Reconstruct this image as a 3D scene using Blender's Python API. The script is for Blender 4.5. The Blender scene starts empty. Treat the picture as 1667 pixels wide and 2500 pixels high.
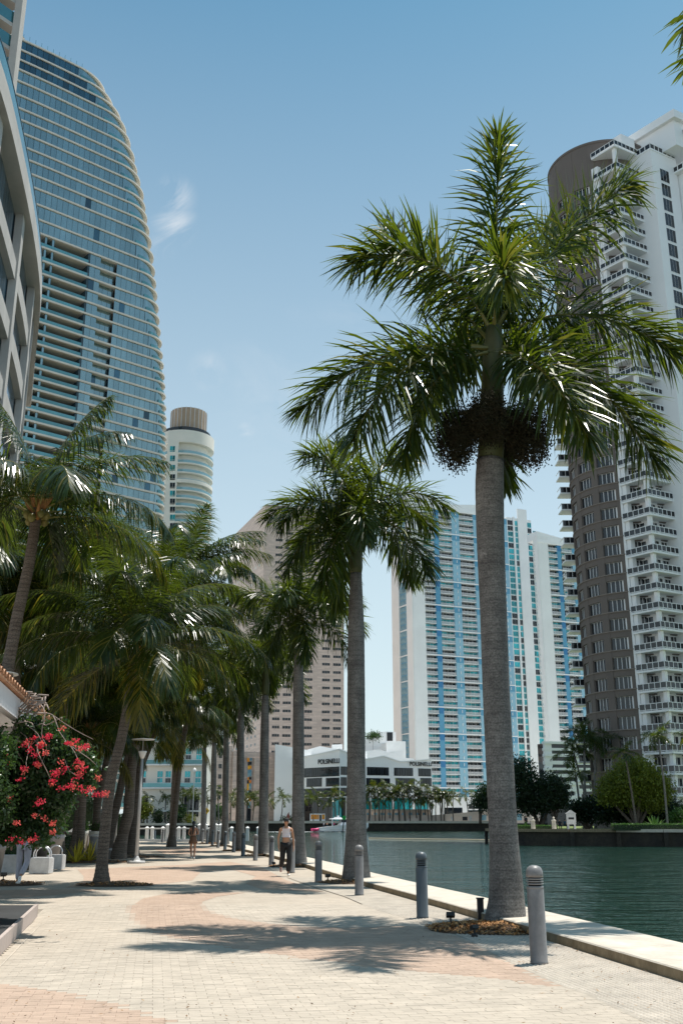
import bpy, math, random
import numpy as np
from mathutils import Vector, Matrix, Euler
random.seed(7); RNG = np.random.default_rng(7)
S = bpy.context.scene; COL = S.collection
# ---------------------------------------------------------------- camera
F = 2430.; CX, CY = 833.5, 1250.; PT = math.atan(758.5/F); H = 1.55
cp, sp = math.cos(PT), math.sin(PT)
cam = bpy.data.cameras.new('camera'); camo = bpy.data.objects.new('camera', cam); COL.objects.link(camo)
cam.sensor_fit = 'VERTICAL'; cam.sensor_height = 36.; cam.lens = 36.*F/2500.
cam.clip_start = .1; cam.clip_end = 20000
camo.location = (0, 0, H); camo.rotation_euler = (math.pi/2+PT, 0, 0); S.camera = camo
# ---------------------------------------------------------------- sun and sky
SUN_EL = math.radians(73.5); SUN_AZ = math.radians(51.)     # azimuth from +Y towards +X
sd = Vector((math.sin(SUN_AZ)*math.cos(SUN_EL), math.cos(SUN_AZ)*math.cos(SUN_EL), math.sin(SUN_EL)))
sun = bpy.data.lights.new('sun', 'SUN'); sun.energy = 4.6; sun.angle = math.radians(.53); sun.color = (1., .95, .87)
suno = bpy.data.objects.new('sun', sun); COL.objects.link(suno); suno.rotation_euler = sd.to_track_quat('Z', 'Y').to_euler()
W = bpy.data.worlds.new('World'); S.world = W; W.use_nodes = True
nt = W.node_tree; nt.nodes.clear()
def N(nt, t, **k):
    n = nt.nodes.new(t)
    for a, b in k.items():
        if a in n.inputs: n.inputs[a].default_value = b
        else: setattr(n, a, b)
    return n
sky = N(nt, 'ShaderNodeTexSky', sky_type='NISHITA'); sky.sun_disc = False
sky.sun_elevation = SUN_EL; sky.sun_rotation = SUN_AZ; sky.altitude = 0; sky.air_density = 1.0; sky.dust_density = .5; sky.ozone_density = 2.0
hs = N(nt, 'ShaderNodeHueSaturation'); hs.inputs['Saturation'].default_value = .95
tc = N(nt, 'ShaderNodeTexCoord')
nz = N(nt, 'ShaderNodeTexNoise'); nz.inputs['Scale'].default_value = 9; nz.inputs['Detail'].default_value = 8; nz.inputs['Roughness'].default_value = .62; nz.inputs['Distortion'].default_value = 1.6
mp = N(nt, 'ShaderNodeMapping'); mp.inputs['Scale'].default_value = (1, 1, 1.5)
cr = N(nt, 'ShaderNodeMapRange'); cr.inputs['From Min'].default_value = .47; cr.inputs['From Max'].default_value = .95
nl = nt.links.new
nl(tc.outputs['Generated'], mp.inputs['Vector']); nl(mp.outputs['Vector'], nz.inputs['Vector']); nl(nz.outputs['Fac'], cr.inputs['Value'])
def ray(px, py):
    u = (px-CX)/F; v = (CY-py)/F
    return Vector((u, cp-v*sp, sp+v*cp))
# a few small clouds, each round its own direction of the sky
last = None
for (px, py, ang, k) in [(428, 478, 1.4, 1.3), (425, 548, 1.6, 1.2), (398, 600, 1.2, .8), (510, 905, 1.5, .9), (602, 1052, .7, 1.2), (900, 720, 4.5, .22), (700, 950, 6, .25), (1650, -900, 9, .8), (-900, 300, 12, .9), (2600, 900, 12, .8)]:
    d = ray(px, py).normalized()
    vd = N(nt, 'ShaderNodeVectorMath', operation='DISTANCE'); vd.inputs[1].default_value = d
    nl(tc.outputs['Generated'], vd.inputs[0])
    r = N(nt, 'ShaderNodeMapRange', interpolation_type='SMOOTHSTEP'); r.inputs['From Min'].default_value = math.radians(ang); r.inputs['From Max'].default_value = 0
    r.inputs['To Min'].default_value = 0; r.inputs['To Max'].default_value = k
    nl(vd.outputs['Value'], r.inputs['Value'])
    if last is None: last = r.outputs[0]
    else:
        m = N(nt, 'ShaderNodeMath', operation='MAXIMUM'); nl(last, m.inputs[0]); nl(r.outputs[0], m.inputs[1]); last = m.outputs[0]
mu = N(nt, 'ShaderNodeMath', operation='MULTIPLY', use_clamp=True); nl(last, mu.inputs[0]); nl(cr.outputs[0], mu.inputs[1])
mxw = N(nt, 'ShaderNodeMix', data_type='RGBA'); mxw.inputs['B'].default_value = (6.6, 6.7, 6.8, 1)
bg = N(nt, 'ShaderNodeBackground'); bg.inputs['Strength'].default_value = .105
wo = N(nt, 'ShaderNodeOutputWorld')
tn = N(nt, 'ShaderNodeMix', data_type='RGBA', blend_type='MULTIPLY'); tn.inputs['Factor'].default_value = 1; tn.inputs['B'].default_value = (.45, .93, .90, 1)
nl(sky.outputs[0], tn.inputs['A']); 
sx = N(nt, 'ShaderNodeSeparateXYZ'); nl(tc.outputs['Generated'], sx.inputs[0])
hz = N(nt, 'ShaderNodeMapRange'); hz.inputs['From Min'].default_value = .75; hz.inputs['From Max'].default_value = -.02; hz.inputs['To Max'].default_value = .95; nl(sx.outputs['Z'], hz.inputs['Value'])
hm = N(nt, 'ShaderNodeMix', data_type='RGBA'); hm.inputs['B'].default_value = (5.9, 6.5, 6.7, 1); nl(hz.outputs[0], hm.inputs['Factor']); nl(tn.outputs['Result'], hm.inputs['A'])
nl(hm.outputs['Result'], hs.inputs['Color']); nl(hs.outputs[0], mxw.inputs['A']); nl(mu.outputs[0], mxw.inputs['Factor']); nl(mxw.outputs['Result'], bg.inputs['Color']); nl(bg.outputs[0], wo.inputs[0])
S.view_settings.view_transform = 'Standard'; S.view_settings.look = 'None'; S.view_settings.gamma = 1; S.view_settings.exposure = .42
S.view_settings.use_curve_mapping = False
S.cycles.max_bounces = 6; S.cycles.transparent_max_bounces = 6
# ---------------------------------------------------------------- helpers
def G(px, py, z=0.):
    d = ray(px, py); t = (z-H)/d.z; return Vector((d.x*t, d.y*t, z))
def P(px, py, Y):
    d = ray(px, py); t = Y/d.y; return Vector((d.x*t, Y, H+d.z*t))
def hx(px, Y):      # x at eye level for a pixel column at depth Y
    return (px-CX)*Y*cp/F
def lin(*c):        # sRGB 0..255 -> linear
    return tuple(((v/255.)/12.92 if v/255. <= .04045 else ((v/255.+.055)/1.055)**2.4) for v in c)
def mat(name, c, rough=.6, metal=0., var=.12, scale=3., bump=0., bscale=None, spec=.5, c2=None, island=0., stretch=None, coat=0., dirt=0.):
    # dirt: amount of fine dark speckle
    m = bpy.data.materials.new(name); m.use_nodes = True; t = m.node_tree; L = t.links.new
    b = t.nodes['Principled BSDF']; b.inputs['Roughness'].default_value = rough; b.inputs['Metallic'].default_value = metal
    b.inputs['Specular IOR Level'].default_value = spec; b.inputs['Coat Weight'].default_value = coat
    co = N(t, 'ShaderNodeTexCoord'); mpn = N(t, 'ShaderNodeMapping')
    if stretch: mpn.inputs['Scale'].default_value = stretch
    L(co.outputs['Object'], mpn.inputs['Vector'])
    n1 = N(t, 'ShaderNodeTexNoise'); n1.inputs['Scale'].default_value = scale; n1.inputs['Detail'].default_value = 6; n1.inputs['Roughness'].default_value = .6
    L(mpn.outputs[0], n1.inputs['Vector'])
    mx = N(t, 'ShaderNodeMix', data_type='RGBA')
    if c2 is None:
        mx.inputs['A'].default_value = (*[v*(1-var) for v in c], 1); mx.inputs['B'].default_value = (*[min(1, v*(1+var)) for v in c], 1)
    else:
        mx.inputs['A'].default_value = (*c, 1); mx.inputs['B'].default_value = (*c2, 1)
    r = N(t, 'ShaderNodeMapRange'); r.inputs['From Min'].default_value = .3; r.inputs['From Max'].default_value = .7
    L(n1.outputs['Fac'], r.inputs['Value']); L(r.outputs[0], mx.inputs['Factor'])
    out = mx.outputs['Result']
    if dirt:
        nd = N(t, 'ShaderNodeTexNoise'); nd.inputs['Scale'].default_value = 2.2; nd.inputs['Detail'].default_value = 9; nd.inputs['Roughness'].default_value = .78; L(co.outputs['Object'], nd.inputs['Vector'])
        rd = N(t, 'ShaderNodeMapRange'); rd.inputs['From Min'].default_value = .36; rd.inputs['From Max'].default_value = .60; rd.inputs['To Min'].default_value = 1-dirt; rd.inputs['To Max'].default_value = 1.04; L(nd.outputs['Fac'], rd.inputs['Value'])
        sd_ = N(t, 'ShaderNodeVectorMath', operation='SCALE'); L(out, sd_.inputs[0]); L(rd.outputs[0], sd_.inputs['Scale']); out = sd_.outputs[0]
    if island:
        g = N(t, 'ShaderNodeNewGeometry'); oi = N(t, 'ShaderNodeObjectInfo'); ad = N(t, 'ShaderNodeMath', operation='ADD'); fr = N(t, 'ShaderNodeMath', operation='FRACT')
        L(g.outputs['Random Per Island'], ad.inputs[0]); L(oi.outputs['Random'], ad.inputs[1]); L(ad.outputs[0], fr.inputs[0])
        rr = N(t, 'ShaderNodeMapRange'); rr.inputs['To Min'].default_value = 1-island; rr.inputs['To Max'].default_value = 1+island
        L(fr.outputs[0], rr.inputs['Value'])
        hv = N(t, 'ShaderNodeHueSaturation'); L(out, hv.inputs['Color']); L(rr.outputs[0], hv.inputs['Value']); out = hv.outputs[0]
    L(out, b.inputs['Base Color'])
    if bump:
        n2 = N(t, 'ShaderNodeTexNoise'); n2.inputs['Scale'].default_value = bscale or scale*8; n2.inputs['Detail'].default_value = 5
        L(mpn.outputs[0], n2.inputs['Vector'])
        bp = N(t, 'ShaderNodeBump'); bp.inputs['Strength'].default_value = bump; bp.inputs['Distance'].default_value = .02
        L(n2.outputs['Fac'], bp.inputs['Height']); L(bp.outputs[0], b.inputs['Normal'])
    return m
def leafmat(name, c, ct, rough=.38, island=.35, tr=.35):
    m = mat(name, c, rough, island=island, var=.25, scale=2.5, spec=.32); t = m.node_tree; L = t.links.new
    b = t.nodes['Principled BSDF']; o = t.nodes['Material Output']
    tl = N(t, 'ShaderNodeBsdfTranslucent'); tl.inputs['Color'].default_value = (*ct, 1)
    ms = N(t, 'ShaderNodeMixShader'); ms.inputs[0].default_value = tr
    L(b.outputs[0], ms.inputs[1]); L(tl.outputs[0], ms.inputs[2]); L(ms.outputs[0], o.inputs['Surface'])
    return m
def tag(o, label=None, cat=None, group=None, kind=None):
    if label: o['label'] = label
    if cat: o['category'] = cat
    if group: o['group'] = group
    if kind: o['kind'] = kind
    return o
def thing(name, label, cat, loc=(0, 0, 0), group=None):
    o = bpy.data.objects.new(name, None); o.location = loc; o.empty_display_size = .2; COL.objects.link(o)
    return tag(o, label, cat, group)
def wl(o):          # world location of an unrotated parent chain
    v = Vector((0, 0, 0))
    while o: v = v+o.location; o = o.parent
    return v
def link(name, me, parent=None, loc=(0, 0, 0), rot=None, scale=None):
    o = bpy.data.objects.new(name, me); COL.objects.link(o); o.location = loc
    if rot is not None: o.rotation_euler = rot
    if scale is not None: o.scale = scale
    if parent: o.parent = parent
    return o
class MB:
    def __init__(s): s.v = []; s.f = []; s.m = []; s.mi = 0
    def face(s, pts, m=None):
        n = len(s.v); s.v += [tuple(p) for p in pts]; s.f.append(tuple(range(n, n+len(pts)))); s.m.append(s.mi if m is None else m)
    def hexa(s, p, m=None):    # 8 points: bottom 4 ccw, top 4 ccw
        n = len(s.v); s.v += [tuple(q) for q in p]; mm = s.mi if m is None else m
        for q in ((3, 2, 1, 0), (4, 5, 6, 7), (0, 1, 5, 4), (1, 2, 6, 5), (2, 3, 7, 6), (3, 0, 4, 7)):
            s.f.append(tuple(n+i for i in q)); s.m.append(mm)
    def box(s, x0, x1, y0, y1, z0, z1, m=None):
        s.hexa([(x0, y0, z0), (x1, y0, z0), (x1, y1, z0), (x0, y1, z0), (x0, y0, z1), (x1, y0, z1), (x1, y1, z1), (x0, y1, z1)], m)
    def fbox(s, Fc, u0, u1, w0, w1, z0, z1, m=None):   # box in facade coordinates
        a = [Fc.pt(u0, w1, 0), Fc.pt(u1, w1, 0), Fc.pt(u1, w0, 0), Fc.pt(u0, w0, 0)]
        s.hexa([(p.x, p.y, z0) for p in a]+[(p.x, p.y, z1) for p in a], m)
    def prism(s, poly, z0, z1, m=None, mtop=None):
        n = len(s.v); k = len(poly); mm = s.mi if m is None else m
        s.v += [(p[0], p[1], z0) for p in poly]+[(p[0], p[1], z1) for p in poly]
        s.f.append(tuple(range(n+k-1, n-1, -1))); s.m.append(mm)
        s.f.append(tuple(range(n+k, n+2*k))); s.m.append(mm if mtop is None else mtop)
        for i in range(k):
            j = (i+1) % k; s.f.append((n+i, n+j, n+k+j, n+k+i)); s.m.append(mm)
    def tube(s, pts, rad, n=8, m=None, cap=True):
        pts = [Vector(p) for p in pts]; k = len(pts); b = len(s.v); mm = s.mi if m is None else m
        ref = None
        for i, p in enumerate(pts):
            t = (pts[min(i+1, k-1)]-pts[max(i-1, 0)]).normalized()
            if ref is None: ref = Vector((1, 0, 0)) if abs(t.x) < .8 else Vector((0, 1, 0))
            a = (ref-t*ref.dot(t)).normalized(); ref = a; c = t.cross(a)
            r = rad[i] if hasattr(rad, '__len__') else rad
            for j in range(n):
                th = 2*math.pi*j/n; q = p+a*(r*math.cos(th))+c*(r*math.sin(th)); s.v.append(tuple(q))
        for i in range(k-1):
            for j in range(n):
                j2 = (j+1) % n; s.f.append((b+i*n+j, b+i*n+j2, b+(i+1)*n+j2, b+(i+1)*n+j)); s.m.append(mm)
        if cap:
            s.f.append(tuple(b+j for j in range(n-1, -1, -1))); s.m.append(mm)
            s.f.append(tuple(b+(k-1)*n+j for j in range(n))); s.m.append(mm)
    def lathe(s, prof, n=20, c=(0, 0, 0), m=None):     # prof: list of (r, z)
        b = len(s.v); mm = s.mi if m is None else m; k = len(prof)
        for r, z in prof:
            for j in range(n):
                th = 2*math.pi*j/n; s.v.append((c[0]+r*math.cos(th), c[1]+r*math.sin(th), c[2]+z))
        for i in range(k-1):
            for j in range(n):
                j2 = (j+1) % n; s.f.append((b+i*n+j, b+i*n+j2, b+(i+1)*n+j2, b+(i+1)*n+j)); s.m.append(mm)
        if prof[0][0] > 1e-4: s.f.append(tuple(b+j for j in range(n-1, -1, -1))); s.m.append(mm)
        if prof[-1][0] > 1e-4: s.f.append(tuple(b+(k-1)*n+j for j in range(n))); s.m.append(mm)
    def mesh(s, name, mats, off=(0, 0, 0), smooth=False):
        me = bpy.data.meshes.new(name); v = np.array(s.v, dtype=np.float64)-np.array(off)
        me.from_pydata(v.tolist(), [], s.f)
        for q in (mats if isinstance(mats, (list, tuple)) else [mats]): me.materials.append(q)
        if any(s.m): me.polygons.foreach_set('material_index', s.m)
        if smooth: me.polygons.foreach_set('use_smooth', [True]*len(s.f))
        me.update(); return me
    def build(s, name, mats, parent=None, smooth=False, stuff=False):
        off = wl(parent) if parent else Vector((0, 0, 0))
        o = link(name, s.mesh(name, mats, off, smooth), parent)
        if stuff: o['kind'] = 'stuff'
        return o
class Facade:       # a vertical wall plane through plan point A, running along angle th (from +Y towards +X), outward towards the camera
    def __init__(s, A, th):
        s.A = Vector((A[0], A[1])); s.d = Vector((math.sin(math.radians(th)), math.cos(math.radians(th))))
        s.n = Vector((s.d.y, -s.d.x))
        if s.n.dot(-s.A) < 0: s.n = -s.n
    def pt(s, u, w=0, z=0):
        q = s.A+s.d*u+s.n*w; return Vector((q.x, q.y, z))
    def hit(s, px, py=2008.5, w=0):     # -> (u, z)
        r = ray(px, py); A = s.A+s.n*w
        t = A.dot(s.n)/Vector((r.x, r.y)).dot(s.n)
        q = Vector((r.x*t, r.y*t))-A; return q.dot(s.d), H+r.z*t
def orient(Fc):     # rotation about z taking +X to the facade direction
    return (0, 0, math.atan2(Fc.d.y, Fc.d.x))
def place(name, me, parent, w, rz=0, scale=None):
    return link(name, me, parent, Vector(w)-wl(parent), (0, 0, rz), scale)
def raw(name, verts, faces, mats, parent=None, mi=None, smooth=False):    # numpy in, world coordinates
    off = wl(parent) if parent else Vector((0, 0, 0))
    me = bpy.data.meshes.new(name); v = np.asarray(verts, dtype=np.float32)-np.array(off, dtype=np.float32); f = np.asarray(faces, dtype=np.int32)
    k = f.shape[1]; me.vertices.add(len(v)); me.vertices.foreach_set('co', v.ravel())
    me.loops.add(f.size); me.loops.foreach_set('vertex_index', f.ravel()); me.polygons.add(len(f))
    me.polygons.foreach_set('loop_start', np.arange(0, f.size, k, dtype=np.int32)); me.polygons.foreach_set('loop_total', np.full(len(f), k, dtype=np.int32))
    for q in (mats if isinstance(mats, (list, tuple)) else [mats]): me.materials.append(q)
    if mi is not None: me.polygons.foreach_set('material_index', np.asarray(mi, dtype=np.int32))
    me.polygons.foreach_set('use_smooth', np.full(len(f), bool(smooth)))
    me.update(calc_edges=True); me.validate()
    return link(name, me, parent)
def pip(poly, x, y):
    ins = np.zeros(np.shape(x), bool); n = len(poly)
    for i in range(n):
        x0, y0 = poly[i][:2]; x1, y1 = poly[(i+1) % n][:2]
        c = ((y0 > y) != (y1 > y)); ins ^= c & (x < (x1-x0)*(y-y0)/((y1-y0) or 1e-9)+x0)
    return ins
# ---------------------------------------------------------------- materials
M = dict(
 cream=mat('paver_cream', (.445, .385, .315), .85, var=.08, scale=.35, bump=.3, bscale=60, island=.05, dirt=.16),
 pink=mat('paver_pink', (.43, .315, .24), .85, var=.08, scale=.35, bump=.3, bscale=60, island=.06, dirt=.18),
 joint=mat('joint_sand', (.33, .28, .23), .95, var=.15, scale=6),
 dome=mat('tactile_white', (.52, .46, .39), .8, dirt=.2, var=.08, scale=2, island=.06),
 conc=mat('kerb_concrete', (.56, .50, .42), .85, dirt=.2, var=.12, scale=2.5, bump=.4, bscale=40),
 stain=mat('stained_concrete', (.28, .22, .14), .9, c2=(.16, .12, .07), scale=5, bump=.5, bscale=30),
 white=mat('white_paint', (.86, .86, .86), .55, var=.04, scale=.08),
 white2=mat('white_render', (.83, .83, .82), .7, var=.05, scale=.1),
 greywhite=mat('balcony_grey', (.62, .62, .63), .6, var=.06, scale=.3),
 cream_wall=mat('cream_render', (.78, .74, .67), .7, var=.05, scale=.15),
 teal=mat('teal_glass', (.02, .32, .36), .08, .25, var=.3, scale=.3, island=.5, spec=.8),
 darkglass=mat('dark_glass', (.012, .016, .022), .06, .0, var=.3, scale=.3, island=.5, spec=.6),
 panel=mat('blue_tower_glass', (.25, .36, .385), .14, .75, var=.10, scale=.12, island=.10, spec=.8),
 rail=mat('green_glass_rail', (.10, .27, .30), .1, .4, var=.1, scale=.5, island=.2, spec=.8),
 blue1=mat('blue_paint', (.11, .33, .50), .6, var=.06, scale=.2),
 blue_shade=mat('shaded_blue_paint', (.04, .20, .42), .6, var=.06, scale=.2),
 blue3=mat('pale_blue_paint', (.30, .52, .64), .6, var=.06, scale=.2),
 brown=mat('brown_render', (.155, .127, .112), .8, var=.08, scale=.2, bump=.2, bscale=2),
 platf=mat('shaded_platform_top', (.030, .032, .034), .7, var=.3, scale=2),  # near-black because the shade over the platform is put into its colour
 nearglass=mat('near_blue_glass', (.10, .20, .28), .1, .6, var=.15, scale=.3, island=.35, spec=.8),
 brown2=mat('lit_brown_sill', (.24, .20, .175), .8),  # brown render lightened, the light on the sills put into the colour
 stone=mat('pink_stone', (.58, .47, .41), .75, var=.1, scale=.3, stretch=(1, 1, 4)),
 stone2=mat('grey_stone', (.42, .36, .33), .75, var=.12, scale=.4, stretch=(1, 1, 5)),
 slabc=mat('slab_cream', (.64, .585, .52), .6, var=.06, scale=.2),
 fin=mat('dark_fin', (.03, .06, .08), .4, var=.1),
 bronze=mat('bronze_cladding', (.42, .30, .21), .55, .4, var=.15, scale=.3),
 conc_b=mat('frame_concrete', (.47, .44, .41), .8, var=.12, scale=.5, bump=.3, bscale=8),
 water=None,
 trunk=mat('royal_trunk', (.11, .100, .093), .85, c2=(.235, .220, .205), scale=3.2, bump=.5, bscale=30, stretch=(1, 1, .7)),
 shaft=mat('crownshaft', (.10, .085, .035), .55, c2=(.05, .075, .02), scale=2, stretch=(1, 1, .3)),
 ctrunk=mat('coconut_trunk', (.11, .085, .068), .9, c2=(.20, .165, .135), scale=4, bump=.8, bscale=22, stretch=(.35, .35, 3)),
 leaf=leafmat('royal_leaf', (.015, .032, .009), (.22, .30, .015), .30, tr=.24),
 leaf2=leafmat('coconut_leaf', (.015, .031, .009), (.20, .28, .02), .27, tr=.20),
 leafy=leafmat('yellowing_leaf', (.12, .11, .02), (.42, .36, .03), .4, tr=.35),
 rachis=mat('rachis', (.22, .19, .05), .5, c2=(.12, .13, .03), scale=2),
 rachis2=mat('orange_leaf_base', (.38, .19, .05), .6, c2=(.20, .09, .03), scale=5),
 fruit=mat('fruit_brown', (.050, .036, .016), .8, c2=(.022, .026, .008), scale=6, island=.4),
 bush=leafmat('bush_leaf', (.045, .085, .035), (.10, .20, .03), .24, tr=.25),
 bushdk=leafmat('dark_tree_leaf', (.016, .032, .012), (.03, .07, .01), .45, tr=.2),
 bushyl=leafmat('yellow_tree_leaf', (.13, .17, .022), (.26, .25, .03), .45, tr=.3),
 hedge=leafmat('hedge_leaf', (.05, .11, .025), (.12, .26, .04), .35, tr=.25),
 bark=mat('bark', (.13, .10, .08), .9, c2=(.06, .045, .035), scale=6, bump=.6),
 vine=mat('pale_vine', (.42, .34, .29), .85, c2=(.24, .18, .15), scale=9, bump=.5),
 red=leafmat('bougainvillea_bract', (.70, .028, .075), (.85, .08, .12), .6, island=.3, tr=.4),
 coral=leafmat('coral_bract', (.78, .13, .12), (.9, .2, .15), .6, island=.3, tr=.4),
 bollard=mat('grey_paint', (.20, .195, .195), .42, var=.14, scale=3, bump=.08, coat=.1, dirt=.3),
 bollard2=mat('dark_or_shaded_grey', (.085, .105, .12), .4, var=.12, scale=3, coat=.1),  # the grey darkened and blued for bollards in shade; dark post too
 slot=mat('dark_slot', (.012, .014, .018), .6),
 mulch=mat('mulch', (.50, .25, .09), .9, c2=(.22, .11, .045), scale=9, island=.5),
 mulchdk=mat('mulch_soil', (.075, .045, .025), .95, scale=8),
 litter=mat('dry_leaf', (.30, .17, .07), .8, c2=(.10, .06, .03), scale=6, island=.5),
 black=mat('black_metal', (.015, .015, .016), .5),
 steel=mat('steel_tube', (.62, .63, .65), .3, .6, var=.05),
 pole=mat('lamp_grey', (.46, .45, .44), .45, var=.06),
 lampg=mat('lamp_glass', (.75, .74, .72), .2, var=.03),
 concw=mat('white_concrete', (.56, .56, .56), .8, dirt=.25, var=.1, scale=3, bump=.3, bscale=30),
 seawall=mat('seawall', (.065, .052, .036), .9, dirt=.4, c2=(.025, .022, .02), scale=.6, bump=.5, bscale=3),
 sand=mat('pink_sand_wall', (.66, .54, .46), .85, var=.1, scale=.3),
 grass=mat('grass', (.07, .12, .02), .9, c2=(.16, .18, .04), scale=2),
 tile=mat('roof_tile', (.50, .28, .16), .8, c2=(.33, .17, .10), scale=5, island=.25),
 awn=mat('awning_white', (.72, .71, .72), .7, var=.05),
 dark=mat('dark_interior', (.010, .012, .015), .7),
 skin=mat('skin', (.52, .27, .16), .5, var=.05), skin2=mat('skin_tan', (.36, .19, .12), .5, var=.05),
 hair=mat('dark_hair', (.012, .009, .008), .4), blackc=mat('black_cloth', (.012, .012, .014), .8, var=.2, scale=12),
 bra=mat('white_top', (.72, .66, .70), .7), sneaker=mat('white_sneaker', (.75, .72, .68), .6), sneakerp=mat('pink_sneaker', (.55, .36, .32), .6),
 brownc=mat('brown_cloth', (.13, .065, .035), .8), jogg=mat('grey_jogger_cloth', (.42, .40, .45), .85, var=.1, scale=9), navy=mat('navy_cloth', (.02, .06, .09), .8),
 boat=mat('gelcoat', (.80, .80, .82), .2, var=.03, coat=.4), pinkf=mat('pink_float', (.75, .06, .20), .5), foam=mat('foam', (.75, .78, .78), .8, var=.1),
 redc=mat('red_cloth', (.6, .03, .03), .8), orange=mat('orange_art', (.75, .13, .02), .5, c2=(.8, .45, .03), scale=1.2), green=mat('marker_green', (.01, .35, .06), .5),
 yellow=mat('sign_yellow', (.80, .42, .01), .5), orng_rope=mat('buoy_line', (.48, .40, .28), .8), seatblue=mat('blue_panel', (.07, .22, .32), .5, c2=(.30, .45, .5), scale=.5),
 yl=leafmat('yellow_blade', (.52, .45, .05), (.6, .5, .05), .4, tr=.3), asphalt=mat('far_paving', (.60, .58, .54), .9), carw=mat('car_white', (.7, .72, .75), .2, coat=.5),
)
def brickify(m, c1, c2, mortar, w, h, rot, msz=.004, bump=.3):
    t = m.node_tree; L = t.links.new; b = t.nodes['Principled BSDF']; co = N(t, 'ShaderNodeTexCoord'); mp_ = N(t, 'ShaderNodeMapping'); mp_.inputs['Rotation'].default_value = rot
    br = N(t, 'ShaderNodeTexBrick'); br.inputs['Scale'].default_value = 1; br.inputs['Color1'].default_value = (*c1, 1); br.inputs['Color2'].default_value = (*c2, 1); br.inputs['Mortar'].default_value = (*mortar, 1)
    br.inputs['Brick Width'].default_value = w; br.inputs['Row Height'].default_value = h; br.inputs['Mortar Size'].default_value = msz
    L(co.outputs['Object'], mp_.inputs[0]); L(mp_.outputs[0], br.inputs['Vector'])
    old = b.inputs['Base Color'].links[0].from_socket
    mx = N(t, 'ShaderNodeMix', data_type='RGBA', blend_type='MULTIPLY'); mx.inputs['Factor'].default_value = 1
    L(old, mx.inputs['A']); L(br.outputs['Color'], mx.inputs['B']); L(mx.outputs['Result'], b.inputs['Base Color'])
def basemat(m, colour):   # recolour helper for sheets
    return m
QA = math.radians(10.2)    # the quay runs 10 degrees left of the view
for k in ('cream', 'pink'):
    m = M[k].copy(); m.name = 'sheet_'+k; M['s'+k] = m
    brickify(m, (1, 1, 1), (.95, .94, .93), (.86, .81, .76), .2, .1, (0, 0, -QA), .006)
for k in ('stone', 'stone2'):
    brickify(M[k], (1.05, 1.03, 1.02), (.86, .84, .84), (.8, .78, .76), 3.2, .65, (math.pi/2, 0, 0), .03)
# trunk rings on palms
def rings(m, sc, amt, dist=.3):
    t = m.node_tree; L = t.links.new; b = t.nodes['Principled BSDF']; co = N(t, 'ShaderNodeTexCoord')
    wv = N(t, 'ShaderNodeTexWave', wave_type='BANDS', bands_direction='Z'); wv.inputs['Scale'].default_value = sc; wv.inputs['Distortion'].default_value = 4.5; wv.inputs['Detail'].default_value = 3; wv.inputs['Detail Scale'].default_value = 1.5
    L(co.outputs['Object'], wv.inputs['Vector'])
    old = b.inputs['Base Color'].links[0].from_socket
    cr_ = N(t, 'ShaderNodeMapRange'); cr_.inputs['From Min'].default_value = 0; cr_.inputs['From Max'].default_value = .25; cr_.inputs['To Min'].default_value = 1-amt; cr_.inputs['To Max'].default_value = 1
    L(wv.outputs['Fac'], cr_.inputs['Value'])
    # pale lichen flecks
    n3 = N(t, 'ShaderNodeTexNoise'); n3.inputs['Scale'].default_value = 38; n3.inputs['Detail'].default_value = 4; L(co.outputs['Object'], n3.inputs['Vector'])
    r3 = N(t, 'ShaderNodeMapRange'); r3.inputs['From Min'].default_value = .35; r3.inputs['From Max'].default_value = .68; r3.inputs['To Min'].default_value = .62; r3.inputs['To Max'].default_value = 1.35; L(n3.outputs['Fac'], r3.inputs['Value'])
    mm = N(t, 'ShaderNodeMath', operation='MULTIPLY'); w2 = N(t, 'ShaderNodeTexWave', wave_type='BANDS', bands_direction='Z'); w2.inputs['Scale'].default_value = sc*3.1; w2.inputs['Distortion'].default_value = 2; w2.inputs['Detail'].default_value = 2; L(co.outputs['Object'], w2.inputs['Vector'])
    r5 = N(t, 'ShaderNodeMapRange'); r5.inputs['From Max'].default_value = .3; r5.inputs['To Min'].default_value = 1-amt*.8; L(w2.outputs['Fac'], r5.inputs['Value'])
    n4 = N(t, 'ShaderNodeTexNoise'); n4.inputs['Scale'].default_value = 2.6; n4.inputs['Detail'].default_value = 5; n4.inputs['Roughness'].default_value = .7; L(co.outputs['Object'], n4.inputs['Vector'])
    r4 = N(t, 'ShaderNodeMapRange'); r4.inputs['From Min'].default_value = .64; r4.inputs['From Max'].default_value = .72; r4.inputs['To Min'].default_value = 1; r4.inputs['To Max'].default_value = 2.0; L(n4.outputs['Fac'], r4.inputs['Value'])
    m5 = N(t, 'ShaderNodeMath', operation='MULTIPLY'); L(r5.outputs[0], m5.inputs[0]); L(r4.outputs[0], m5.inputs[1])
    m6 = N(t, 'ShaderNodeMath', operation='MULTIPLY'); L(cr_.outputs[0], m6.inputs[0]); L(m5.outputs[0], m6.inputs[1]); L(m6.outputs[0], mm.inputs[0]); L(r3.outputs[0], mm.inputs[1])
    vm = N(t, 'ShaderNodeVectorMath', operation='SCALE'); L(old, vm.inputs[0]); L(mm.outputs[0], vm.inputs['Scale']); L(vm.outputs[0], b.inputs['Base Color'])
rings(M['trunk'], 2.3, .22); rings(M['ctrunk'], 3.2, .4)
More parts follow.
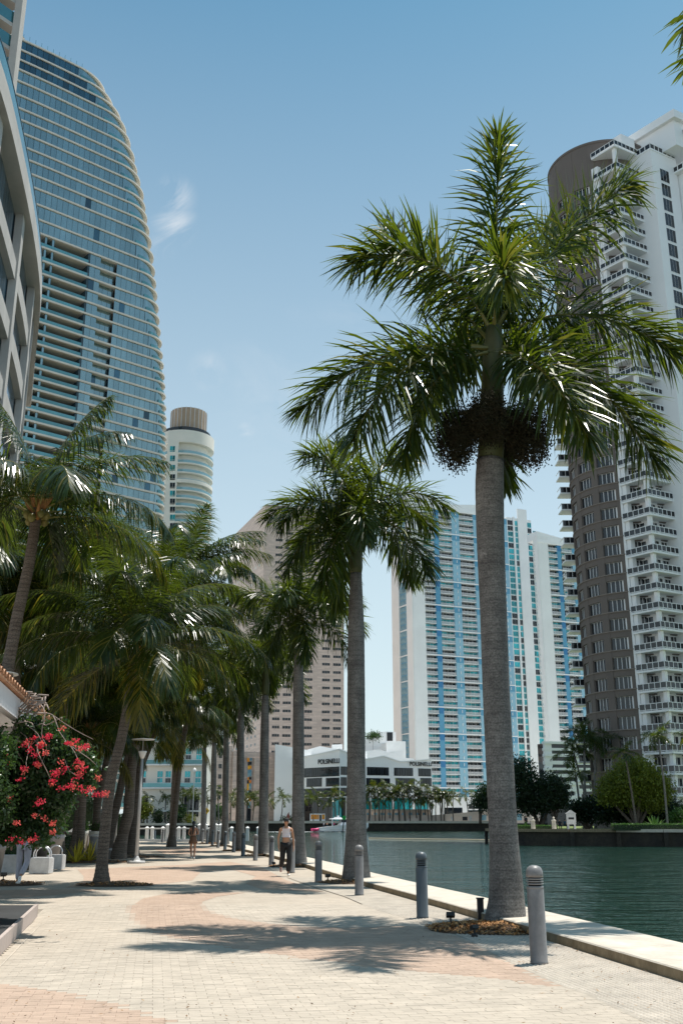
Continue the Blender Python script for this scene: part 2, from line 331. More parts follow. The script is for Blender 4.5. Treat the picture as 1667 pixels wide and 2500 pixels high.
# water
m = bpy.data.materials.new('river_water'); m.use_nodes = True; t = m.node_tree; b = t.nodes['Principled BSDF']; M['water'] = m
b.inputs['Base Color'].default_value = (.010, .036, .026, 1); b.inputs['Roughness'].default_value = .035; b.inputs['IOR'].default_value = 1.33
co = N(t, 'ShaderNodeTexCoord'); prev = None
for sc, st, ds in ((.22, (.6, 1.2, 1), .42), (.9, (.6, 1.3, 1), .23), (3.2, (.8, 1.3, 1), .05)):
    mpn = N(t, 'ShaderNodeMapping'); mpn.inputs['Scale'].default_value = st; nn = N(t, 'ShaderNodeTexNoise'); nn.inputs['Scale'].default_value = sc; nn.inputs['Detail'].default_value = 4; nn.inputs['Distortion'].default_value = .4
    bp = N(t, 'ShaderNodeBump'); bp.inputs['Strength'].default_value = 1; bp.inputs['Distance'].default_value = ds
    t.links.new(co.outputs['Object'], mpn.inputs[0]); t.links.new(mpn.outputs[0], nn.inputs['Vector']); t.links.new(nn.outputs['Fac'], bp.inputs['Height'])
    if prev: t.links.new(prev, bp.inputs['Normal'])
    prev = bp.outputs[0]
t.links.new(prev, b.inputs['Normal'])
# ---------------------------------------------------------------- ground, kerb, water
def sheet(name, poly, z, m, kind='structure'):
    mb = MB(); mb.face([(p[0], p[1], z) for p in poly]); o = mb.build(name, m); o['kind'] = kind; return o
OUT = [(6.4, 2.0), (5.05, 8.0), (4.19, 13.25), (2.91, 20.7), (1.75, 26.6), (.86, 31.6), (-.2, 38.2), (-1.71, 46.6), (-4.09, 57.9), (-6.5, 70.7), (-8.85, 83.1), (-12.4, 97.)]
def off(poly, d):
    r = []
    for i, p in enumerate(poly):
        a = Vector(poly[max(i-1, 0)]); b_ = Vector(poly[min(i+1, len(poly)-1)]); t_ = (b_-a).normalized(); n_ = Vector((-t_.y, t_.x)); r.append(tuple(Vector(p)+n_*d))
    return r
INN = off(OUT, 1.12)
def kx(y, L=INN):       # x of the kerb's inner edge at depth y
    return float(np.interp(y, [p[1] for p in L], [p[0] for p in L]))
sheet('water', [(-3000, -200), (3000, -200), (3000, 6000), (-3000, 6000)], -1.2, M['water'])
sheet('riverbed', [(-3000, -200), (3000, -200), (3000, 6000), (-3000, 6000)], -6, M['seawall'])
land = MB(); LP = [(-400, -30), (7, -30)]+[(p[0]-.02, p[1]) for p in OUT]+[(-19, 97), (-46, 238), (-400, 238)]
land.prism(LP, -3, 0, 0, 0); o = land.build('ground', [M['joint']]); o['kind'] = 'structure'
o = sheet('pavement', [(-60, -20), (6.5, -20), (4.9, 8)]+[(p[0], p[1]) for p in INN[1:]]+[(-17, 97), (-60, 97)], .004, M['scream'])
# pink paving, traced where it lies on the ground
def gp(l): return [tuple(G(*q)[:2]) for q in l]
PINK = [gp([(350, 2194), (322, 2213), (317, 2229), (326, 2248), (352, 2267), (412, 2290), (531, 2312), (650, 2331), (817, 2353), (980, 2370), (1180, 2390), (1386, 2418), (1332, 2395), (1238, 2350), (1145, 2299), (1072, 2271), (1010, 2262), (850, 2268), (740, 2265), (650, 2256), (575, 2245), (520, 2232), (492, 2215), (495, 2202), (530, 2190), (600, 2180), (480, 2178), (400, 2184)]),
        gp([(0, 2408), (100, 2420), (200, 2437), (300, 2460), (420, 2500), (520, 2560), (-400, 2560), (-400, 2390)]),
        gp([(205, 2140), (190, 2123), (300, 2118), (440, 2112), (560, 2104), (640, 2118), (700, 2150), (790, 2178), (640, 2172), (600, 2158), (625, 2140), (560, 2122), (490, 2130), (470, 2150), (380, 2160), (250, 2165), (160, 2168), (205, 2150)]),
        gp([(-60, 2175), (120, 2172), (250, 2172), (180, 2182), (-60, 2200)]),
        gp([(370, 2072), (450, 2068), (520, 2072), (500, 2080), (440, 2086), (400, 2084)])]
for i, pl in enumerate(PINK):
    mb = MB(); mb.face([(p[0], p[1], .008) for p in pl]); o = mb.build('pink_paving', M['spink']); o['kind'] = 'structure'
TACT = [tuple(G(*q)[:2]) for q in [(1600, 2514), (1553, 2492), (1425, 2430), (1383, 2416), (1332, 2395), (1238, 2350), (1145, 2299), (1072, 2271), (1010, 2249), (920, 2225), (840, 2190), (760, 2165), (700, 2143)]]
tx = lambda y: np.interp(y, [p[1] for p in TACT], [p[0] for p in TACT])
tp = [(p[0], p[1]) for p in TACT]+[(kx(y), y) for y in (31, 26, 22, 19, 16, 13, 11, 9.2)]
sheet('tactile_paving', tp, .0168, mat('tactile_base', (.40, .35, .29), .85, dirt=.25))
# bricks, laid as real pieces where they can be told apart
def brick_field():
    ca, sa = math.cos(QA), math.sin(QA); us, vs = np.meshgrid(np.arange(-60, 60), np.arange(60, 270), indexing='ij')
    U = us*.2+(vs % 2)*.1; V = vs*.1; X = U*ca-V*sa; Y = U*sa+V*ca
    X = X+1.5; ok = (Y > 8.3) & (Y < 21) & (np.abs(X) < Y*.36+.4) & (X < tx(Y)+.10)
    pl = gp([(95, 2222), (0, 2335), (-200, 2500), (-300, 2222)]); ok &= ~pip(pl, X, Y)
    X = X[ok]; Y = Y[ok]; pk = np.zeros(len(X), bool)
    for p in PINK: pk |= pip(p, X, Y)
    o_ = np.argsort(Y+np.abs(X)*.1); return X[o_], Y[o_], pk[o_]
BX, BY, BP = brick_field()
mb = MB(); mb.box(-.0986, .0986, -.0486, .0486, -.02, 0); 
bm_c = mb.mesh('brick', [M['cream']]); bm_p = mb.mesh('brick', [M['pink']])
pav = thing('paving', None, None); pav['kind'] = 'structure'
nb = 300
for i in range(nb):
    link('brick', bm_p if BP[i] else bm_c, pav, (BX[i], BY[i], .0155+random.uniform(-.0004, .0004)), (random.gauss(0, .002), random.gauss(0, .002), QA+random.gauss(0, .004)))
n = len(BX)-nb; c = np.array([[-.0986, -.0486, 0], [.0986, -.0486, 0], [.0986, .0486, 0], [-.0986, .0486, 0]]); c = np.vstack([c-[0, 0, .012], c])
R_ = np.array([[math.cos(QA), math.sin(QA), 0], [-math.sin(QA), math.cos(QA), 0], [0, 0, 1]]); c = c@R_
V = c[None]+np.stack([BX[nb:], BY[nb:], np.full(n, .0155)], 1)[:, None]; V[:, 4:, 2] += RNG.uniform(-.0003, .0003, (n, 4)); V[:, :, 2] += RNG.uniform(-.0010, .0010, (n, 1))
fc = np.array([[4, 5, 6, 7], [0, 1, 5, 4], [1, 2, 6, 5], [2, 3, 7, 6], [3, 0, 4, 7]])
Fq = (fc[None]+(np.arange(n)*8)[:, None, None]).reshape(-1, 4)
o = raw('brick', V.reshape(-1, 3), Fq, [M['cream'], M['pink']], pav, np.repeat(BP[nb:].astype(int), 5)); o['kind'] = 'stuff'
# tactile domes
sp_ = .062; ca, sa = math.cos(QA), math.sin(QA); uu, vv = np.meshgrid(np.arange(-80, 120), np.arange(100, 400), indexing='ij'); U = uu*sp_; Vv = vv*sp_
X = U*ca-Vv*sa; Y = U*sa+Vv*ca; KX = np.interp(Y, [p[1] for p in INN], [p[0] for p in INN]); X = X+2
ok = (Y > 8.4) & (Y < 20.5) & (X > tx(Y)+.03) & (X < KX-.04); X = X[ok]; Y = Y[ok]; n = len(X)
th = np.arange(8)*math.pi/4; r1 = np.stack([.019*np.cos(th), .019*np.sin(th), np.full(8, .0165)], 1); r2 = np.stack([.011*np.cos(th), .011*np.sin(th), np.full(8, .024)], 1)
V = np.vstack([r1, r2])[None]+np.stack([X, Y, np.zeros(n)], 1)[:, None]
fc = np.array([[i, (i+1) % 8, 8+(i+1) % 8, 8+i] for i in range(8)])
tops = np.array([[8, 9, 10, 11], [8, 11, 12, 15], [12, 13, 14, 15]])
fc = np.vstack([fc[:8], tops]); Fq = (fc[None]+(np.arange(n)*16)[:, None, None]).reshape(-1, 4)
o = raw('tactile_domes', V.reshape(-1, 3), Fq, M['dome'], pav); o['kind'] = 'stuff'
# kerb: separate cast blocks, joints open by a few millimetres
kr = thing('kerb', None, None); kr['kind'] = 'structure'
def arc(L, step):
    pts = [Vector(p) for p in L]; out = []; d = 0; nxt = 0
    for a, b_ in zip(pts, pts[1:]):
        l = (b_-a).length
        while nxt <= d+l: out.append(a+(b_-a)*((nxt-d)/l)); nxt += step
        d += l
    return out
ko = arc(OUT, 3.05); ki = off([tuple(p) for p in ko], 1.12)
for i in range(len(ko)-1):
    a, b_ = Vector(ko[i]), Vector(ko[i+1]); c_, d_ = Vector(ki[i+1]), Vector(ki[i]); e = (b_-a).normalized()*.004
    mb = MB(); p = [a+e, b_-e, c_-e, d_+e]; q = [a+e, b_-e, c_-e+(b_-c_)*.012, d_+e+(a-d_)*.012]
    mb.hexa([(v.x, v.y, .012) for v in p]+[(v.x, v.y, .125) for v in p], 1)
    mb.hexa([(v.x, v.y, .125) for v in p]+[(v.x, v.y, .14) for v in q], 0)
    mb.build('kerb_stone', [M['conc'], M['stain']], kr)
mb = MB(); o_ = off(OUT, -.02); 
for a, b_ in zip(o_, o_[1:]):
    mb.face([(a[0], a[1], -2), (b_[0], b_[1], -2), (b_[0], b_[1], -.02), (a[0], a[1], -.02)])
mb.build('quay_wall', M['seawall'])['kind'] = 'structure'
# leaf litter
def quads(n, xs, ys, zs, size, tilt=.5, asp=.5, normal_up=True):
    """n small curled leaf quads at the given points"""
    a = RNG.uniform(0, 2*math.pi, n); t = RNG.normal(0, tilt, (n, 2)); s = size*RNG.uniform(.6, 1.4, n)
    ux = np.stack([np.cos(a), np.sin(a), t[:, 0]], 1); ux /= np.linalg.norm(ux, axis=1)[:, None]
    uy = np.stack([-np.sin(a), np.cos(a), t[:, 1]], 1); uy /= np.linalg.norm(uy, axis=1)[:, None]
    C = np.stack([xs, ys, zs], 1)
    return np.stack([C-ux*s[:, None], C-uy*(s*asp)[:, None], C+ux*s[:, None], C+uy*(s*asp)[:, None]], 1).reshape(-1, 3), np.arange(n*4).reshape(-1, 4)
n = 800; ys = 8.6+RNG.random(n)**1.5*18; xs = RNG.uniform(-1, 1, n)*ys*.36; ok = xs < np.interp(ys, [p[1] for p in INN], [p[0] for p in INN])-.05; xs, ys = xs[ok], ys[ok]
v, f = quads(len(xs), xs, ys, np.full(len(xs), .032), .017, .25, .4)
raw('fallen_leaves', v, f, M['litter'])['kind'] = 'stuff'
n = 260; ys = RNG.uniform(9, 17, n); xs = np.interp(ys, [p[1] for p in INN], [p[0] for p in INN])-RNG.random(n)**1.3*1.8-.05
v, f = quads(n, xs, ys, np.full(n, .035), .03, .2, .12); raw('fallen_leaves', v, f, M['litter'])['kind'] = 'stuff'
# ---------------------------------------------------------------- bollards
def bollard_meshes(mt):
    R = .098; a = MB(); a.lathe([(R+.004, 0), (R+.004, .03), (R, .035), (R, .80), (R*.985, .803), (R*.985, .808), (R, .811), (R, .835), (R*.72, .837), (R*.72, .93), (R, .932)], 24)
    d = MB(); d.lathe([(R*.74, .93), (R+.002, .932), (R+.002, .965), (R*.98, 1.0), (R*.82, 1.035), (R*.55, 1.055), (R*.25, 1.063), (1e-5, 1.065)], 24)
    r = MB()
    r.lathe([(R*.5, 0), (R+.001, -.003), (R+.001, .010), (R*.5, .012)], 24)
    c = MB(); c.lathe([(R*.76, .838), (R*.76, .929)], 20)
    return a.mesh('post', mt, smooth=True), d.mesh('dome_cap', mt, smooth=True), r.mesh('louvre_ring', mt, smooth=True), c.mesh('light_core', M['slot'], smooth=True)
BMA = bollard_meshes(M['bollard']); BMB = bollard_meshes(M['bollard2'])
BL = [(1319, 2359), (1032, 2245), (877, 2188), (777, 2156), (712, 2132), (662, 2114), (623, 2101.6), (593, 2091), (570, 2081), (549, 2076), (532, 2070), (518, 2065), (505, 2061), (494, 2057.5), (484, 2054.5)]
blab = ['grey dome-topped bollard in front of the nearest palm, biggest in view', 'slate bollard standing in palm shade left of the nearest trunk', 'pale grey bollard in front of the second royal palm trunk', 'grey bollard just right of the walking woman, beside a black uplight', 'light grey bollard half hidden behind the woman in black trousers', 'grey bollard with dark cap band just left of the woman in black trousers', 'pale grey bollard in front of the fourth royal palm trunk', 'dark blue-grey bollard in shade, eighth counted from the nearest bollard', 'pale grey bollard in sun between two dark blue-grey ones', 'dark blue-grey shaded bollard beside the fifth palm trunk', 'pale grey bollard just left of the fifth palm trunk', 'small grey bollard, twelfth from the nearest along the kerb', 'small far bollard, thirteenth from the nearest along the kerb', 'tiny far bollard near the back of the jogging woman, fourteenth of the row', 'tiny farthest bollard of the kerb row, beside the jogging woman']
in_shade = {1, 7, 9, 11}
for i, (b_, lb) in enumerate(zip(BL, blab)):
    g = G(*b_); g.y += .08; r = thing('bollard', lb, 'bollard', (g.x, g.y, .012), 'bollards along the kerb')
    ms = BMB if i in in_shade else BMA
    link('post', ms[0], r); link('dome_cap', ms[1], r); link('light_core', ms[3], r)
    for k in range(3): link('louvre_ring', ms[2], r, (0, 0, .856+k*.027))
    if i == 0: r.scale = (1, 1, 1)
for (px, py, lb) in [(397, 2057, 'slim pale bollard before the white balustrade, left of the jogging woman'), (378, 2050, 'dark green post before the white balustrade beside the dark palm trunk'), (428, 2052, 'small pale bollard beside the last dark palm trunk by the balustrade')]:
    g = G(px, py); r = thing('bollard', lb, 'bollard', g, 'bollards before the balustrade'); ms = BMB if 'dark' in lb and 'green' in lb else BMA
    link('post', ms[0], r); link('dome_cap', ms[1], r)
# ---------------------------------------------------------------- palms
GR = Vector((0, 0, -1))
def bez(p0, p1, p2, n):
    return [p0*(1-t)**2+p1*(2*t*(1-t))+p2*t*t for t in [i/(n-1) for i in range(n)]]
def frond(spine, npair, LL, wid, kind, seg=3, start=.14, seed=0, up=Vector((0, 0, 1)), rr=.022, yellow=0):
    """spine: list of Vectors. returns MB with mats 0 leaf, 1 rachis, 2 yellow leaf"""
    rnd = random.Random(seed); mb = MB(); k = len(spine); L = [0]
    for a, b_ in zip(spine, spine[1:]): L.append(L[-1]+(b_-a).length)
    tot = L[-1]
    rad = [rr*(1-.85*(l/tot))+.003 for l in L]; rad[0] = rr*1.6
    mb.tube(spine, rad, 5, 1, False)
    def at(t):
        d = t*tot; i = 0
        while i < k-2 and L[i+1] < d: i += 1
        q = (d-L[i])/max(L[i+1]-L[i], 1e-6); return spine[i].lerp(spine[i+1], q), (spine[i+1]-spine[i]).normalized()
    Sp = None
    for j in range(npair):
        t = start+(1-start)*(j+.5)/npair; p, T = at(t)
        Sd = T.cross(up); 
        if Sd.length < .25: Sd = (Sp or Vector((1, 0, 0)))
        Sd = (Sd-T*Sd.dot(T)).normalized()
        if Sp is not None and Sd.dot(Sp) < 0: Sd = -Sd
        if Sp is not None: Sd = (Sd*.4+Sp*.6).normalized()
        Sp = Sd; U = Sd.cross(T).normalized()
        if U.z < 0 and abs(T.z) < .97: U = -U
        u = (t-start)/(1-start)
        ll = LL*(.45+1.35*math.sin(math.pi*min(1, (u*.86+.12)))**.8*.62) if kind == 'c' else LL*(.55+.55*math.sin(math.pi*(u*.8+.12)))
        if u > .93: ll *= .75
        for sgn in (-1, 1):
            pp = p+T*rnd.uniform(-.012, .012)
            if kind == 'r':
                el = rnd.choice((-62, -25, 15, 55, 75))+rnd.gauss(0, 12); fw = 18+38*u+rnd.gauss(0, 7); g = .16
            else:
                el = 14-22*u+rnd.gauss(0, 6); fw = 22+40*u+rnd.gauss(0, 3.5); g = .30
            e = math.radians(el); fa = math.radians(min(fw, 78))
            D = (Sd*sgn*math.cos(e)+U*math.sin(e))*math.cos(fa)+T*math.sin(fa); D.normalize()
            l = ll*rnd.uniform(.82, 1.12); w = wid*rnd.uniform(.8, 1.15)
            wd = D.cross(U if abs(D.dot(U)) < .9 else T); wd.normalize()
            if kind == 'r': wd = (wd+U*rnd.uniform(-.9, .9)); wd = (wd-D*wd.dot(D)).normalized()
            prof = (.55, 1., .85, .05) if seg == 3 else (.6, 1., .05)
            q = pp.copy(); n0 = len(mb.v); dd = D.copy(); gg = g*rnd.uniform(.5, 1.6)
            br = rnd.random() < .12
            for s_ in range(seg+1):
                hw = wd*(w*prof[s_]*.5); mb.v.append(tuple(q-hw)); mb.v.append(tuple(q+hw))
                dd = (dd+GR*(gg*(1 if s_ < 1 else 1.5 if not br else 4))).normalized(); q = q+dd*(l/seg)
            mi = 2 if rnd.random() < yellow*(.4+u) else 0
            for s_ in range(seg):
                a = n0+2*s_; mb.f.append((a, a+1, a+3, a+2)); mb.m.append(mi)
    return mb
def canon(length, e0, e1, n=9, bow=0):      # spine from origin towards +X starting at elevation e0 and ending at e1 (degrees)
    p = Vector((0, 0, 0)); pts = [p.copy()]
    for i in range(n):
        t = (i+.5)/n; e = math.radians(e0+(e1-e0)*t**1.15); y = bow*t*t
        p = p+Vector((math.cos(e), y*.12, math.sin(e)))*(length/n); pts.append(p.copy())
    return pts
RM = [M['leaf'], M['rachis'], M['bushyl']]; CM = [M['leaf2'], M['rachis'], M['leafy']]
RF = []   # royal frond meshes: (class, mesh)
for i, (e0, e1, ln) in enumerate([(80, 60, 2.9), (60, -25, 3.2), (46, -45, 3.4), (30, -65, 3.4), (12, -76, 3.4), (-10, -82, 3.3), (45, -50, 3.3), (-35, -86, 3.0)]):
    RF.append(frond(canon(ln, e0, e1, bow=(-1)**i*.8), 130, 1.0, .050, 'r', seed=i, yellow=.06).mesh('frond', RM))
CF = []
for i, (e0, e1, ln, ye) in enumerate([(80, 45, 3.9, .0), (64, -5, 4.5, .0), (48, -35, 4.7, .02), (34, -52, 4.7, .05), (16, -68, 4.5, .15), (-8, -80, 4.2, .5), (54, -22, 4.6, .03), (26, -58, 4.6, .08)]):
    CF.append(frond(canon(ln, e0, e1, bow=(-1)**i), 116, 1.02, .041, 'c', seed=20+i, yellow=ye).mesh('frond', CM))
LOWC = []; LOWR = []
for i, (e0, e1, ln) in enumerate([(75, 20, 3.2), (50, -35, 3.6), (25, -60, 3.6), (0, -78, 3.3)]):
    LOWC.append(frond(canon(ln, e0, e1, 6), 26, .9, .085, 'c', seg=2, seed=50+i, rr=.03, yellow=.1).mesh('frond', CM))
    LOWR.append(frond(canon(ln, e0, e1, 6), 34, .85, .085, 'r', seg=2, seed=60+i, rr=.03).mesh('frond', RM))
def trunk_mb(pts, rads, n=16, bumps=.012, ring=.16):
    """smooth interpolated trunk with shallow leaf-scar rings"""
    P3 = [Vector(p) for p in pts]; out = []; rr = []
    zs = [p.z for p in P3]; z = zs[0]
    while z < zs[-1]:
        out.append(Vector((float(np.interp(z, zs, [p.x for p in P3])), float(np.interp(z, zs, [p.y for p in P3])), z)))
        rr.append(float(np.interp(z, zs, rads))); z += ring/2
    # soften the polyline
    for _ in range(6):
        out = [out[0]]+[(out[i-1]+out[i]*2+out[i+1])/4 for i in range(1, len(out)-1)]+[out[-1]]
        rr = [rr[0]]+[(rr[i-1]+rr[i]*2+rr[i+1])/4 for i in range(1, len(rr)-1)]+[rr[-1]]
    rr = [r*(1+bumps*(1 if i % 2 else -1)*random.uniform(.2, 1)) for i, r in enumerate(rr)]
    mb = MB(); mb.tube(out, rr, n); return mb
def royal(label, base, top, lean=(0, 0), r0=.31, r1=.21, seed=0, nf=13, fr=RF, custom=None, grp='royal palms in a row along the kerb', shaft=True, fscale=1., zt=None):
    """base: ground point, top: top of grey trunk; crownshaft 2.1 m above that"""
    rnd = random.Random(seed); b_ = Vector(base); t = Vector(top); r = thing('royal_palm', label, 'palm tree', b_, grp)
    pts = [b_.lerp(t, s) for s in (0, .03, .08, .16, .35, .6, .8, 1)]
    mb = trunk_mb(pts, [r0*1.28, r0*1.15, r0*1.0, r0*.86, r0*.78, r0*.78, r0*.74, r1*.95], 20, .008); mb.build('trunk', M['trunk'], r, True)
    d = (t-b_).normalized(); ct = t+d*2.0; mb = MB()
    mb.tube([t+d*(-.03), t+d*.15, t+d*.6, t+d*1.2, t+d*1.7, ct], [r1*.98, r1*1.12, r1*1.08, r1*.86, r1*.68, r1*.5], 14); mb.build('crownshaft', M['shaft'], r, True)
    c = t+d*1.75
    for i in range(nf):
        cl = [0, 1, 2, 6, 1, 2, 3, 6, 3, 4, 4, 5, 5, 7, 7][i % 15]; az = i*2.39996+rnd.uniform(-.25, .25)+seed
        place('frond', fr[min(cl, len(fr)-1)] if fr is RF else fr[min(cl//2, 3)], r, c+Vector((0, 0, rnd.uniform(-.15, .1))), az, [fscale*rnd.uniform(.92, 1.06)]*3)
    return r, c
def mulch_bed(c, rx, ry, label, n=900, ang=0):
    r = thing('mulch_bed', label, 'mulch', (c.x, c.y, 0), 'mulch beds round the palms')
    mb = MB(); pr = []; 
    N_ = 28; b0 = len(mb.v)
    ca, sa = math.cos(ang), math.sin(ang)
    rings_ = [(1, .012), (.9, .04), (.6, .07), (0.02, .08)]
    for k, z in rings_:
        for j in range(N_):
            th = 2*math.pi*j/N_; q = 1+.05*math.sin(3*th+c.x); x, y = rx*k*q*math.cos(th), ry*k*q*math.sin(th); mb.v.append((c.x+x*ca-y*sa, c.y+x*sa+y*ca, z))
    for i in range(3):
        for j in range(N_):
            j2 = (j+1) % N_; mb.f.append((b0+i*N_+j, b0+i*N_+j2, b0+(i+1)*N_+j2, b0+(i+1)*N_+j)); mb.m.append(0)
    mb.build('soil', M['mulchdk'], r, True)
    th = RNG.uniform(0, 2*math.pi, n); k = np.sqrt(RNG.random(n))*1.02; x = rx*k*np.cos(th); y = ry*k*np.sin(th)
    v, f = quads(n, c.x+x*ca-y*sa, c.y+x*sa+y*ca, .035+.055*(1-k**2)+RNG.uniform(0, .02, n), .028, .5, .55)
    raw('chips', v, f, M['mulch'], r)['kind'] = 'stuff'
# the nearest royal palm: every frond placed on its own spine
B1 = G(1240, 2264); B1.y += .32
YB = B1.y
def pp(px, py, dy=0): return P(px, py, YB+dy)
tr = [Vector((B1.x, B1.y, 0)), pp(1237, 2200), pp(1229, 2050), pp(1221, 1900), pp(1211, 1700), pp(1204, 1500), pp(1196, 1300), pp(1194, 1180), pp(1196, 1120)]
sc_ = lambda px, z: px/2*(YB*cp+z*sp)/F
pr_ = thing('royal_palm', 'tallest nearest royal palm with fruit skirt, grey trunk by the first bollard', 'palm tree', B1, 'royal palms in a row along the kerb')
zz = [p.z for p in tr]; wpx = [104, 84, 68, 66, 64, 63, 66, 68, 64]
mb = trunk_mb(tr, [sc_(w, z) for w, z in zip(wpx, zz)], 28, .006); mb.build('trunk', M['trunk'], pr_, True)
cs = [pp(1196, 1124), pp(1199, 1080), pp(1200, 1000), pp(1202, 920), pp(1203, 850), pp(1206, 800)]
mb = MB(); mb.tube(cs, [sc_(w, 9) for w in (60, 62, 58, 52, 46, 38)], 18); mb.build('crownshaft', M['shaft'], pr_, True)
hero = [  # base px, control px, tip px (with depth offsets in metres), pairs, leaflet length, yellow
 ((1207, 800, 0), (1212, 500, .3), (1216, 330, .2), 95, .85, .10),
 ((1195, 800, 0), (1060, 560, -.2), (862, 642, -.9), 120, .92, .16),
 ((1192, 830, .1), (1020, 640, 1.2), (930, 560, 2.2), 90, .85, .25),
 ((1190, 850, 0), (960, 800, .6), (738, 1000, .8), 120, .92, .10),
 ((1190, 850, -.1), (960, 830, -1.3), (860, 1080, -1.9), 100, .85, .12),
 ((1192, 860, -.1), (1030, 880, -.8), (985, 1130, -1.2), 90, .75, .10),
 ((1212, 800, .1), (1330, 600, .2), (1540, 440, .4), 120, .92, .16),
 ((1210, 800, .2), (1300, 560, 2.0), (1420, 560, 3.0), 90, .9, .30),
 ((1213, 830, 0), (1400, 690, .6), (1660, 870, .4), 120, .9, .10),
 ((1213, 850, 0), (1400, 800, -.6), (1600, 1130, -1.0), 120, .92, .12),
 ((1214, 860, 0), (1330, 850, -1.8), (1440, 1080, -2.4), 100, .85, .06),
 ((1210, 860, .2), (1290, 830, 1.9), (1400, 1010, 2.9), 90, .85, .05),
 ((1206, 790, -.2), (1228, 560, -1.9), (1232, 690, -3.3), 95, .80, .35),
 ((1205, 850, .3), (1190, 700, 2.0), (1160, 840, 3.4), 90, .85, .05),
 ((1196, 870, .3), (1100, 830, 2.0), (1020, 1000, 3.0), 85, .85, .05),
 ((1205, 1060, .2), (1215, 1100, .5), (1232, 1180, .8), 40, .55, .0),
]
for i, (a, c_, t_, np_, ll, ye) in enumerate(hero):
    spn = bez(pp(*a), pp(*c_), pp(*t_), 14)
    frond(spn, int(np_*1.5), ll*1.2, .047, 'r', seed=100+i, yellow=ye, start=.1, rr=.03).build('frond', RM, pr_)
# fruit skirt
rnd = random.Random(3)
for sd_, (cx_, cy_, rx_, ry_, dz_) in enumerate([(1110, 1060, 62, 80, -.25), (1290, 1055, 62, 85, -.2), (1190, 1020, 60, 60, -.55), (1235, 1075, 50, 60, .5)]):
    cc = pp(cx_, cy_, dz_); R1 = rx_*.78*(YB+3)/F; R2 = ry_*.95*(YB+3)/F; mb = MB(); n = 330; vs = []
    root = pp(1200, 1050, 0)
    for k in range(n):
        u_ = Vector((rnd.gauss(0, 1), rnd.gauss(0, 1), rnd.gauss(0, 1))).normalized()*(rnd.random()**.4)
        e = cc+Vector((u_.x*R1, u_.y*R1, u_.z*R2)); m_ = root.lerp(e, .55)+Vector((0, 0, .18)); mb.tube([root, m_, e], [.008, .006, .004], 3, 0, False)
        for q in range(18):
            c3 = e+Vector((rnd.gauss(0, .06), rnd.gauss(0, .06), rnd.gauss(-.04, .09))); s_ = rnd.uniform(.013, .022)
            A = [c3+Vector(v)*s_ for v in ((1, 0, -.6), (-.5, .87, -.6), (-.5, -.87, -.6), (0, 0, 1.1))]
            mb.face((A[0], A[1], A[3])); mb.face((A[1], A[2], A[3])); mb.face((A[2], A[0], A[3]))
    mb.build('fruit_cluster', M['fruit'], pr_)
# the rest of the row
def zt(Y): return 7.9
RP = [((870, 2156), (869, 0), 'second royal palm of the kerb row, broad crown against the sky', 2, 15),
      ((727, 2116), (729, 0), 'third royal palm, right behind the woman in black trousers', 5, 14),
      ((641, 2090), (648, 0), 'fourth royal palm of the kerb row, left of the woman in black', 9, 14),
      ((585, 2078), (588, 0), 'fifth royal palm of the kerb row', 12, 14),
      ((548, 2066), (553, 0), 'sixth royal palm of the kerb row', 15, 13),
      ((518, 2060), (523, 0), 'seventh royal palm of the kerb row, slim in the distance', 18, 13),
      ((495, 2054), (500, 0), 'eighth and farthest royal palm of the kerb row', 21, 13)]
for i, (b_, t_, lb, sd_, nf) in enumerate(RP):
    g = G(*b_); g.y += .25; z = 7.9+(.75 if i == 0 else random.uniform(-.3, .4)); top = Vector((g.x, g.y, z)); top.x = (t_[0]-CX)*(g.y*cp+(z-H)*sp)/F
    royal(lb, g, top, seed=sd_, nf=nf, r0=.325 if i == 0 else .285, r1=.175, fscale=.98 if i == 0 else .92)
    if i < 6: mulch_bed(Vector((g.x-.1, g.y-.35, 0)), .95, .75, ['mulch bed round the second royal palm, lit chips at its right', 'dark mulch bed behind the woman at the third palm', 'dark mulch bed round the fourth palm trunk', 'mulch bed round the fifth palm trunk', 'mulch bed round the sixth palm trunk', 'mulch bed round the seventh palm trunk'][i], 500)
mulch_bed(Vector((B1.x-.15, B1.y-.75, 0)), 1.15, .95, 'orange brown mulch bed under the nearest royal palm', 2600, -.1)
# a royal palm just right of the frame: one frond tip reaches into the top right corner
r0p = thing('royal_palm', 'palm frond tips hanging in at the top right corner', 'palm tree', (5.2, 6.2, 0), 'royal palms in a row along the kerb')
trunk_mb([(5.2, 6.2, 0), (5.2, 6.2, .5), (5.2, 6.2, 3), (5.2, 6.2, 8)], [.42, .34, .28, .22], 16).build('trunk', M['trunk'], r0p, True)
mb = MB(); mb.tube([(5.2, 6.2, 8), (5.2, 6.2, 9), (5.2, 6.2, 10)], [.23, .2, .12], 12); mb.build('crownshaft', M['shaft'], r0p, True)
for i, (tx_, ty_, Y_) in enumerate([(1672, 62, 9.5), (1682, 168, 10.5)]):
    frond(bez(Vector((5.2, 6.2, 9.8)), Vector((5.3, 8.2, 11.0)), P(tx_, ty_, Y_), 12), 90, .75, .045, 'r', seed=300+i, rr=.03).build('frond', RM, r0p)
for i in range(7): place('frond', RF[[1, 2, 3, 6, 2, 4, 3][i]], r0p, (5.2, 6.2, 9.9), -2.0+i*.55)
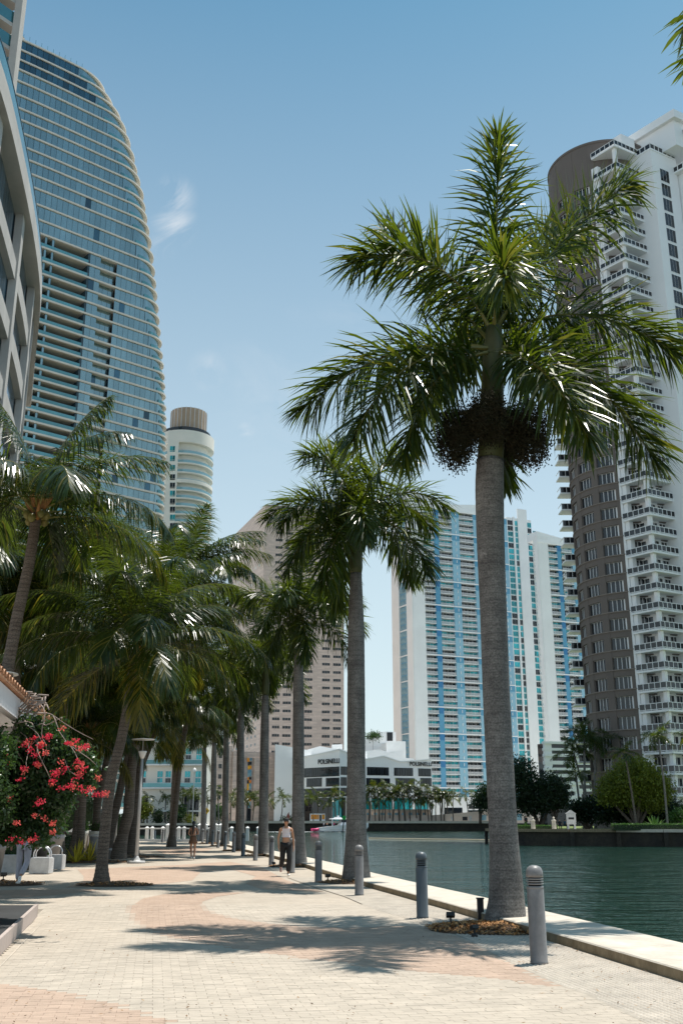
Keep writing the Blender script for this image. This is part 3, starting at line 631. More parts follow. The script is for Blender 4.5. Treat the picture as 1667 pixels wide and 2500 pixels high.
# ---------------------------------------------------------------- coconut palms
def coconut(label, basepts, crown, Y, seed, nf=20, r0=.2, r1=.13, fscale=1., boots=False, fr=CF, grp='coconut palms on the left', flare=1.7, azb=0):
    """basepts: pixel track of the trunk, at depth Y (base first)"""
    rnd = random.Random(seed); b_ = G(*basepts[0]) if Y is None else P(basepts[0][0], basepts[0][1], Y); 
    if Y is None: Y = b_.y
    b_.z = max(b_.z, 0) if basepts[0][1] < 2010 else 0
    if basepts[0][1] < 2010: b_.z = 0
    pts = [b_]+[P(x, y, Y) for x, y in basepts[1:]]+[P(crown[0], crown[1], Y)]
    pts = [p for i, p in enumerate(pts) if i == 0 or p.z > pts[0].z+.02]; pts.sort(key=lambda p: p.z)
    r = thing('coconut_palm', label, 'palm tree', b_, grp)
    zz_ = [p.z for p in pts]; zt_ = zz_[-1]
    P2 = [Vector((float(np.interp(z, zz_, [p.x for p in pts])), Y, z)) for z in np.linspace(0, zt_, 24)]
    mb = trunk_mb(P2, [r0*(flare if i < 1 else 1.25 if i < 2 else 1)-(r0-r1)*i/24 for i in range(24)], 14, .03, .11); mb.build('trunk', M['ctrunk'], r, True)
    c = pts[-1]+Vector((0, 0, .15))
    for i in range(nf):
        f_ = i/nf; cl = 0 if f_ < .08 else rnd.choice((1, 6)) if f_ < .3 else rnd.choice((2, 6, 3)) if f_ < .5 else rnd.choice((3, 7)) if f_ < .75 else (3 if boots else 4) if f_ < .9 else (4 if boots else 5)
        m_ = fr[cl] if fr is CF else fr[min(cl//2, 3)]
        o = place('frond', m_, r, c+Vector((0, 0, -.5*f_)), azb+i*2.39996+rnd.uniform(-.3, .3), [fscale*rnd.uniform(.88, 1.08)]*3); o.rotation_euler[0] = rnd.gauss(0, .12)
    mb = MB()
    for i in range(14 if boots else 7):
        a = rnd.uniform(0, 6.28); e = rnd.uniform(.3, 1.2); d = Vector((math.cos(a)*math.cos(e), math.sin(a)*math.cos(e), math.sin(e))); q = c+Vector((0, 0, rnd.uniform(-.5, 0)))
        mb.tube([q, q+d*.3, q+d*.62+Vector((0, 0, .05))], [.09, .06, .02], 6)
    mb.build('leaf_bases', M['rachis2'], r, True)
    if boots:
        mb = MB()
        for i in range(7):
            a = i*.9; q = c+Vector((math.cos(a)*.24, math.sin(a)*.24, -.35-.12*(i % 2))); s_ = .11
            mb.lathe([(1e-4, -s_*1.2), (s_*.7, -s_*.8), (s_, 0), (s_*.7, s_*.8), (1e-4, s_*1.1)], 8, q)
        mb.build('coconuts', M['rachis'], r, True)
    return r
CP = [ # label, pixel track, crown, Y, seed, nf, r0, r1, scale
 ('coconut palm with orange leaf bases and pale trunk behind the kiosk roof', [(-20, 1998), (18, 1640), (44, 1500), (72, 1380)], (93, 1240), 24, 1, 19, .17, .125, .92, True),
 ('coconut palm with ringed leaning trunk in the middle of the paving', [(248, 2162), (250, 2100), (257, 2024), (271, 1900), (296, 1810), (311, 1731), (323, 1656)], (328, 1570), None, 2, 20, .155, .12, .86, False),
 ('tall coconut palm with dark leaning trunk left of the lamp post', [(287, 2097), (300, 2040), (314, 1988), (321, 1881), (332, 1810), (350, 1720), (371, 1631)], (402, 1500), None, 4, 24, .27, .15, 1.08, False),
 ('coconut palm with dark trunk right behind the near lamp post', [(322, 2086), (330, 1990), (345, 1860), (371, 1714)], (385, 1640), None, 7, 20, .26, .17, 1., False),
 ('coconut palm with dark leaning trunk behind the yellow striped plant', [(182, 2072), (190, 2020), (205, 1900), (228, 1790)], (245, 1650), 47, 9, 22, .22, .15, 1., False),
 ('slim coconut palm behind the round grey bin', [(229, 2046), (240, 1960), (262, 1850)], (290, 1720), 58, 11, 20, .22, .15, 1.1, False),
 ('coconut palm with high crown left of the curved tower foot', [(262, 2050), (300, 1900), (350, 1700)], (440, 1420), 54, 13, 24, .22, .16, 1.25, False),
 ('coconut palm with dark low crown at the far left', [(60, 2030), (50, 1800)], (30, 1520), 36, 15, 22, .2, .14, 1.1, False),
 ('coconut palm with dark crown behind the flowering vine', [(150, 2030), (160, 1800)], (175, 1500), 42, 17, 22, .2, .14, 1.15, False),
 ('coconut palm with yellow green fronds above the red flowers', [(200, 2040), (205, 1900)], (222, 1790), 44, 19, 18, .18, .13, .8, False),
 ('coconut palm with crown left of the fifth royal palm', [(420, 2043), (424, 1950)], (432, 1780), 84, 23, 20, .25, .2, 1.1, False),
 ('coconut palm with small crown just behind the near lamp disc', [(300, 2040), (335, 1900)], (400, 1740), 66, 25, 18, .2, .15, 1.05, False),
 ('coconut palm behind the flowering vine with crown near the roof tiles', [(95, 2020), (100, 1800)], (110, 1640), 48, 27, 20, .2, .14, 1.1, False),
 ('coconut palm crown in shade at the left edge', [(-40, 2030), (-40, 1800)], (-60, 1400), 34, 29, 22, .2, .14, 1.1, False),
 ('coconut palm with high crown behind the middle palm fronds', [(240, 2030), (240, 1700)], (250, 1400), 58, 31, 22, .22, .16, 1.2, False),
 ('coconut palm with drooping crown between the middle trunks and the royal row', [(420, 2040), (440, 1850)], (478, 1640), 70, 33, 22, .22, .16, 1.2, False),
 ('coconut palm with crown low behind the paved area trees', [(160, 2020), (150, 1900)], (140, 1760), 60, 35, 18, .2, .16, 1.0, False),
]
for i, (lb, tk, cr_, Y_, sd_, nf, r0, r1, fs, bt) in enumerate(CP):
    coconut(lb, tk, cr_, Y_, sd_, int(nf*(1.0 if bt else 1.3)), r0, r1, fs, bt, azb=sd_*.7)
g = G(248, 2162); mulch_bed(Vector((g.x+.35, g.y-.1, 0)), 1.0, .55, 'small mulch bed at the foot of the ringed leaning palm', 500)
g = G(290, 2092); mulch_bed(Vector((g.x, g.y-.3, 0)), 2.2, 1.6, 'mulch bed under the tall leaning palm left of the lamp post', 500)
g = G(205, 2105); mulch_bed(Vector((g.x, g.y, 0)), 2.1, 1.6, 'mulch bed with striped yellow plant beside the round bin', 500)
g = G(15, 2160); mulch_bed(Vector((g.x-.3, g.y, 0)), 1.3, .9, 'mulch bed with uplight at the left edge', 500)
# ---------------------------------------------------------------- land beyond the river
def slab_land(name, poly, z, wallm, topm, cap=None):
    mb = MB(); mb.prism(poly, -3, z, 0, 1); o = mb.build(name, [wallm, topm]); o['kind'] = 'structure'; return o
FZ = 1.35
far = [(hx(515, 345), 345), (hx(1262, 350), 350), (900, 365), (900, 2500), (-1600, 2500), (-1600, 500), (hx(500, 500), 500)]
slab_land('far_bank', far, FZ, M['seawall'], M['asphalt'])
slab_land('left_bank', [(-600, 240), (hx(520, 243), 243), (hx(515, 330), 330), (hx(515, 520), 520), (-600, 520)], .95, M['seawall'], M['asphalt'])
def wallcap(name, a, b_, z, h, w, label):
    A = Vector(a); B_ = Vector(b_); n = int((B_-A).length//6); d = (B_-A).normalized(); q = Vector((d.y, -d.x))*w
    r = thing(name, label, 'sea wall', (A.x, A.y, z))
    for i in range(n):
        p0 = A+d*(i*6+.03); p1 = A+d*((i+1)*6-.03)
        mb = MB(); mb.hexa([(*(p0+q), z), (*(p1+q), z), (*(p1-q), z), (*(p0-q), z), (*(p0+q), z+h), (*(p1+q), z+h), (*(p1-q), z+h), (*(p0-q), z+h)]); mb.build('coping_stone', M['conc'], r)
    return r
wallcap('sea_wall_coping', (hx(515, 344.6), 344.6), (hx(1270, 349.6), 349.6), FZ, .75, .35, 'long pale coping of the far seawall behind the white boat')
wallcap('sea_wall_coping', (hx(250, 239.6), 239.6), (hx(520, 242.6), 242.6), .95, .5, .35, 'pale coping of the seawall in front of the cream waterside building')
# near park on the right bank
RB = [(20.2, 133.0), (27.9, 128.0), (70, 116), (160, 104), (400, 150), (400, 330), (90, 330), (46, 250), (21.5, 146)]
slab_land('park_ground', RB, .65, M['seawall'], M['grass'])
sheet('park_path', [(21, 133.6), (28.5, 129), (70, 117.2), (160, 105.2), (160, 108), (70, 121), (29, 134), (22, 139)], .665, M['conc'])
r = thing('sea_wall_coping', 'rust stained coping of the dark seawall round the park on the right', 'sea wall', (20, 133, .6))
pl = [Vector(p) for p in [(20.2, 145), (20.2, 133.0), (27.9, 128.0), (70, 116), (160, 104)]]
for a, b_ in zip(pl, pl[1:]):
    d = (b_-a).normalized(); q = Vector((d.y, -d.x))*.3; L_ = (b_-a).length; n = max(1, int(L_//5))
    for i in range(n):
        p0 = a+d*(i*L_/n+.03); p1 = a+d*((i+1)*L_/n-.03); mb = MB()
        mb.hexa([(*(p0+q), .45), (*(p1+q), .45), (*(p1-q), .45), (*(p0-q), .45), (*(p0+q), .80), (*(p1+q), .80), (*(p1-q), .80), (*(p0-q), .80)]); mb.build('coping_stone', M['conc'] if i % 3 else M['stain'], r)
        mb = MB(); e = q*1.35; mb.hexa([(*(p0+e), -2), (*(p0+d*.5+e), -2), (*(p0+d*.5), -2), (*p0, -2), (*(p0+e), .449), (*(p0+d*.5+e), .449), (*(p0+d*.5), .449), (*p0, .449)]); mb.build('pilaster', M['seawall'], r)
# ---------------------------------------------------------------- generic tower helpers
def unit_box(name, sx, sy, sz, m):     # x: along, y: depth behind 0..sy, z up; origin at lower left front
    mb = MB(); mb.box(0, sx, 0, sy, 0, sz); return mb.mesh(name, m)
def put(me, name, Fc, u, w, z, parent, sc=None):
    """mesh modelled with +x along the facade, +y into the building"""
    o = link(name, me, parent, Fc.pt(u, w, z)-wl(parent), orient(Fc), sc)
    if Fc.flip: o.scale = (o.scale[0], -o.scale[1], o.scale[2])
    return o
def mkF(A, th):
    Fc = Facade(A, th); y = Vector((-Fc.d.y, Fc.d.x)); Fc.flip = y.dot(Fc.n) > 0; return Fc   # local +y must point inwards
# ---------------------------------------------------------------- blue and white residential tower
def blue_tower(label, corner_px, Yc, th, ys, bays, piers, topz, side_len, side, nfl, z0, right_cols, extra):
    RS = extra.get('rs', 1.)
    A = (hx(corner_px, Yc), Yc); Fc = mkF(A, th); r = thing('apartment_tower', label, 'tower', (A[0], A[1], z0), 'white and blue apartment towers')
    def U(px): return Fc.hit(px, ys)[0]
    uend = U(bays[-1][1]) if not right_cols else U(right_cols['end']); fh = (topz-z0)/nfl
    # core body behind the balconies
    mb = MB(); mb.fbox(Fc, min(3.5, side_len), uend, -side_len, -1.8, z0-3, topz); mb.build('wall', M['white2'], r)
    # solid piers
    for i, (a, b_) in enumerate(piers):
        mb = MB(); mb.fbox(Fc, U(a), U(b_), -1.79, .15, z0-3, topz+(3 if i == 0 else 1.2)); mb.build('pier', M['white2'], r)
    # balcony bays and painted strips
    bal = [b for b in bays if b[2] == 'b']; meshes = {}
    for bi, (a, b_, k) in enumerate(bays):
        ua, ub = U(a), U(b_)
        if k == 'b':
            w_ = ub-ua
            gm = MB(); n_ = 4
            for q in range(n_): gm.box(w_*q/n_+.12, w_*(q+1)/n_-.12, 1.5, 1.6, .15, fh-.45)
            gm = gm.mesh('window', [M['teal']]); gm2 = gm.copy(); gm2.materials[0] = M['darkglass']
            sm = unit_box('floor_slab', w_, 1.75, .28, M['white']); 
            rm = MB(); rm.box(0, w_, .0, .05, 1.12, 1.2)
            for q in range(int(w_/.22)): rm.box(q*.22, q*.22+.13, .0, .03, .12, 1.12)
            rm = rm.mesh('balcony_railing', M['greywhite'])
            for f_ in range(nfl):
                z = z0+f_*fh
                put(gm if random.random() < .45 else gm2, 'window', Fc, ua, 0, z, r); put(sm, 'floor_slab', Fc, ua, 0, z-.14, r)
                if f_ % 4 != 3 or k == 'b': put(rm, 'balcony_railing', Fc, ua, 0, z+.1, r)
        else:
            mt = {'d': M['blue1'], 'l': M['blue3'], 'w': M['white2']}[k]; md = {'d': M['blue_shade'], 'l': M['blue1'], 'w': M['white2']}[k]
            mb = MB(); mb.fbox(Fc, ua, ub, -1.78, -.05, z0-3, topz)
            for f_ in range(3, nfl, 4):     # storey below each string course, the course's shadow painted in darker blue
                mb.fbox(Fc, ua+.01, ub-.01, -1.7, .0, z0+f_*fh, z0+(f_+1)*fh, 1)
            mb.build('painted_strip', [mt, md], r)
            if k == 'l':
                mb = MB()
                for f_ in range(nfl):
                    for q in ((.3, .7) if ub-ua > 6 else (.5,)): mb.fbox(Fc, ua+(ub-ua)*q, ua+(ub-ua)*q+.25, .0, .3, z0+f_*fh+.7, z0+f_*fh+2.0)
                mb.build('vent', M['white'], r, stuff=True)
    ua, ub = U(bays[0][0]), U(bays[-1][1])
    for f_ in range(0, nfl+1, 4):
        mb = MB(); mb.fbox(Fc, ua, ub, -1.7, .22, z0+f_*fh-.25, z0+f_*fh+.25); mb.build('string_course', M['white'], r)
    # parapet and sloped roof screens
    mb = MB(); mb.fbox(Fc, 0, U(extra['roof'][1]), -side_len, .3, topz, topz+1.6); mb.build('parapet', M['white'], r)
    mb = MB()
    ra, rb = 0, U(extra['roof'][1]); mid = (ra+rb)/2
    for (u0, u1, h0, h1) in ((ra, mid, 6.5*RS, 1.7), (mid+.05, rb, 1.7, 4.5)):
        a = [Fc.pt(u0, 0), Fc.pt(u1, 0), Fc.pt(u1, -8), Fc.pt(u0, -8)]; hh = [h0, h1, h1, h0]
        mb.hexa([(p.x, p.y, topz+1.6) for p in a]+[(p.x, p.y, topz+1.6+h) for p, h in zip(a, hh)])
    mb.build('roof_screen', M['white'], r)
    # the end wall
    Fs = mkF(A, side['th']); sl = Fs.hit(side['px'], ys)[0]
    if side.get('glass'):
        g0, g1 = sorted([Fs.hit(side['glass'][0], ys)[0], Fs.hit(side['glass'][1], ys)[0]])
        lo, hi = min(0, sl), max(0, sl)
        for a, b_ in ((lo, g0), (g1, hi)):
            mb = MB(); mb.fbox(Fs, a, b_, -3, .1, z0-3, topz+(3 if b_ == hi or a == lo else 0)); mb.build('end_wall', M['white2'], r)
        mb = MB(); mb.fbox(Fs, g0, g1, -3, -.6, z0-3, topz); mb.build('end_wall', M['blue1'], r)
        for f_ in range(0, nfl, 1):
            for q in range(2): mb = None
        pm = MB(); pm.box(.1, (g1-g0)-.1, 0, .1, .15, fh-.15); pm = pm.mesh('window', M['panel'])
        pt_ = MB(); pt_.box(.1, (g1-g0)*.48, 0, .1, .15, fh-.3); pt_.box((g1-g0)*.52, (g1-g0)-.1, 0, .1, .15, fh-.3); pt_ = pt_.mesh('window', M['seatblue'])
        for f_ in range(nfl): put(pt_, 'window', Fs, g0, -.45, z0+f_*fh, r)
        for f_ in range(0, nfl, 4):
            mb = MB(); mb.fbox(Fs, g0, g1, -.6, .2, z0+f_*fh-.2, z0+f_*fh+.2); mb.build('string_course', M['white'], r)
    else:
        mb = MB(); mb.fbox(Fs, min(0, sl), max(0, sl), -3, .1, z0-3, topz+3); mb.build('end_wall', M['white2'], r)
    if right_cols:
        tz = right_cols['top']; ur = U(right_cols['start'])
        mb = MB(); mb.fbox(Fc, ur, uend, -side_len, -.3, z0-3, tz); mb.build('wall', M['white2'], r)
        for (a, b_, kind) in right_cols['cols']:
            ua, ub = U(a), U(b_); 
            if kind == 'p': mb = MB(); mb.fbox(Fc, ua, ub, -.29, .25, z0-3, tz+(5 if b_-a > 20 else .5)); mb.build('pier', M['white2'], r); continue
            wm = MB(); q = (ub-ua)/2; hgt = fh-.5; wm.box(.05, q-.06, 0, .08, .3, hgt); wm.box(q+.06, 2*q-.05, 0, .08, .3, hgt); wm.box(.05, 2*q-.05, .02, .1, .0, .2)
            wm = wm.mesh('window', M['teal']); w2 = wm.copy(); w2.materials[0] = M['darkglass']
            n = int((tz-z0)/fh)
            for f_ in range(n): put(wm if random.random() < .72 else w2, 'window', Fc, ua, -.2, z0+f_*fh, r)
        # small balconies standing out of the far end
        sm = MB(); sm.box(0, right_cols['bal'], -1.4, 1.2, -.12, .12); sm = sm.mesh('balcony', M['white'])
        rm = MB(); rm.box(0, right_cols['bal'], -1.4, -1.35, .3, 1.2); rm.box(right_cols['bal']-.05, right_cols['bal'], -1.35, 1.2, .3, 1.2); rm = rm.mesh('balcony_railing', M['rail'])
        for f_ in range(int((tz-z0)/fh)-1):
            put(sm, 'balcony', Fc, uend, -.6, z0+f_*fh, r); put(rm, 'balcony_railing', Fc, uend, -.6, z0+f_*fh, r)
        mb = MB(); mb.fbox(Fc, uend, uend+right_cols['bal']*.8, -12, -1.5, z0-3, tz-6); mb.build('wall', M['white2'], r)
    return r, Fc
yA = 1777
FA = mkF((hx(1018, 450), 450), 66)
zA = FA.hit(1045, 1232)[1]-1.6
blue_tower('tall apartment tower with white piers and blue strips behind the nearest palm trunk', 1018, 450, 66, yA,
 [(1045, 1073, 'b'), (1073, 1085, 'd'), (1085, 1119, 'b'), (1119, 1138, 'l'), (1138, 1175, 'b'), (1175, 1194, 'l'), (1194, 1226, 'b'), (1226, 1262, 'l')],
 [(1014.6, 1045)], zA, 24, dict(th=-26, px=961, glass=(979, 998)), 48, 4.5,
 dict(start=1262, end=1326, top=zA+1, bal=3.2, cols=[(1264.5, 1277.5, 'w'), (1277.5, 1282, 'p'), (1282.5, 1290, 'w'), (1290, 1314, 'p'), (1314.5, 1325.5, 'w')]), dict(roof=(1018, 1226)))
zB = mkF((hx(1352, 430), 430), 66).hit(1330, 1318)[1]-1.6
blue_tower('second apartment tower with blue strip half hidden by the brown round tower', 1352, 430, 66, 1387,
 [(1340, 1362, 'b'), (1362, 1371, 'd'), (1373, 1398, 'b'), (1398, 1440, 'l')], [(1315.5, 1339.5)], zB, 3.2, dict(th=-30, px=1306), 40, 4.5, None, dict(roof=(1316, 1440), rs=.55))
# ---------------------------------------------------------------- pink stone office tower
A = (hx(629, 430), 430); Fr = mkF(A, 76); Fl = mkF(A, -21)
r = thing('office_tower', 'pink stone office tower with rows of dark windows behind the palm row', 'tower', (A[0], A[1], FZ))
zt_ = Fr.hit(644, 1232)[1]; ur = Fr.hit(839.5, 1700)[0]; ul = Fl.hit(543, 2008)[0]
lo, hi = min(0, ul), max(0, ul)
corn = [Fr.pt(0), Fr.pt(ur), Fr.pt(ur)+Vector((*(Fl.d*(hi if ul > 0 else lo)), 0)), Fl.pt(ul)]
mb = MB(); mb.prism([(p.x, p.y) for p in corn], FZ, zt_); mb.build('wall', M['stone'], r)
fl = (Fr.hit(800, 1641)[1]-Fr.hit(800, 1838)[1])/10.; zb = Fr.hit(800, 1838)[1]
ctr = [(690, 710), (717.5, 736.5), (743, 762), (759.5, 778.5), (785.5, 805), (812.5, 832)]
nf_ = int((zt_-zb-7)/fl); wh = fl*.32; cnt = 0
for j, (a, b_) in enumerate([(665, 683)]+ctr):
    if (a, b_) == (759.5, 778.5): continue
    ua, ub = Fr.hit(a, 1720)[0], Fr.hit(b_, 1720)[0]
    wm = MB(); k = 3
    for q in range(k): wm.box((ub-ua)*q/k+.06, (ub-ua)*(q+1)/k-.02, 0, .1, 0, wh)
    wm.box(0, ub-ua, -.04, .1, -.1, 0, 1); wm = wm.mesh('window', [M['darkglass'], M['stone2']])
    for f_ in range(-1, nf_): put(wm, 'window', Fr, ua, .02, zb+f_*fl-wh/2, r)
# left face: short windows, two pale upper bands
sgn = 1 if ul > 0 else -1
wm = MB(); wm.box(0, 2.3, 0, .1, 0, wh); wm = wm.mesh('window', M['darkglass']); wp = MB(); wp.box(0, 2.3, 0, .1, 0, wh*1.1); wp = wp.mesh('window', mat('pale_glass', (.50, .46, .40), .3, var=.05))
L_ = abs(ul)
for f_ in range(-4, nf_):
    for q in range(8):
        u = sgn*(L_*.10+q*L_*.105); u = min(u, u+2.3*sgn) if sgn < 0 else u
        if f_ > 14 and f_ not in (nf_-3, nf_-5, nf_-7, nf_-9, nf_-11): continue
        put(wp if f_ > 14 else wm, 'window', Fl, u, .02, zb+f_*fl-wh/2, r)
mb = MB(); mb.fbox(Fr, 0, ur, -.3, .12, zt_-.8, zt_+.1); mb.fbox(Fr, 0, ur, -.3, .12, zt_-7, zt_-6.8); mb.build('cornice', M['stone2'], r)
# stone podium with the coloured glass strip
A2 = (hx(566, 372), 372); Fp = mkF(A2, 60)
r = thing('stone_podium_building', 'low beige stone building with a coloured vertical strip at the far quay', 'building', (A2[0], A2[1], FZ))
ue = Fp.hit(672, 1900)[0]; zl = Fp.hit(600, 1850)[1]
mb = MB(); mb.fbox(Fp, 0, ue, -20, 0, FZ, zl); mb.build('wall', M['stone2'], r)
mb = MB(); mb.fbox(Fp, -.3, ue, -20.3, .35, zl, zl+2.2); mb.build('cornice', M['stone'], r)
for (a, b_) in ((566, 592), (618, 645), (655, 672)):
    mb = MB(); mb.fbox(Fp, Fp.hit(a, 1900)[0], Fp.hit(b_, 1900)[0], 0, .8, FZ, zl-.02); mb.build('pier', M['stone'], r)
a, b_ = Fp.hit(602, 1900)[0], Fp.hit(613, 1900)[0]
mats_ = [M['black'], M['orange'], M['seatblue'], M['yellow']]; mb = MB(); zz_ = FZ+5; i = 0
while zz_ < zl-1.2:
    h = random.uniform(1, 2.6); mb.fbox(Fp, a+random.uniform(0, .5), (a+b_)/2, .02, .25, zz_, zz_+h, i % 4); mb.fbox(Fp, (a+b_)/2+.05, b_, .02, .3, zz_+.3, zz_+h, (i*2+2) % 3); zz_ += h+.05; i += 1
mb.build('glass_strip', mats_, r)
mb = MB(); mb.fbox(Fp, Fp.hit(603, 1990)[0], Fp.hit(612, 1990)[0], .02, .2, FZ, FZ+5); mb.fbox(Fp, Fp.hit(632, 1985)[0], Fp.hit(646, 1985)[0], .85, .95, FZ+5.8, FZ+6.8); mb.build('doorway', M['darkglass'], r)
mb = MB(); mb.fbox(Fp, -9, -.31, -16, -.5, FZ, zl+4); mb.build('side_wall', M['stone'], r)
for f_ in range(6):
    for q in range(3): mb = MB(); mb.fbox(Fp, -8.2+q*2.6, -7+q*2.6, -.5, -.42, FZ+4.5+f_*3.6, FZ+6+f_*3.6); mb.build('window', M['darkglass'], r)
# ---------------------------------------------------------------- white building with zigzag roof
Ac = (hx(829, 355), 355); Fr = mkF(Ac, 68); Fl = mkF(Ac, -46)
r = thing('white_office_building', 'white office building with zigzag roofline, ribbon windows and black lettering', 'building', (Ac[0], Ac[1], FZ))
z = lambda Fc, px, py: Fc.hit(px, py)
def wallpoly(Fc, top, zb_, m, name, t=.4, w=0):     # wall with a broken roofline, given by pixels of its top
    q = [Fc.hit(*p) for p in top]; mb = MB()
    for (u0, z0), (u1, z1) in zip(q, q[1:]):
        a = [Fc.pt(u0, w), Fc.pt(u1, w), Fc.pt(u1, w-t), Fc.pt(u0, w-t)]; zs = (z0, z1, z1, z0)
        mb.hexa([(p.x, p.y, zb_) for p in a]+[(p.x, p.y, k) for p, k in zip(a, zs)])
    return mb.build(name, m, r), q
wallpoly(Fl, [(829, 1830), (790, 1839), (745, 1848), (719, 1851)], FZ+8.5, M['white'], 'wall', 14)
wallpoly(Fr, [(829, 1830), (866, 1846), (894, 1854), (936, 1846.5), (975, 1860), (1014, 1858), (1053, 1853.5)], FZ+8.5, M['white'], 'wall', 14)
for Fc, top in ((Fl, [(829, 1829), (790, 1838), (745, 1847), (719, 1850)]), (Fr, [(829, 1829), (866, 1845), (894, 1853), (936, 1845.5), (975, 1859), (1014, 1857), (1053, 1852.5)])):
    q = [Fc.hit(*p) for p in top]
    for (u0, z0), (u1, z1) in zip(q, q[1:]):
        mb = MB(); a = [Fc.pt(u0, .35), Fc.pt(u1, .35), Fc.pt(u1, -.5), Fc.pt(u0, -.5)]; zs = (z0, z1, z1, z0)
        mb.hexa([(p.x, p.y, k-.25) for p, k in zip(a, zs)]+[(p.x, p.y, k+.15) for p, k in zip(a, zs)]); mb.build('roof_edge', M['white'], r)
def ribbon(Fc, a, b_, y0, y1, m=M['darkglass'], rec=.02):
    (ua, z1), (ub, _) = Fc.hit(a, y0), Fc.hit(b_, y0); z0 = Fc.hit(a, y1)[1]; ua, ub = min(ua, ub), max(ua, ub)
    n = max(2, int(abs(ub-ua)/1.0)); pm = MB(); pw = (ub-ua)/n; pm.box(.07, pw-.07, 0, .08, .06, z1-z0-.06); pm = pm.mesh('window_pane', m)
    fr_ = MB(); fr_.fbox(Fc, ua-.1, ub+.1, .01, .05, z0-.1, z1+.1); w_ = fr_.build('window', M['black'], r)
    for q in range(n): link('pane', pm, w_, Fc.pt(ua+q*pw, .10, z0)-wl(w_), orient(Fc)).scale = (1, -1 if Fc.flip else 1, 1)
ribbon(Fl, 828, 742, 1872, 1894); ribbon(Fl, 785.5, 749, 1899.5, 1919.5); ribbon(Fl, 828, 796, 1899, 1918.5)
ribbon(Fl, 828, 742, 1924, 1944)
ribbon(Fr, 832, 856, 1872, 1891); ribbon(Fr, 832, 845.5, 1898, 1917.5); ribbon(Fr, 832, 853, 1924, 1943)
for a, b_ in ((896, 948), (962, 1007), (1021, 1051)): ribbon(Fr, a, b_, 1873+(a-896)*.03, 1892+(a-896)*.02)
for a, b_ in ((894, 951), (966, 1011), (1026, 1052)): ribbon(Fr, a, b_, 1900, 1919)
# recessed ground storeys
mb = MB(); mb.fbox(Fr, 0, Fr.hit(1053, 1990)[0], -13, -2.5, FZ, FZ+8.5); mb.build('ground_storey', M['teal'], r)
mb = MB(); mb.fbox(Fl, min(0, Fl.hit(719, 1990)[0]), max(0, Fl.hit(719, 1990)[0]), -13, -2.6, FZ, FZ+8.4); mb.build('ground_storey', M['darkglass'], r)
for px in (848, 905, 960, 1010, 1050):
    u = Fr.hit(px, 1980)[0]; mb = MB(); mb.fbox(Fr, u-.4, u+.4, -.6, 0, FZ, FZ+8.49); mb.build('column', M['white'], r)
def letters(txt, Fc, px0, px1, py0, py1, m, parent, w=.12, name='letter'):
    (u0, z1), (u1, _) = Fc.hit(px0, py0, w), Fc.hit(px1, py0, w); z0 = Fc.hit(px0, py1, w)[1]
    cu = bpy.data.curves.new(name, 'FONT'); cu.body = txt; cu.size = 1; cu.extrude = .06; cu.offset = .012; to = bpy.data.objects.new('tmp', cu); COL.objects.link(to)
    dg = bpy.context.evaluated_depsgraph_get(); me = bpy.data.meshes.new_from_object(to.evaluated_get(dg)); bpy.data.objects.remove(to); me.name = name
    n = len(me.vertices); v = np.zeros(n*3); me.vertices.foreach_get('co', v); v = v.reshape(-1, 3)
    mn, mx_ = v.min(0), v.max(0); s = (v-mn)/(mx_-mn+1e-9)
    flip = u1 < u0
    out = []
    for a in s:
        p = Fc.pt(u0+(u1-u0)*a[0], w+(a[2]-.5)*.15, z0+(z1-z0)*a[1]); out.append((p.x, p.y, p.z))
    o = wl(parent) if parent else Vector((0, 0, 0)); me.vertices.foreach_set('co', (np.array(out)-np.array(o)).ravel()); me.materials.clear(); me.materials.append(m); me.update()
    return link(name, me, parent)
letters('POLSINELLI', Fl, 776.5, 828.2, 1854.2, 1866, M['black'], r, .3, 'lettering')
letters('POLSINELLI', Fr, 1000, 1052.3, 1859.5, 1869.5, M['black'], r, .3, 'lettering')
# the blank white wall and the sloped roof behind the letters
Fw = mkF((hx(672, 372), 372), 88); qs = [(672, 1817), (719, 1825), (760, 1833)]
wallpoly(Fw, qs, FZ, M['white'], 'blank_wall', 16)
Fw2 = mkF((hx(735, 385), 385), 88); wallpoly(Fw2, [(719, 1842), (745, 1832), (781, 1821.5), (829, 1830), (870, 1838)], FZ, M['white'], 'rear_roof', 6)
wallpoly(mkF((hx(810, 392), 392), 88), [(810, 1818), (836, 1817)], FZ, M['white'], 'plant_room', 6)
# stepped white garage podium below the blue tower
r = thing('stepped_podium', 'stepped white podium blocks with rooftop shrubs below the blue tower', 'building', (hx(894, 425), 425, FZ))
Fq = mkF((hx(894, 428), 428), 80)
wallpoly(Fq, [(892, 1805), (928, 1800), (928.1, 1787), (944, 1786), (966, 1787)], FZ, M['white'], 'wall', 16)
Fq2 = mkF((hx(944, 420), 420), 80); wallpoly(Fq2, [(943, 1812), (972, 1809), (990, 1810)], FZ, M['white2'], 'wall', 12)
Fq3 = mkF((hx(894, 405), 405), 80); wallpoly(Fq3, [(875, 1836), (894, 1833), (928, 1830), (953, 1839), (984, 1830), (984.1, 1850), (1010, 1852)], FZ, M['white'], 'sloped_roof', 12)
v, zq = Fq.hit(951, 1800); mb = MB(); mb.fbox(Fq, v-1.2, v+1.2, .02, .3, zq-1.5, zq+2); mb.build('louvre', M['slot'], r)
mb = MB(); p = Fq.pt(Fq.hit(908, 1830)[0], 2); mb.tube([(p.x, p.y, FZ), (p.x, p.y, Fq.hit(908, 1809)[1])], .12, 6); q = Fq.hit(908, 1809)[1]; mb.box(p.x-1.2, p.x+1.2, p.y-.2, p.y+.2, q, q+.25); mb.build('roof_lamp', M['pole'], r)
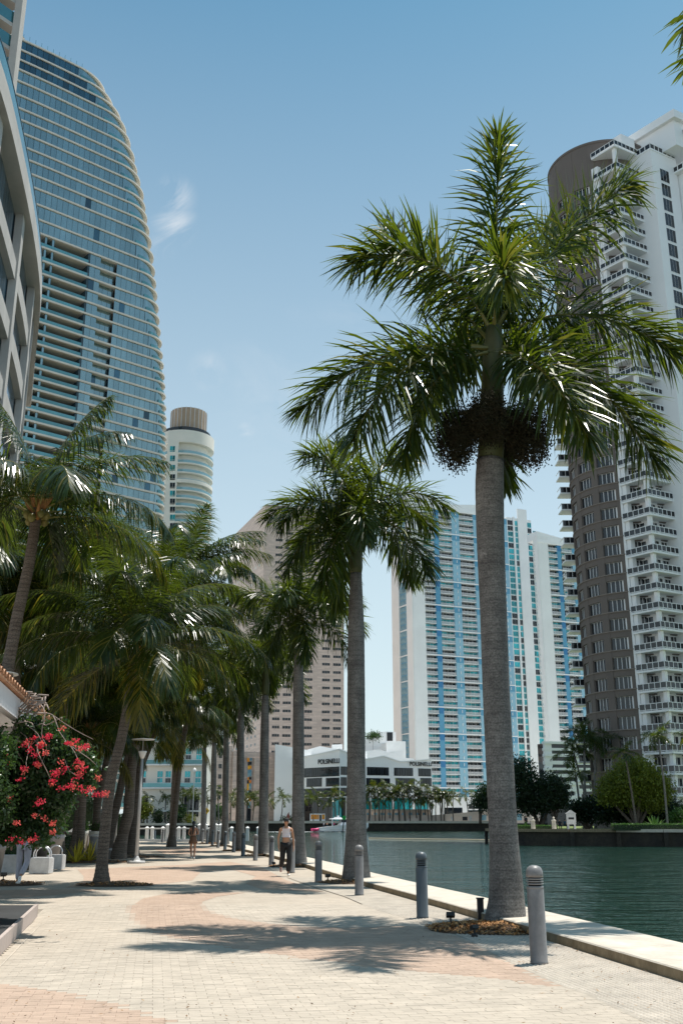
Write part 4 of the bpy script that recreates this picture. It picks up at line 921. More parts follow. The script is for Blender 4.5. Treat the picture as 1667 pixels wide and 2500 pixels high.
# white parking garage
Ag = (hx(1338, 300), 300); Fg = mkF(Ag, 80)
r = thing('parking_garage', 'white parking garage with dark horizontal openings left of the brown tower', 'building', (Ag[0], Ag[1], .65))
ug = Fg.hit(1480, 1900)[0]; bands = [(1816, 1826), (1832, 1840), (1847, 1857), (1866, 1874), (1880, 1889), (1897, 1907), (1916, 1925), (1932, 1942)]
zt_ = Fg.hit(1338, 1812)[1]
mb = MB(); mb.fbox(Fg, .3, ug, -6, -1.5, .6, zt_-.2); mb.build('core', M['darkglass'], r)
edges = [1810]+[v for b in bands for v in b]+[1962]
for i in range(0, len(edges), 2):
    z1, z0 = Fg.hit(1338, edges[i])[1], Fg.hit(1338, edges[i+1])[1]
    mb = MB(); mb.fbox(Fg, 0, ug, -1.6, 0 if i % 4 else .25, z0, z1); mb.build('parapet_band', M['white'], r)
for i, (a, b_) in enumerate(bands):
    z1, z0 = Fg.hit(1338, a)[1], Fg.hit(1338, b_)[1]
    for q in (0.01, .42+.05*(i % 3), .86):
        u = ug*q; mb = MB(); mb.fbox(Fg, u, u+2.2, -1.4, -.1, z0, z1); mb.build('pier', M['white'], r)
# ---------------------------------------------------------------- brown round tower with white balconies
YC = 172.; 
def xat(px, Y, z_): return (px-CX)*(Y*cp+(z_-H)*sp)/F
XC = xat(1550, YC, 43); RC = 10.1; ztop = 126.9; fh = 3.22; zb = 3.0
r = thing('round_brown_tower', 'brown round tower with white corner balconies at the right edge', 'tower', (XC, YC, .65))
nfl = 38
def ring_mb(rad, z0, z1, a0=0, a1=2*math.pi, n=64, thick=None):
    mb = MB(); pts = [(XC+rad*math.sin(a0+(a1-a0)*i/n), YC-rad*math.cos(a0+(a1-a0)*i/n)) for i in range(n+1)]
    if thick is None: mb.prism(pts[:-1], z0, z1)
    else:
        inn = [(XC+(rad-thick)*math.sin(a0+(a1-a0)*i/n), YC-(rad-thick)*math.cos(a0+(a1-a0)*i/n)) for i in range(n+1)]
        for i in range(n):
            mb.hexa([(*pts[i], z0), (*pts[i+1], z0), (*inn[i+1], z0), (*inn[i], z0), (*pts[i], z1), (*pts[i+1], z1), (*inn[i+1], z1), (*inn[i], z1)])
    return mb
viewa = math.atan2(XC, YC)      # direction of the camera as seen from the axis is -viewa
ring_mb(RC-.9, .6, ztop-.5, n=48).build('core', M['darkglass'], r)
step = math.radians(25); th0 = -viewa-math.radians(20)-step*0
sp0, sp1 = 1.0, .0
band = ring_mb(RC, 0, fh*.33, -2.2, .35, 60, 1.0).mesh('spandrel_band', M['brown'])
sill = ring_mb(RC+.16, 0, .16, -2.2, .35, 60, .3).mesh('sill', M['brown2'])
for f_ in range(nfl):
    z = zb+f_*fh
    if z > ztop-8: break
    link('spandrel_band', band, r, (-XC, -YC, z-fh*.33-.65)); link('sill', sill, r, (-XC, -YC, z-.06-.65))
nfl = f_
ring_mb(RC, zb+nfl*fh-fh*.33, ztop, -2.4, 1.2, 80, 1.0).build('crown_wall', M['brown'], r)
ring_mb(RC+.12, ztop, ztop+.5, n=72).build('roof_rim', M['brown'], r)
ring_mb(RC, .6, zb-.9, -2.2, .6, 60, 1.0).build('base_wall', M['brown'], r)
ring_mb(RC+.02, zb+.0-.3, zb+.1, -2.2, .35, 60, .6).build('base_band', M['brown'], r)
# piers between the windows and the framed windows themselves
def cyl_block(a, w, rad, dep, z0, z1):
    mb = MB(); c = Vector((XC, YC)); d = Vector((math.sin(a), -math.cos(a))); t = Vector((math.cos(a), math.sin(a)))
    p = [c+d*rad-t*w/2, c+d*rad+t*w/2, c+d*(rad-dep)+t*w/2, c+d*(rad-dep)-t*w/2]
    mb.hexa([(q.x, q.y, z0) for q in p]+[(q.x, q.y, z1) for q in p]); return mb
for k in range(-3, 3):
    a = th0+step*(k+.5); cyl_block(a, RC*step*.30, RC+.03, 1.0, .6, ztop-.5).build('pier', M['brown'], r)
    a = th0+step*k; ww = RC*step*.70
    wm = MB(); hh = fh*.67; wm.box(-ww/2, ww/2, 0, .05, 0, hh)
    for q in range(5 if True else 0): x = -ww/2+ww*q/4; wm.box(x-.06, x+.06, -.1, 0, 0, hh, 1)
    wm.box(-ww/2, ww/2, -.09, 0, hh-.1, hh, 1); wm.box(-ww/2, ww/2, -.09, 0, 0, .12, 1); me = wm.mesh('window', [M['darkglass'], M['greywhite']])
    if k in (-3, 2): continue
    for f_ in range(nfl):
        d = Vector((math.sin(a), -math.cos(a))); p = Vector((XC, YC))+d*(RC*math.cos(step*.35)-.35)
        link('window', me, r, (p.x-XC, p.y-YC, zb+f_*fh+.03-.65), (0, 0, a))
# white wing: balconies turning a corner
Cc = Vector((51.2, 158.)); dl = Vector((-math.sin(math.radians(38)), math.cos(math.radians(38)))); dr = Vector((math.sin(math.radians(60)), math.cos(math.radians(60))))
wb = 3.1; Ll, Lr = 5.4, 6.2
def quadp(a, b_, c_, d_, z0, z1, m=None, mb=None):
    mb = mb or MB(); mb.hexa([(p.x, p.y, z0) for p in (a, b_, c_, d_)]+[(p.x, p.y, z1) for p in (a, b_, c_, d_)], m); return mb
E_ = Cc+dl*Ll+dr*Lr
back = Cc+dl*1.6+dr*1.6
wtop = 123.2
mb = quadp(Cc+dl*Ll+dr*.3, Cc+dl*Ll+dr*10, Cc+dl*7+dr*10, Cc+dl*7+dr*.3, .6, wtop-2); mb.build('wing_wall', M['white'], r)
mb = quadp(Cc+dl*2.2+dr*2.2, Cc+dl*2.2+dr*6.3, Cc+dl*5.6+dr*6.3, Cc+dl*5.6+dr*2.2, .6, wtop-2); mb.build('wing_wall', M['white'], r)
def leg(a, dirv, inn, L_, m_, h0, h1, t, mb):    # vertical strip along a balcony edge
    quadp(a, a+dirv*L_, a+dirv*L_+inn*t, a+inn*t, h0, h1, m_, mb)
rail = MB(); leg(Cc, dl, dr, Ll, 0, 1.14, 1.24, .1, rail); leg(Cc, dr, dl, Lr, 0, 1.14, 1.24, .1, rail); leg(Cc, dl, dr, Ll, 0, .18, .28, .08, rail); leg(Cc, dr, dl, Lr, 0, .18, .28, .08, rail)
for q in range(6): p = Cc+dl*(Ll*q/5); quadp(p, p+dl*.1, p+dl*.1+dr*.1, p+dr*.1, .1, 1.15, 0, rail)
for q in range(1, 7): p = Cc+dr*(Lr*q/6-.1); quadp(p, p+dr*.1, p+dr*.1+dl*.1, p+dl*.1, .1, 1.15, 0, rail)
rail.v = [(x-XC, y-YC, z_) for x, y, z_ in rail.v]; rail = rail.mesh('balcony_railing', M['white'])
gl = MB(); leg(Cc+dr*.04, dl, dr, Ll, 0, .25, 1.15, .03, gl); leg(Cc+dl*.04, dr, dl, Lr, 0, .25, 1.15, .03, gl); gl.v = [(x-XC, y-YC, z_) for x, y, z_ in gl.v]; gl = gl.mesh('balcony_glass', M['darkglass'])
slab = quadp(Cc, Cc+dr*Lr, E_, Cc+dl*Ll, -.25, .08); slab.v = [(x-XC, y-YC, z_) for x, y, z_ in slab.v]; slab = slab.mesh('balcony_slab', M['white'])
win = MB()
for (o_, dv, t_, L_) in ((Cc+dr*2.2+dl*3.0, dl, dr, 1.9), (Cc+dr*2.6+dl*2.2, dr, dl, 1.5), (Cc+dr*4.6+dl*2.2, dr, dl, 1.5)):
    quadp(o_-t_*.06, o_-t_*.06+dv*L_, o_+dv*L_, o_, .1, 2.55, 0, win)
    for q in range(3): p = o_+dv*(L_*q/2-.04)-t_*.1; quadp(p, p+dv*.08, p+dv*.08+t_*.06, p+t_*.06, .1, 2.55, 1, win)
win.v = [(x-XC, y-YC, z_) for x, y, z_ in win.v]; win = win.mesh('window', [M['darkglass'], M['white']])
col_ = quadp(Cc+dl*.5+dr*.5, Cc+dl*.5+dr*1.1, Cc+dl*1.1+dr*1.1, Cc+dl*1.1+dr*.5, .6, wtop); col_.build('corner_column', M['white'], r)
lw = MB()   # white wall and window between brown drum and the column
a_ = Cc+dl*(Ll-.1)+dr*.35; quadp(a_, a_+dr*.9, a_+dr*.9-dl*.8, a_-dl*.8, .6, wtop-2, 0, lw); lw.build('wing_wall', M['white'], r)
nb_ = 0; z = 5.6
while z < wtop-3:
    for me, nm in ((rail, 'balcony_railing'), (gl, 'balcony_glass'), (slab, 'balcony_slab'), (win, 'window')): link(nm, me, r, (0, 0, z-.65))
    z += fh; nb_ += 1
link('balcony_railing', rail, r, (0, 0, wtop-.65)); link('balcony_slab', slab, r, (0, 0, wtop-.65)); link('balcony_glass', gl, r, (0, 0, wtop-.65))
# blank pier, its window column, and the next balconies
Pc = Vector((58.1, 158.7))
mb = quadp(Pc, Pc+dr*6.8, Pc+dr*6.8+dl*14, Pc+dl*14, .6, wtop-.3); mb.build('pier', M['white'], r)
wn = MB(); o_ = Pc+dr*2.0-dl*.05
for q in range(3): p = o_+dr*(.78*q); quadp(p+dr*.06, p+dr*.72, p+dr*.72+dl*.1, p+dr*.06+dl*.1, .15, 2.75, 0, wn)
for zz_ in (.1, 2.8): quadp(o_-dl*.03, o_+dr*2.34-dl*.03, o_+dr*2.34, o_, zz_-.06, zz_+.02, 1, wn)
wn.v = [(x-XC, y-YC, z_) for x, y, z_ in wn.v]; wn = wn.mesh('window', [M['darkglass'], M['white']]); z = 7.0
while z < wtop-5: link('window', wn, r, (0, 0, z-.65)); z += fh
mb = quadp(Pc+dr*7.0-dl*3.4, Pc+dr*16-dl*3.4, Pc+dr*16+dl*10, Pc+dr*7.0+dl*10, .6, wtop-3); mb.build('wing_wall', M['white'], r)
def rim(c0, d1, L1, d2, L2, z0, nm='balcony'):
    mb = quadp(c0, c0+d2*L2, c0+d2*L2+d1*L1, c0+d1*L1, z0-.35, z0); mb.build('balcony_slab', M['white'], r)
    mb = MB(); leg(c0, d1, d2, L1, 0, z0+.95, z0+1.1, .12, mb); leg(c0, d2, d1, L2, 0, z0+.95, z0+1.1, .12, mb)
    for q in range(int(L1/1.1)+1): p = c0+d1*(q*1.1); quadp(p, p+d1*.14, p+d1*.14+d2*.1, p+d2*.1, z0, z0+1, 0, mb)
    for q in range(int(L2/1.1)+1): p = c0+d2*(q*1.1); quadp(p, p+d2*.14, p+d2*.14+d1*.1, p+d1*.1, z0, z0+1, 0, mb)
    mb.build('balcony_railing', M['white'], r); mb = MB(); leg(c0+d2*.05, d1, d2, L1, 0, z0, z0+.95, .04, mb); leg(c0+d1*.05, d2, d1, L2, 0, z0, z0+.95, .04, mb); mb.build('balcony_glass', M['darkglass'], r)
rim(Pc-dr*.1-dl*.1, dl, 6, dr, 6.6, wtop-.2)
rim(Pc+dr*5.6-dl*4.6, dl, 6, dr, 10, wtop+3.2); rim(Pc+dr*5.9-dl*4.2, dl, 4.5, dr, 10, wtop-3.4)
mb = quadp(Pc+dr*3.4-dl*3, Pc+dr*16-dl*3, Pc+dr*16+dl*12, Pc+dr*3.4+dl*12, wtop+.1, wtop+5.6); mb.build('penthouse', M['white'], r)
mb = quadp(Pc+dr*2.6-dl*3.8, Pc+dr*16-dl*3.8, Pc+dr*16+dl*12, Pc+dr*2.6+dl*12, wtop+5.6, wtop+7.3); mb.build('penthouse_parapet', M['white'], r)
mb = quadp(Pc-dr*2.5+dl*4, Pc+dr*1-dl*-4, Pc+dr*1+dl*10, Pc-dr*2.5+dl*10, wtop, wtop+4.5); mb.build('stair_tower', M['white'], r)
# small balconies behind the drum's left silhouette
sm = MB(); sm.box(-1.7, 1.2, 0, 3, -.15, .1); sm.box(-1.7, 1.2, 0, .1, 1.1, 1.2); sm.box(-1.7, -1.6, 0, 3, 1.1, 1.2)
for q in range(3): sm.box(-1.7+q*1.1, -1.62+q*1.1, 0, .08, 0, 1.1)
sm.box(-1.6, 1.2, .04, .07, .1, 1.1, 1); sm = sm.mesh('small_balcony', [M['white'], M['darkglass']]); z = 5
while z < 92:
    px_ = XC-RC*math.cos(viewa)-.25; link('small_balcony', sm, r, (px_-XC+0, 2.6, z-.65)); z += fh
# ---------------------------------------------------------------- round cream tower with the bronze drum
YD = 350.; ZD = 145.; XD = xat(450, YD, 125); RD = 10.6
r = thing('round_cream_tower', 'round cream tower with curved balconies and a bronze drum on top', 'tower', (XD, YD, .95))
zpar0, zpar1 = P(460, 1078, YD-RD).z, P(460, 1058, YD-RD).z
def cyl(rad, z0, z1, n=48, c=(XD, YD)):
    mb = MB(); mb.lathe([(rad, z0), (rad, z1)], n, (c[0], c[1], 0)); return mb
cyl(RD-1.9, .9, zpar1, 96).build('wall', M['cream_wall'], r)
cyl(RD, zpar0, zpar1+1.5, 96).build('parapet', M['cream_wall'], r)
cyl(RD-1.4, zpar1+1.5, zpar1+3.4, 40).build('terrace_glass', M['darkglass'], r)
XD2 = xat(462, YD, 150)
zd0, zd1 = P(466, 1054, YD-6.6).z, P(466, 994, YD-6.6).z
cyl(6.75, zd0+.2, zd1, 64, (XD2, YD)).build('drum', M['bronze'], r)
rb = MB(); rb.box(-.10, .10, -.12, .05, zd0+.2, zd1+.2); rb = rb.mesh('drum_rib', M['greywhite'])
for k in range(26): a = k*2*math.pi/26; link('drum_rib', rb, r, (XD2-XD+6.77*math.sin(a), -6.77*math.cos(a), -.95), (0, 0, a))
ys_ = [1106, 1129, 1152, 1175]+[1195.5+19.6*i for i in range(5)]; zs_ = [P(440, y, YD-RD).z for y in ys_]
while zs_[-1] > 12: zs_.append(zs_[-1]-3.15)
sl = cyl(RD, -.22, .22, 56).mesh('floor_slab', M['cream_wall'], smooth=False); sl2 = cyl(RD+.05, -.3, 1.0, 56).mesh('floor_slab', M['cream_wall'])
for me in (sl, sl2):
    for v_ in me.vertices: v_.co.x -= XD; v_.co.y -= YD
rl = MB(); rl.lathe([(RD-.06, .2), (RD-.06, 1.2)], 56); rl = rl.mesh('balcony_railing', mat('pale_rail_glass', (.25, .42, .46), .15, .3, var=.1, spec=.8))
dw = MB(); dw.box(-.85, .85, 0, .1, .1, 2.5); dws = [dw.mesh('window', M['teal']), dw.mesh('window', M['darkglass'])]
for i, z_ in enumerate(zs_):
    link('floor_slab', sl2 if i == 3 else sl, r, (0, 0, z_-.95))
    link('balcony_railing', rl, r, (0, 0, z_-.95))
    for k in range(7):
        a = math.radians(-32+k*20)+math.atan2(-XD, YD)*-1*0; d = Vector((math.sin(a), -math.cos(a)))*(RD-1.95)
        link('window', random.choice(dws), r, (d.x, d.y, z_-.95), (0, 0, a))
ua, ub = xat(407, YD-9, 120), xat(434, YD-9, 120)
mb = MB(); mb.box(ua, ub, YD-10.6, YD, .9, zpar1+1.2); mb.build('flat_bay', M['cream_wall'], r)
wm = MB(); 
for q in range(2): wm.box(.05+q*.95, .9+q*.95, 0, .06, .55, 2.2); wm.box(.05+q*.95, .9+q*.95, 0, .06, .05, .4)
wm = [wm.mesh('window', M['teal']), wm.mesh('window', M['darkglass'])]
for z_ in zs_: link('window', random.choice(wm), r, (xat(418, YD-10, z_)-XD-.4, -10.66, z_-.5))
# ---------------------------------------------------------------- cream waterside building on the left bank
Ab = (hx(300, 250), 250); Fb = mkF(Ab, 90)
r = thing('cream_waterside_building', 'cream waterside building with tall teal windows beyond the balustrade', 'building', (Ab[0], Ab[1], .95))
ub = Fb.hit(496, 1950)[0]; zt_ = Fb.hit(400, 1700)[1]; zb_ = Fb.hit(400, 1922)[1]
mb = MB(); mb.fbox(Fb, 0, ub, -22, 0, .9, zt_); mb.build('wall', M['cream_wall'], r)
zg = Fb.hit(400, 1980)[1]
hgt = Fb.hit(400, 1882)[1]-zb_; z = zb_
while z < zt_-3:
    for px in (350, 391, 411, 435, 458, 484):
        u = Fb.hit(px, 1900)[0]; w_ = 1.25
        fo = MB(); fo.fbox(Fb, u-w_/2-.05, u+w_/2+.05, .01, .06, z, z+hgt); w0 = fo.build('window', M['greywhite'], r)
        for (x0, x1) in ((-w_/2, -.04), (.04, w_/2)):
            for (h0, h1) in ((.1, .9), (1.0, hgt*.55), (hgt*.62, hgt-.1)): mb = MB(); mb.fbox(Fb, u+x0, u+x1, .07, .1, z+h0, z+h1); mb.build('pane', M['teal'] if (px in (391, 484) or h0 > hgt*.6) else M['darkglass'], w0)
    mb = MB(); mb.fbox(Fb, 0, ub, .0, 1.2, z-.35, z-.05); mb.build('floor_slab', M['white'], r)
    mb = MB(); mb.fbox(Fb, 0, ub, 1.12, 1.16, z+.0, z+.95); mb.build('balcony_railing', M['rail'], r); mb = MB(); mb.fbox(Fb, 0, ub, 1.1, 1.2, z+.95, z+1.03); mb.build('handrail', M['white'], r)
    z += hgt+1.6
for px in (340, 355, 456, 470, 480):
    u = Fb.hit(px, 1960)[0]; mb = MB(); mb.fbox(Fb, u-.6, u+.6, .02, .08, 3.0, Fb.hit(px, 1942)[1]); mb.build('window', M['darkglass'], r)
mb = MB(); mb.fbox(Fb, ub*.42, ub, .02, 3.2, zg-.2, zg+.15); mb.build('canopy', M['white'], r)
# ---------------------------------------------------------------- curved glass tower
def fpl(px, py): return FT.hit(px, py)
tA = Vector((-85.3, 252.)); tB = Vector((-52., 280.)); FT = mkF(tA, math.degrees(math.atan2(*(tB-tA))))
ysr = [(278, 232), (296, 264), (314, 295), (327, 323), (337, 353), (347, 388), (353, 419), (360, 446), (368, 477), (372, 507), (376, 533), (381, 563), (386, 592), (391, 628), (394, 661), (396.5, 691), (399, 720), (402, 751), (404, 780), (406.5, 808), (409, 836), (411, 865), (413, 890), (415, 917), (416, 940), (417, 965), (418, 993), (418.5, 1018), (418.5, 1042), (418.5, 1068), (418.3, 1090), (418, 1115), (417.5, 1140), (417, 1163), (416, 1188), (414.5, 1211), (413, 1235), (411, 1258), (409, 1281), (407, 1304)]
RTf = lambda i: 3.8+9.5*max(0, 1-i/26.)
lv = [FT.hit(q[0], q[1], -.5*(RTf(i)-3.8)) for i, q in enumerate(ysr)]
while lv[-1][1] > 8: lv.append((lv[-1][0]-.25, lv[-1][1]-3.5))
r = thing('curved_glass_tower', 'tall curved glass tower with cream slab bands on the left', 'tower', (tA.x, tA.y, .5))
DEP = 19.
UL = fpl(60, 700)[0]-26
def plan(ue, o_=0, ul=UL, n=14, RT=3.8):   # slab outline: front line, rounded right end, back line; slightly bowed front
    P_ = []
    for i in range(9):
        u = ul+(ue-RT-ul)*i/8; bow = -2.2*max(0, (ul+34-u)/34)**2
        P_.append(FT.pt(u, bow+o_))
    for i in range(1, n+1):
        a = math.pi/2*(1-i/n); P_.append(FT.pt(ue-RT+(RT+o_)*math.cos(a), -RT*1.0+(RT+o_)*math.sin(a)))
    P_.append(FT.pt(ue+o_, -DEP)); P_.append(FT.pt(ul, -DEP)); return [(p.x, p.y) for p in P_]
allp = []; recess = lambda zz: zz < fpl(214, 640)[1]
def uat(px, py): return fpl(px, py)[0]
fA0, fA1 = FT.hit(127, 612), FT.hit(105, 907); fB0, fB1 = FT.hit(218, 622), FT.hit(199, 905); fC0, fC1 = FT.hit(283, 655), FT.hit(272, 830)
uF = [(fA0[0]+fA1[0])/2, (fB0[0]+fB1[0])/2, (fC0[0]+fC1[0])/2]; zrec = FT.hit(214, 612)[1]
core_z = []
for i, (ue, z_) in enumerate(lv):
    RT = RTf(i); mb = MB(); mb.prism(plan(ue, RT=RT), z_-.34, z_+.20); mb.build('floor_slab', M['slabc'], r)
    if i+1 < len(lv):
        zn = lv[i+1][1]; ue2 = min(ue, lv[i+1][0]); h0, h1 = zn+.20, z_-.34
        rec = z_ < zrec+.5
        # glass wall behind
        pl_ = plan(ue2-1.0, -.2, RT=RT)
        mb = MB(); u0 = uF[1]+.3 if rec else UL
        n_ = int((ue2-RT-1.0-u0)/1.75)
        for q in range(n_):
            ua_ = u0+q*1.75+.04; ub_ = ua_+1.67; bow = -2.2*max(0, (UL+34-ua_)/34)**2
            so = -.25 if (rec and ua_ < uF[2] and q % 5 > 1) else 0
            allp.append((ua_, ub_, bow-.35+so*5, h0, h1, i))
        ul_ = u0+n_*1.75+.04; allp.append((ul_, ue2-RT-1.0, -.35, h0, h1, i))
        # rounded end: recessed glass under the overhanging slab
        en = MB(); k = len(pl_); 
        for j in range(8, k-1):
            a, b_ = pl_[j], pl_[j+1]; en.face([(a[0], a[1], h0), (b_[0], b_[1], h0), (b_[0], b_[1], h1), (a[0], a[1], h1)])
        en.build('end_glass', M['panel'], r)
        rl_ = MB(); q_ = plan(ue2-.15, -.1, RT=RT)
        for j in range(8, len(q_)-3):
            a, b_ = q_[j], q_[j+1]; rl_.face([(a[0], a[1], h0), (b_[0], b_[1], h0), (b_[0], b_[1], h0+1.05), (a[0], a[1], h0+1.05)])
        rl_.build('end_railing', M['rail'], r)
        if rec:     # deep balconies with a dark back wall
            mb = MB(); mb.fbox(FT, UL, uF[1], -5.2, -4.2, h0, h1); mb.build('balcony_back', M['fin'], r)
            mb = MB(); mb.fbox(FT, UL, uF[1]-.2, -.30, -.22, h0, h0+1.1); mb.build('balcony_railing', M['rail'], r)
            for u_ in (uF[0], uF[0]-2.2, uF[1]): mb = MB(); mb.fbox(FT, u_-.3, u_+.3, -5, -.4, h0, h1); mb.build('fin_wall', M['fin'] if u_ == uF[1] else M['panel'], r)
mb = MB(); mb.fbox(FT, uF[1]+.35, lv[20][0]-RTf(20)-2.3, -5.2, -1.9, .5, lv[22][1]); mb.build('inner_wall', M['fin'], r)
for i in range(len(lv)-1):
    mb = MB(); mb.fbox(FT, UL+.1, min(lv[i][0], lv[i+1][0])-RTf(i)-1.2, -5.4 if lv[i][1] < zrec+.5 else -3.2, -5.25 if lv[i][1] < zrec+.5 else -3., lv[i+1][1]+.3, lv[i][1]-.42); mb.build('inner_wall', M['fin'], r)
allp.sort(key=lambda t: t[5]+random.random()*.01)
pan = MB(); pan.box(0, 1, 0, .08, 0, 1); pan = pan.mesh('glass_panel', M['panel'])
vis = [t for t in allp]; big = vis[:300]; rest = vis[300:]
pand = pan.copy(); pand.materials[0] = mat('upper_glass', (.035, .10, .15), .1, .35, var=.2, scale=.1, island=.4, spec=.8)
mbs = MB()
for (ua_, ub_, w_, h0, h1, i) in big: put(pand if i < 3 else pan, 'glass_panel', FT, ua_, w_, h0, r, (ub_-ua_, 1, h1-h0))
for (ua_, ub_, w_, h0, h1, i) in rest: mbs.fbox(FT, ua_, ub_, w_-.08, w_, h0, h1, 0 if random.random() > .012 else 1)
mbs.build('glass_panel', [M['panel'], pand.materials[0]], r, stuff=True)
# roof terrace posts and the curved crown
mb = MB()
for q in range(34): u_ = UL+10+q*1.75; 
for q in range(30):
    u_ = lv[0][0]-RTf(0)-q*1.9
    p = FT.pt(u_, -.2); mb.box(p.x-.05, p.x+.05, p.y-.05, p.y+.05, lv[0][1]+.3, lv[0][1]+1.7)
mb.build('roof_railing', M['rail'], r, stuff=True)
uc, zc_ = FT.hit(98, 122, -6); mb = MB(); pts_ = []
for k in range(13):
    t_ = k/12; pts_.append((FT.hit(10, 60, -6)[0]-8+(uc+2-FT.hit(10, 60, -6)[0])*t_, zc_-1.5+ (4.6*(1-t_**2.2))))
for (u0, z0), (u1, z1) in zip(pts_, pts_[1:]):
    a = [FT.pt(u0, -3), FT.pt(u1, -3), FT.pt(u1, -12), FT.pt(u0, -12)]; zz4 = (z0, z1, z1, z0)
    mb.hexa([(p.x, p.y, k-.25) for p, k in zip(a, zz4)]+[(p.x, p.y, k+.25) for p, k in zip(a, zz4)])
mb.build('roof_shell', M['slabc'], r)
mb = MB(); mb.fbox(FT, pts_[0][0], pts_[8][0], -10, -6, lv[0][1], zc_+1.5); mb.build('penthouse', M['bronze'], r)
# ---------------------------------------------------------------- near building, top left
ZR = 37.
edge = [G(px, py, ZR) for px, py in [(-260, -420), (-120, -150), (0, 130), (28, 230), (60, 380), (88, 520), (103, 640), (105, 700), (100, 760), (88, 860), (80, 960)]]
edge = [Vector((p.x, p.y)) for p in edge]
e2 = []
for a, b_ in zip(edge, edge[1:]):
    for k in range(4): e2.append(a.lerp(b_, k/4))
e2.append(edge[-1])
for _ in range(8): e2 = [e2[0]]+[(e2[i-1]+e2[i]*2+e2[i+1])/4 for i in range(1, len(e2)-1)]+[e2[-1]]
def offs(L, d):
    o_ = []
    for i, p in enumerate(L):
        t = (L[min(i+1, len(L)-1)]-L[max(i-1, 0)]).normalized(); o_.append(p+Vector((-t.y, t.x))*d)
    return o_
r = thing('curved_balcony_building', 'near building with curved concrete frame, dark glazing and roof railing', 'building', (e2[0].x, e2[0].y, 0))
def strip(L1, L2, z0, z1, name, m, a=0, b_=None):
    mb = MB(); L1 = L1[a:b_]; L2 = L2[a:b_]
    for i in range(len(L1)-1):
        p = [L1[i], L1[i+1], L2[i+1], L2[i]]; mb.hexa([(q.x, q.y, z0) for q in p]+[(q.x, q.y, z1) for q in p])
    return mb.build(name, m, r)
i1 = offs(e2, 1.3); i2 = offs(e2, 5); i3 = offs(e2, 1.8); i0 = offs(e2, .12); i01 = offs(e2, .18)
strip(e2, i2, ZR-1.3, ZR, 'roof_slab', M['conc_b']); strip(i0, i01, ZR, ZR+1.25, 'roof_railing', M['rail'])
strip(offs(e2, .1), offs(e2, .2), ZR+1.25, ZR+1.33, 'handrail', M['fin'])
floors_ = [31.9, 28.1, 24.4, 20.6, 16.8]
ib = offs(e2, .45); ib2 = offs(e2, 5)
for z_ in floors_: strip(ib, ib2, z_-.55, z_+.55, 'floor_slab', M['conc_b'])
# glazing between the floors and the leaning-looking straight columns
ig = offs(e2, .85); ig2 = offs(e2, .95)
zz_ = [ZR-.9]+[z_ for z_ in floors_]
for j in range(4):
    z1_, z0_ = zz_[j]-(.55 if j else 0), zz_[j+1]+.55
    for i in range(0, len(ig)-1):
        for (a, b_) in ((.0, .46), (.5, .96)):
            p0, p1 = ig[i].lerp(ig[i+1], a), ig[i].lerp(ig[i+1], b_); q0, q1 = ig2[i].lerp(ig2[i+1], a), ig2[i].lerp(ig2[i+1], b_)
            for (h0, h1) in ((z0_, z0_+(z1_-z0_)*.3), (z0_+(z1_-z0_)*.32, z1_)):
                mb = MB(); mb.hexa([(q.x, q.y, h0) for q in (p0, p1, q1, q0)]+[(q.x, q.y, h1) for q in (p0, p1, q1, q0)]); mb.build('window_pane', M['nearglass'], r)
ii = offs(e2, 3.6); strip(offs(e2, 7), offs(e2, 7.5), 0, ZR-1, 'inner_wall', M['fin'])
ic = offs(e2, .35)
for i in (12, 19, 26, 31, 36, 41):
    if i >= len(ic): continue
    p = ic[i]; t = (e2[min(i+1, len(e2)-1)]-e2[i-1]).normalized(); n_ = Vector((-t.y, t.x)); q = [p-t*.4, p+t*.4, p+t*.4+n_*.45, p-t*.4+n_*.45]
    mb = MB(); mb.hexa([(v_.x, v_.y, 0) for v_ in q]+[(v_.x, v_.y, ZR-.9) for v_ in q]); mb.build('column', M['conc_b'], r)
# the tower rising out of it
r2 = thing('balcony_tower', 'concrete pier and glass balconies of the tower at the top left corner', 'tower', (-30, 70, ZR))
pY = 62.
a = P(42, 0, pY); b_ = P(28, 230, pY); x_ = a.x
q = P(36, 100, pY); px0, px1 = q.x-.28, q.x+.28
mb = MB(); mb.box(px0, px1, pY, pY+.8, ZR+.3, 75); mb.build('pier', M['conc_b'], r2)
for i in range(-4, 9):
    z_ = P(28, 112+i*57, pY).z; 
    if z_ < ZR+1: break
    mb = MB(); A4 = [(px0, pY+.1), (px0, pY+.7), (px0-16, pY+4), (px0-16, pY-20)]
    mb.hexa([(x, y, z_-.35) for x, y in A4]+[(x, y, z_) for x, y in A4]); mb.build('balcony_slab', M['conc_b'], r2)
    mb = MB(); A5 = [(px0, pY+.25), (px0, pY+.33), (px0-16, pY-20+.1), (px0-16, pY-20)]
    mb.hexa([(x, y, z_) for x, y in A5]+[(x, y, z_+1.15) for x, y in A5]); mb.build('balcony_railing', M['rail'], r2)
mb = MB(); A6 = [(px0-3.4, pY-1.5), (px0-3.6, pY+3), (px0-16, pY+3), (px0-16, pY-14)]; mb.hexa([(x, y, ZR) for x, y in A6]+[(x, y, 80) for x, y in A6]); mb.build('wall', M['darkglass'], r2)
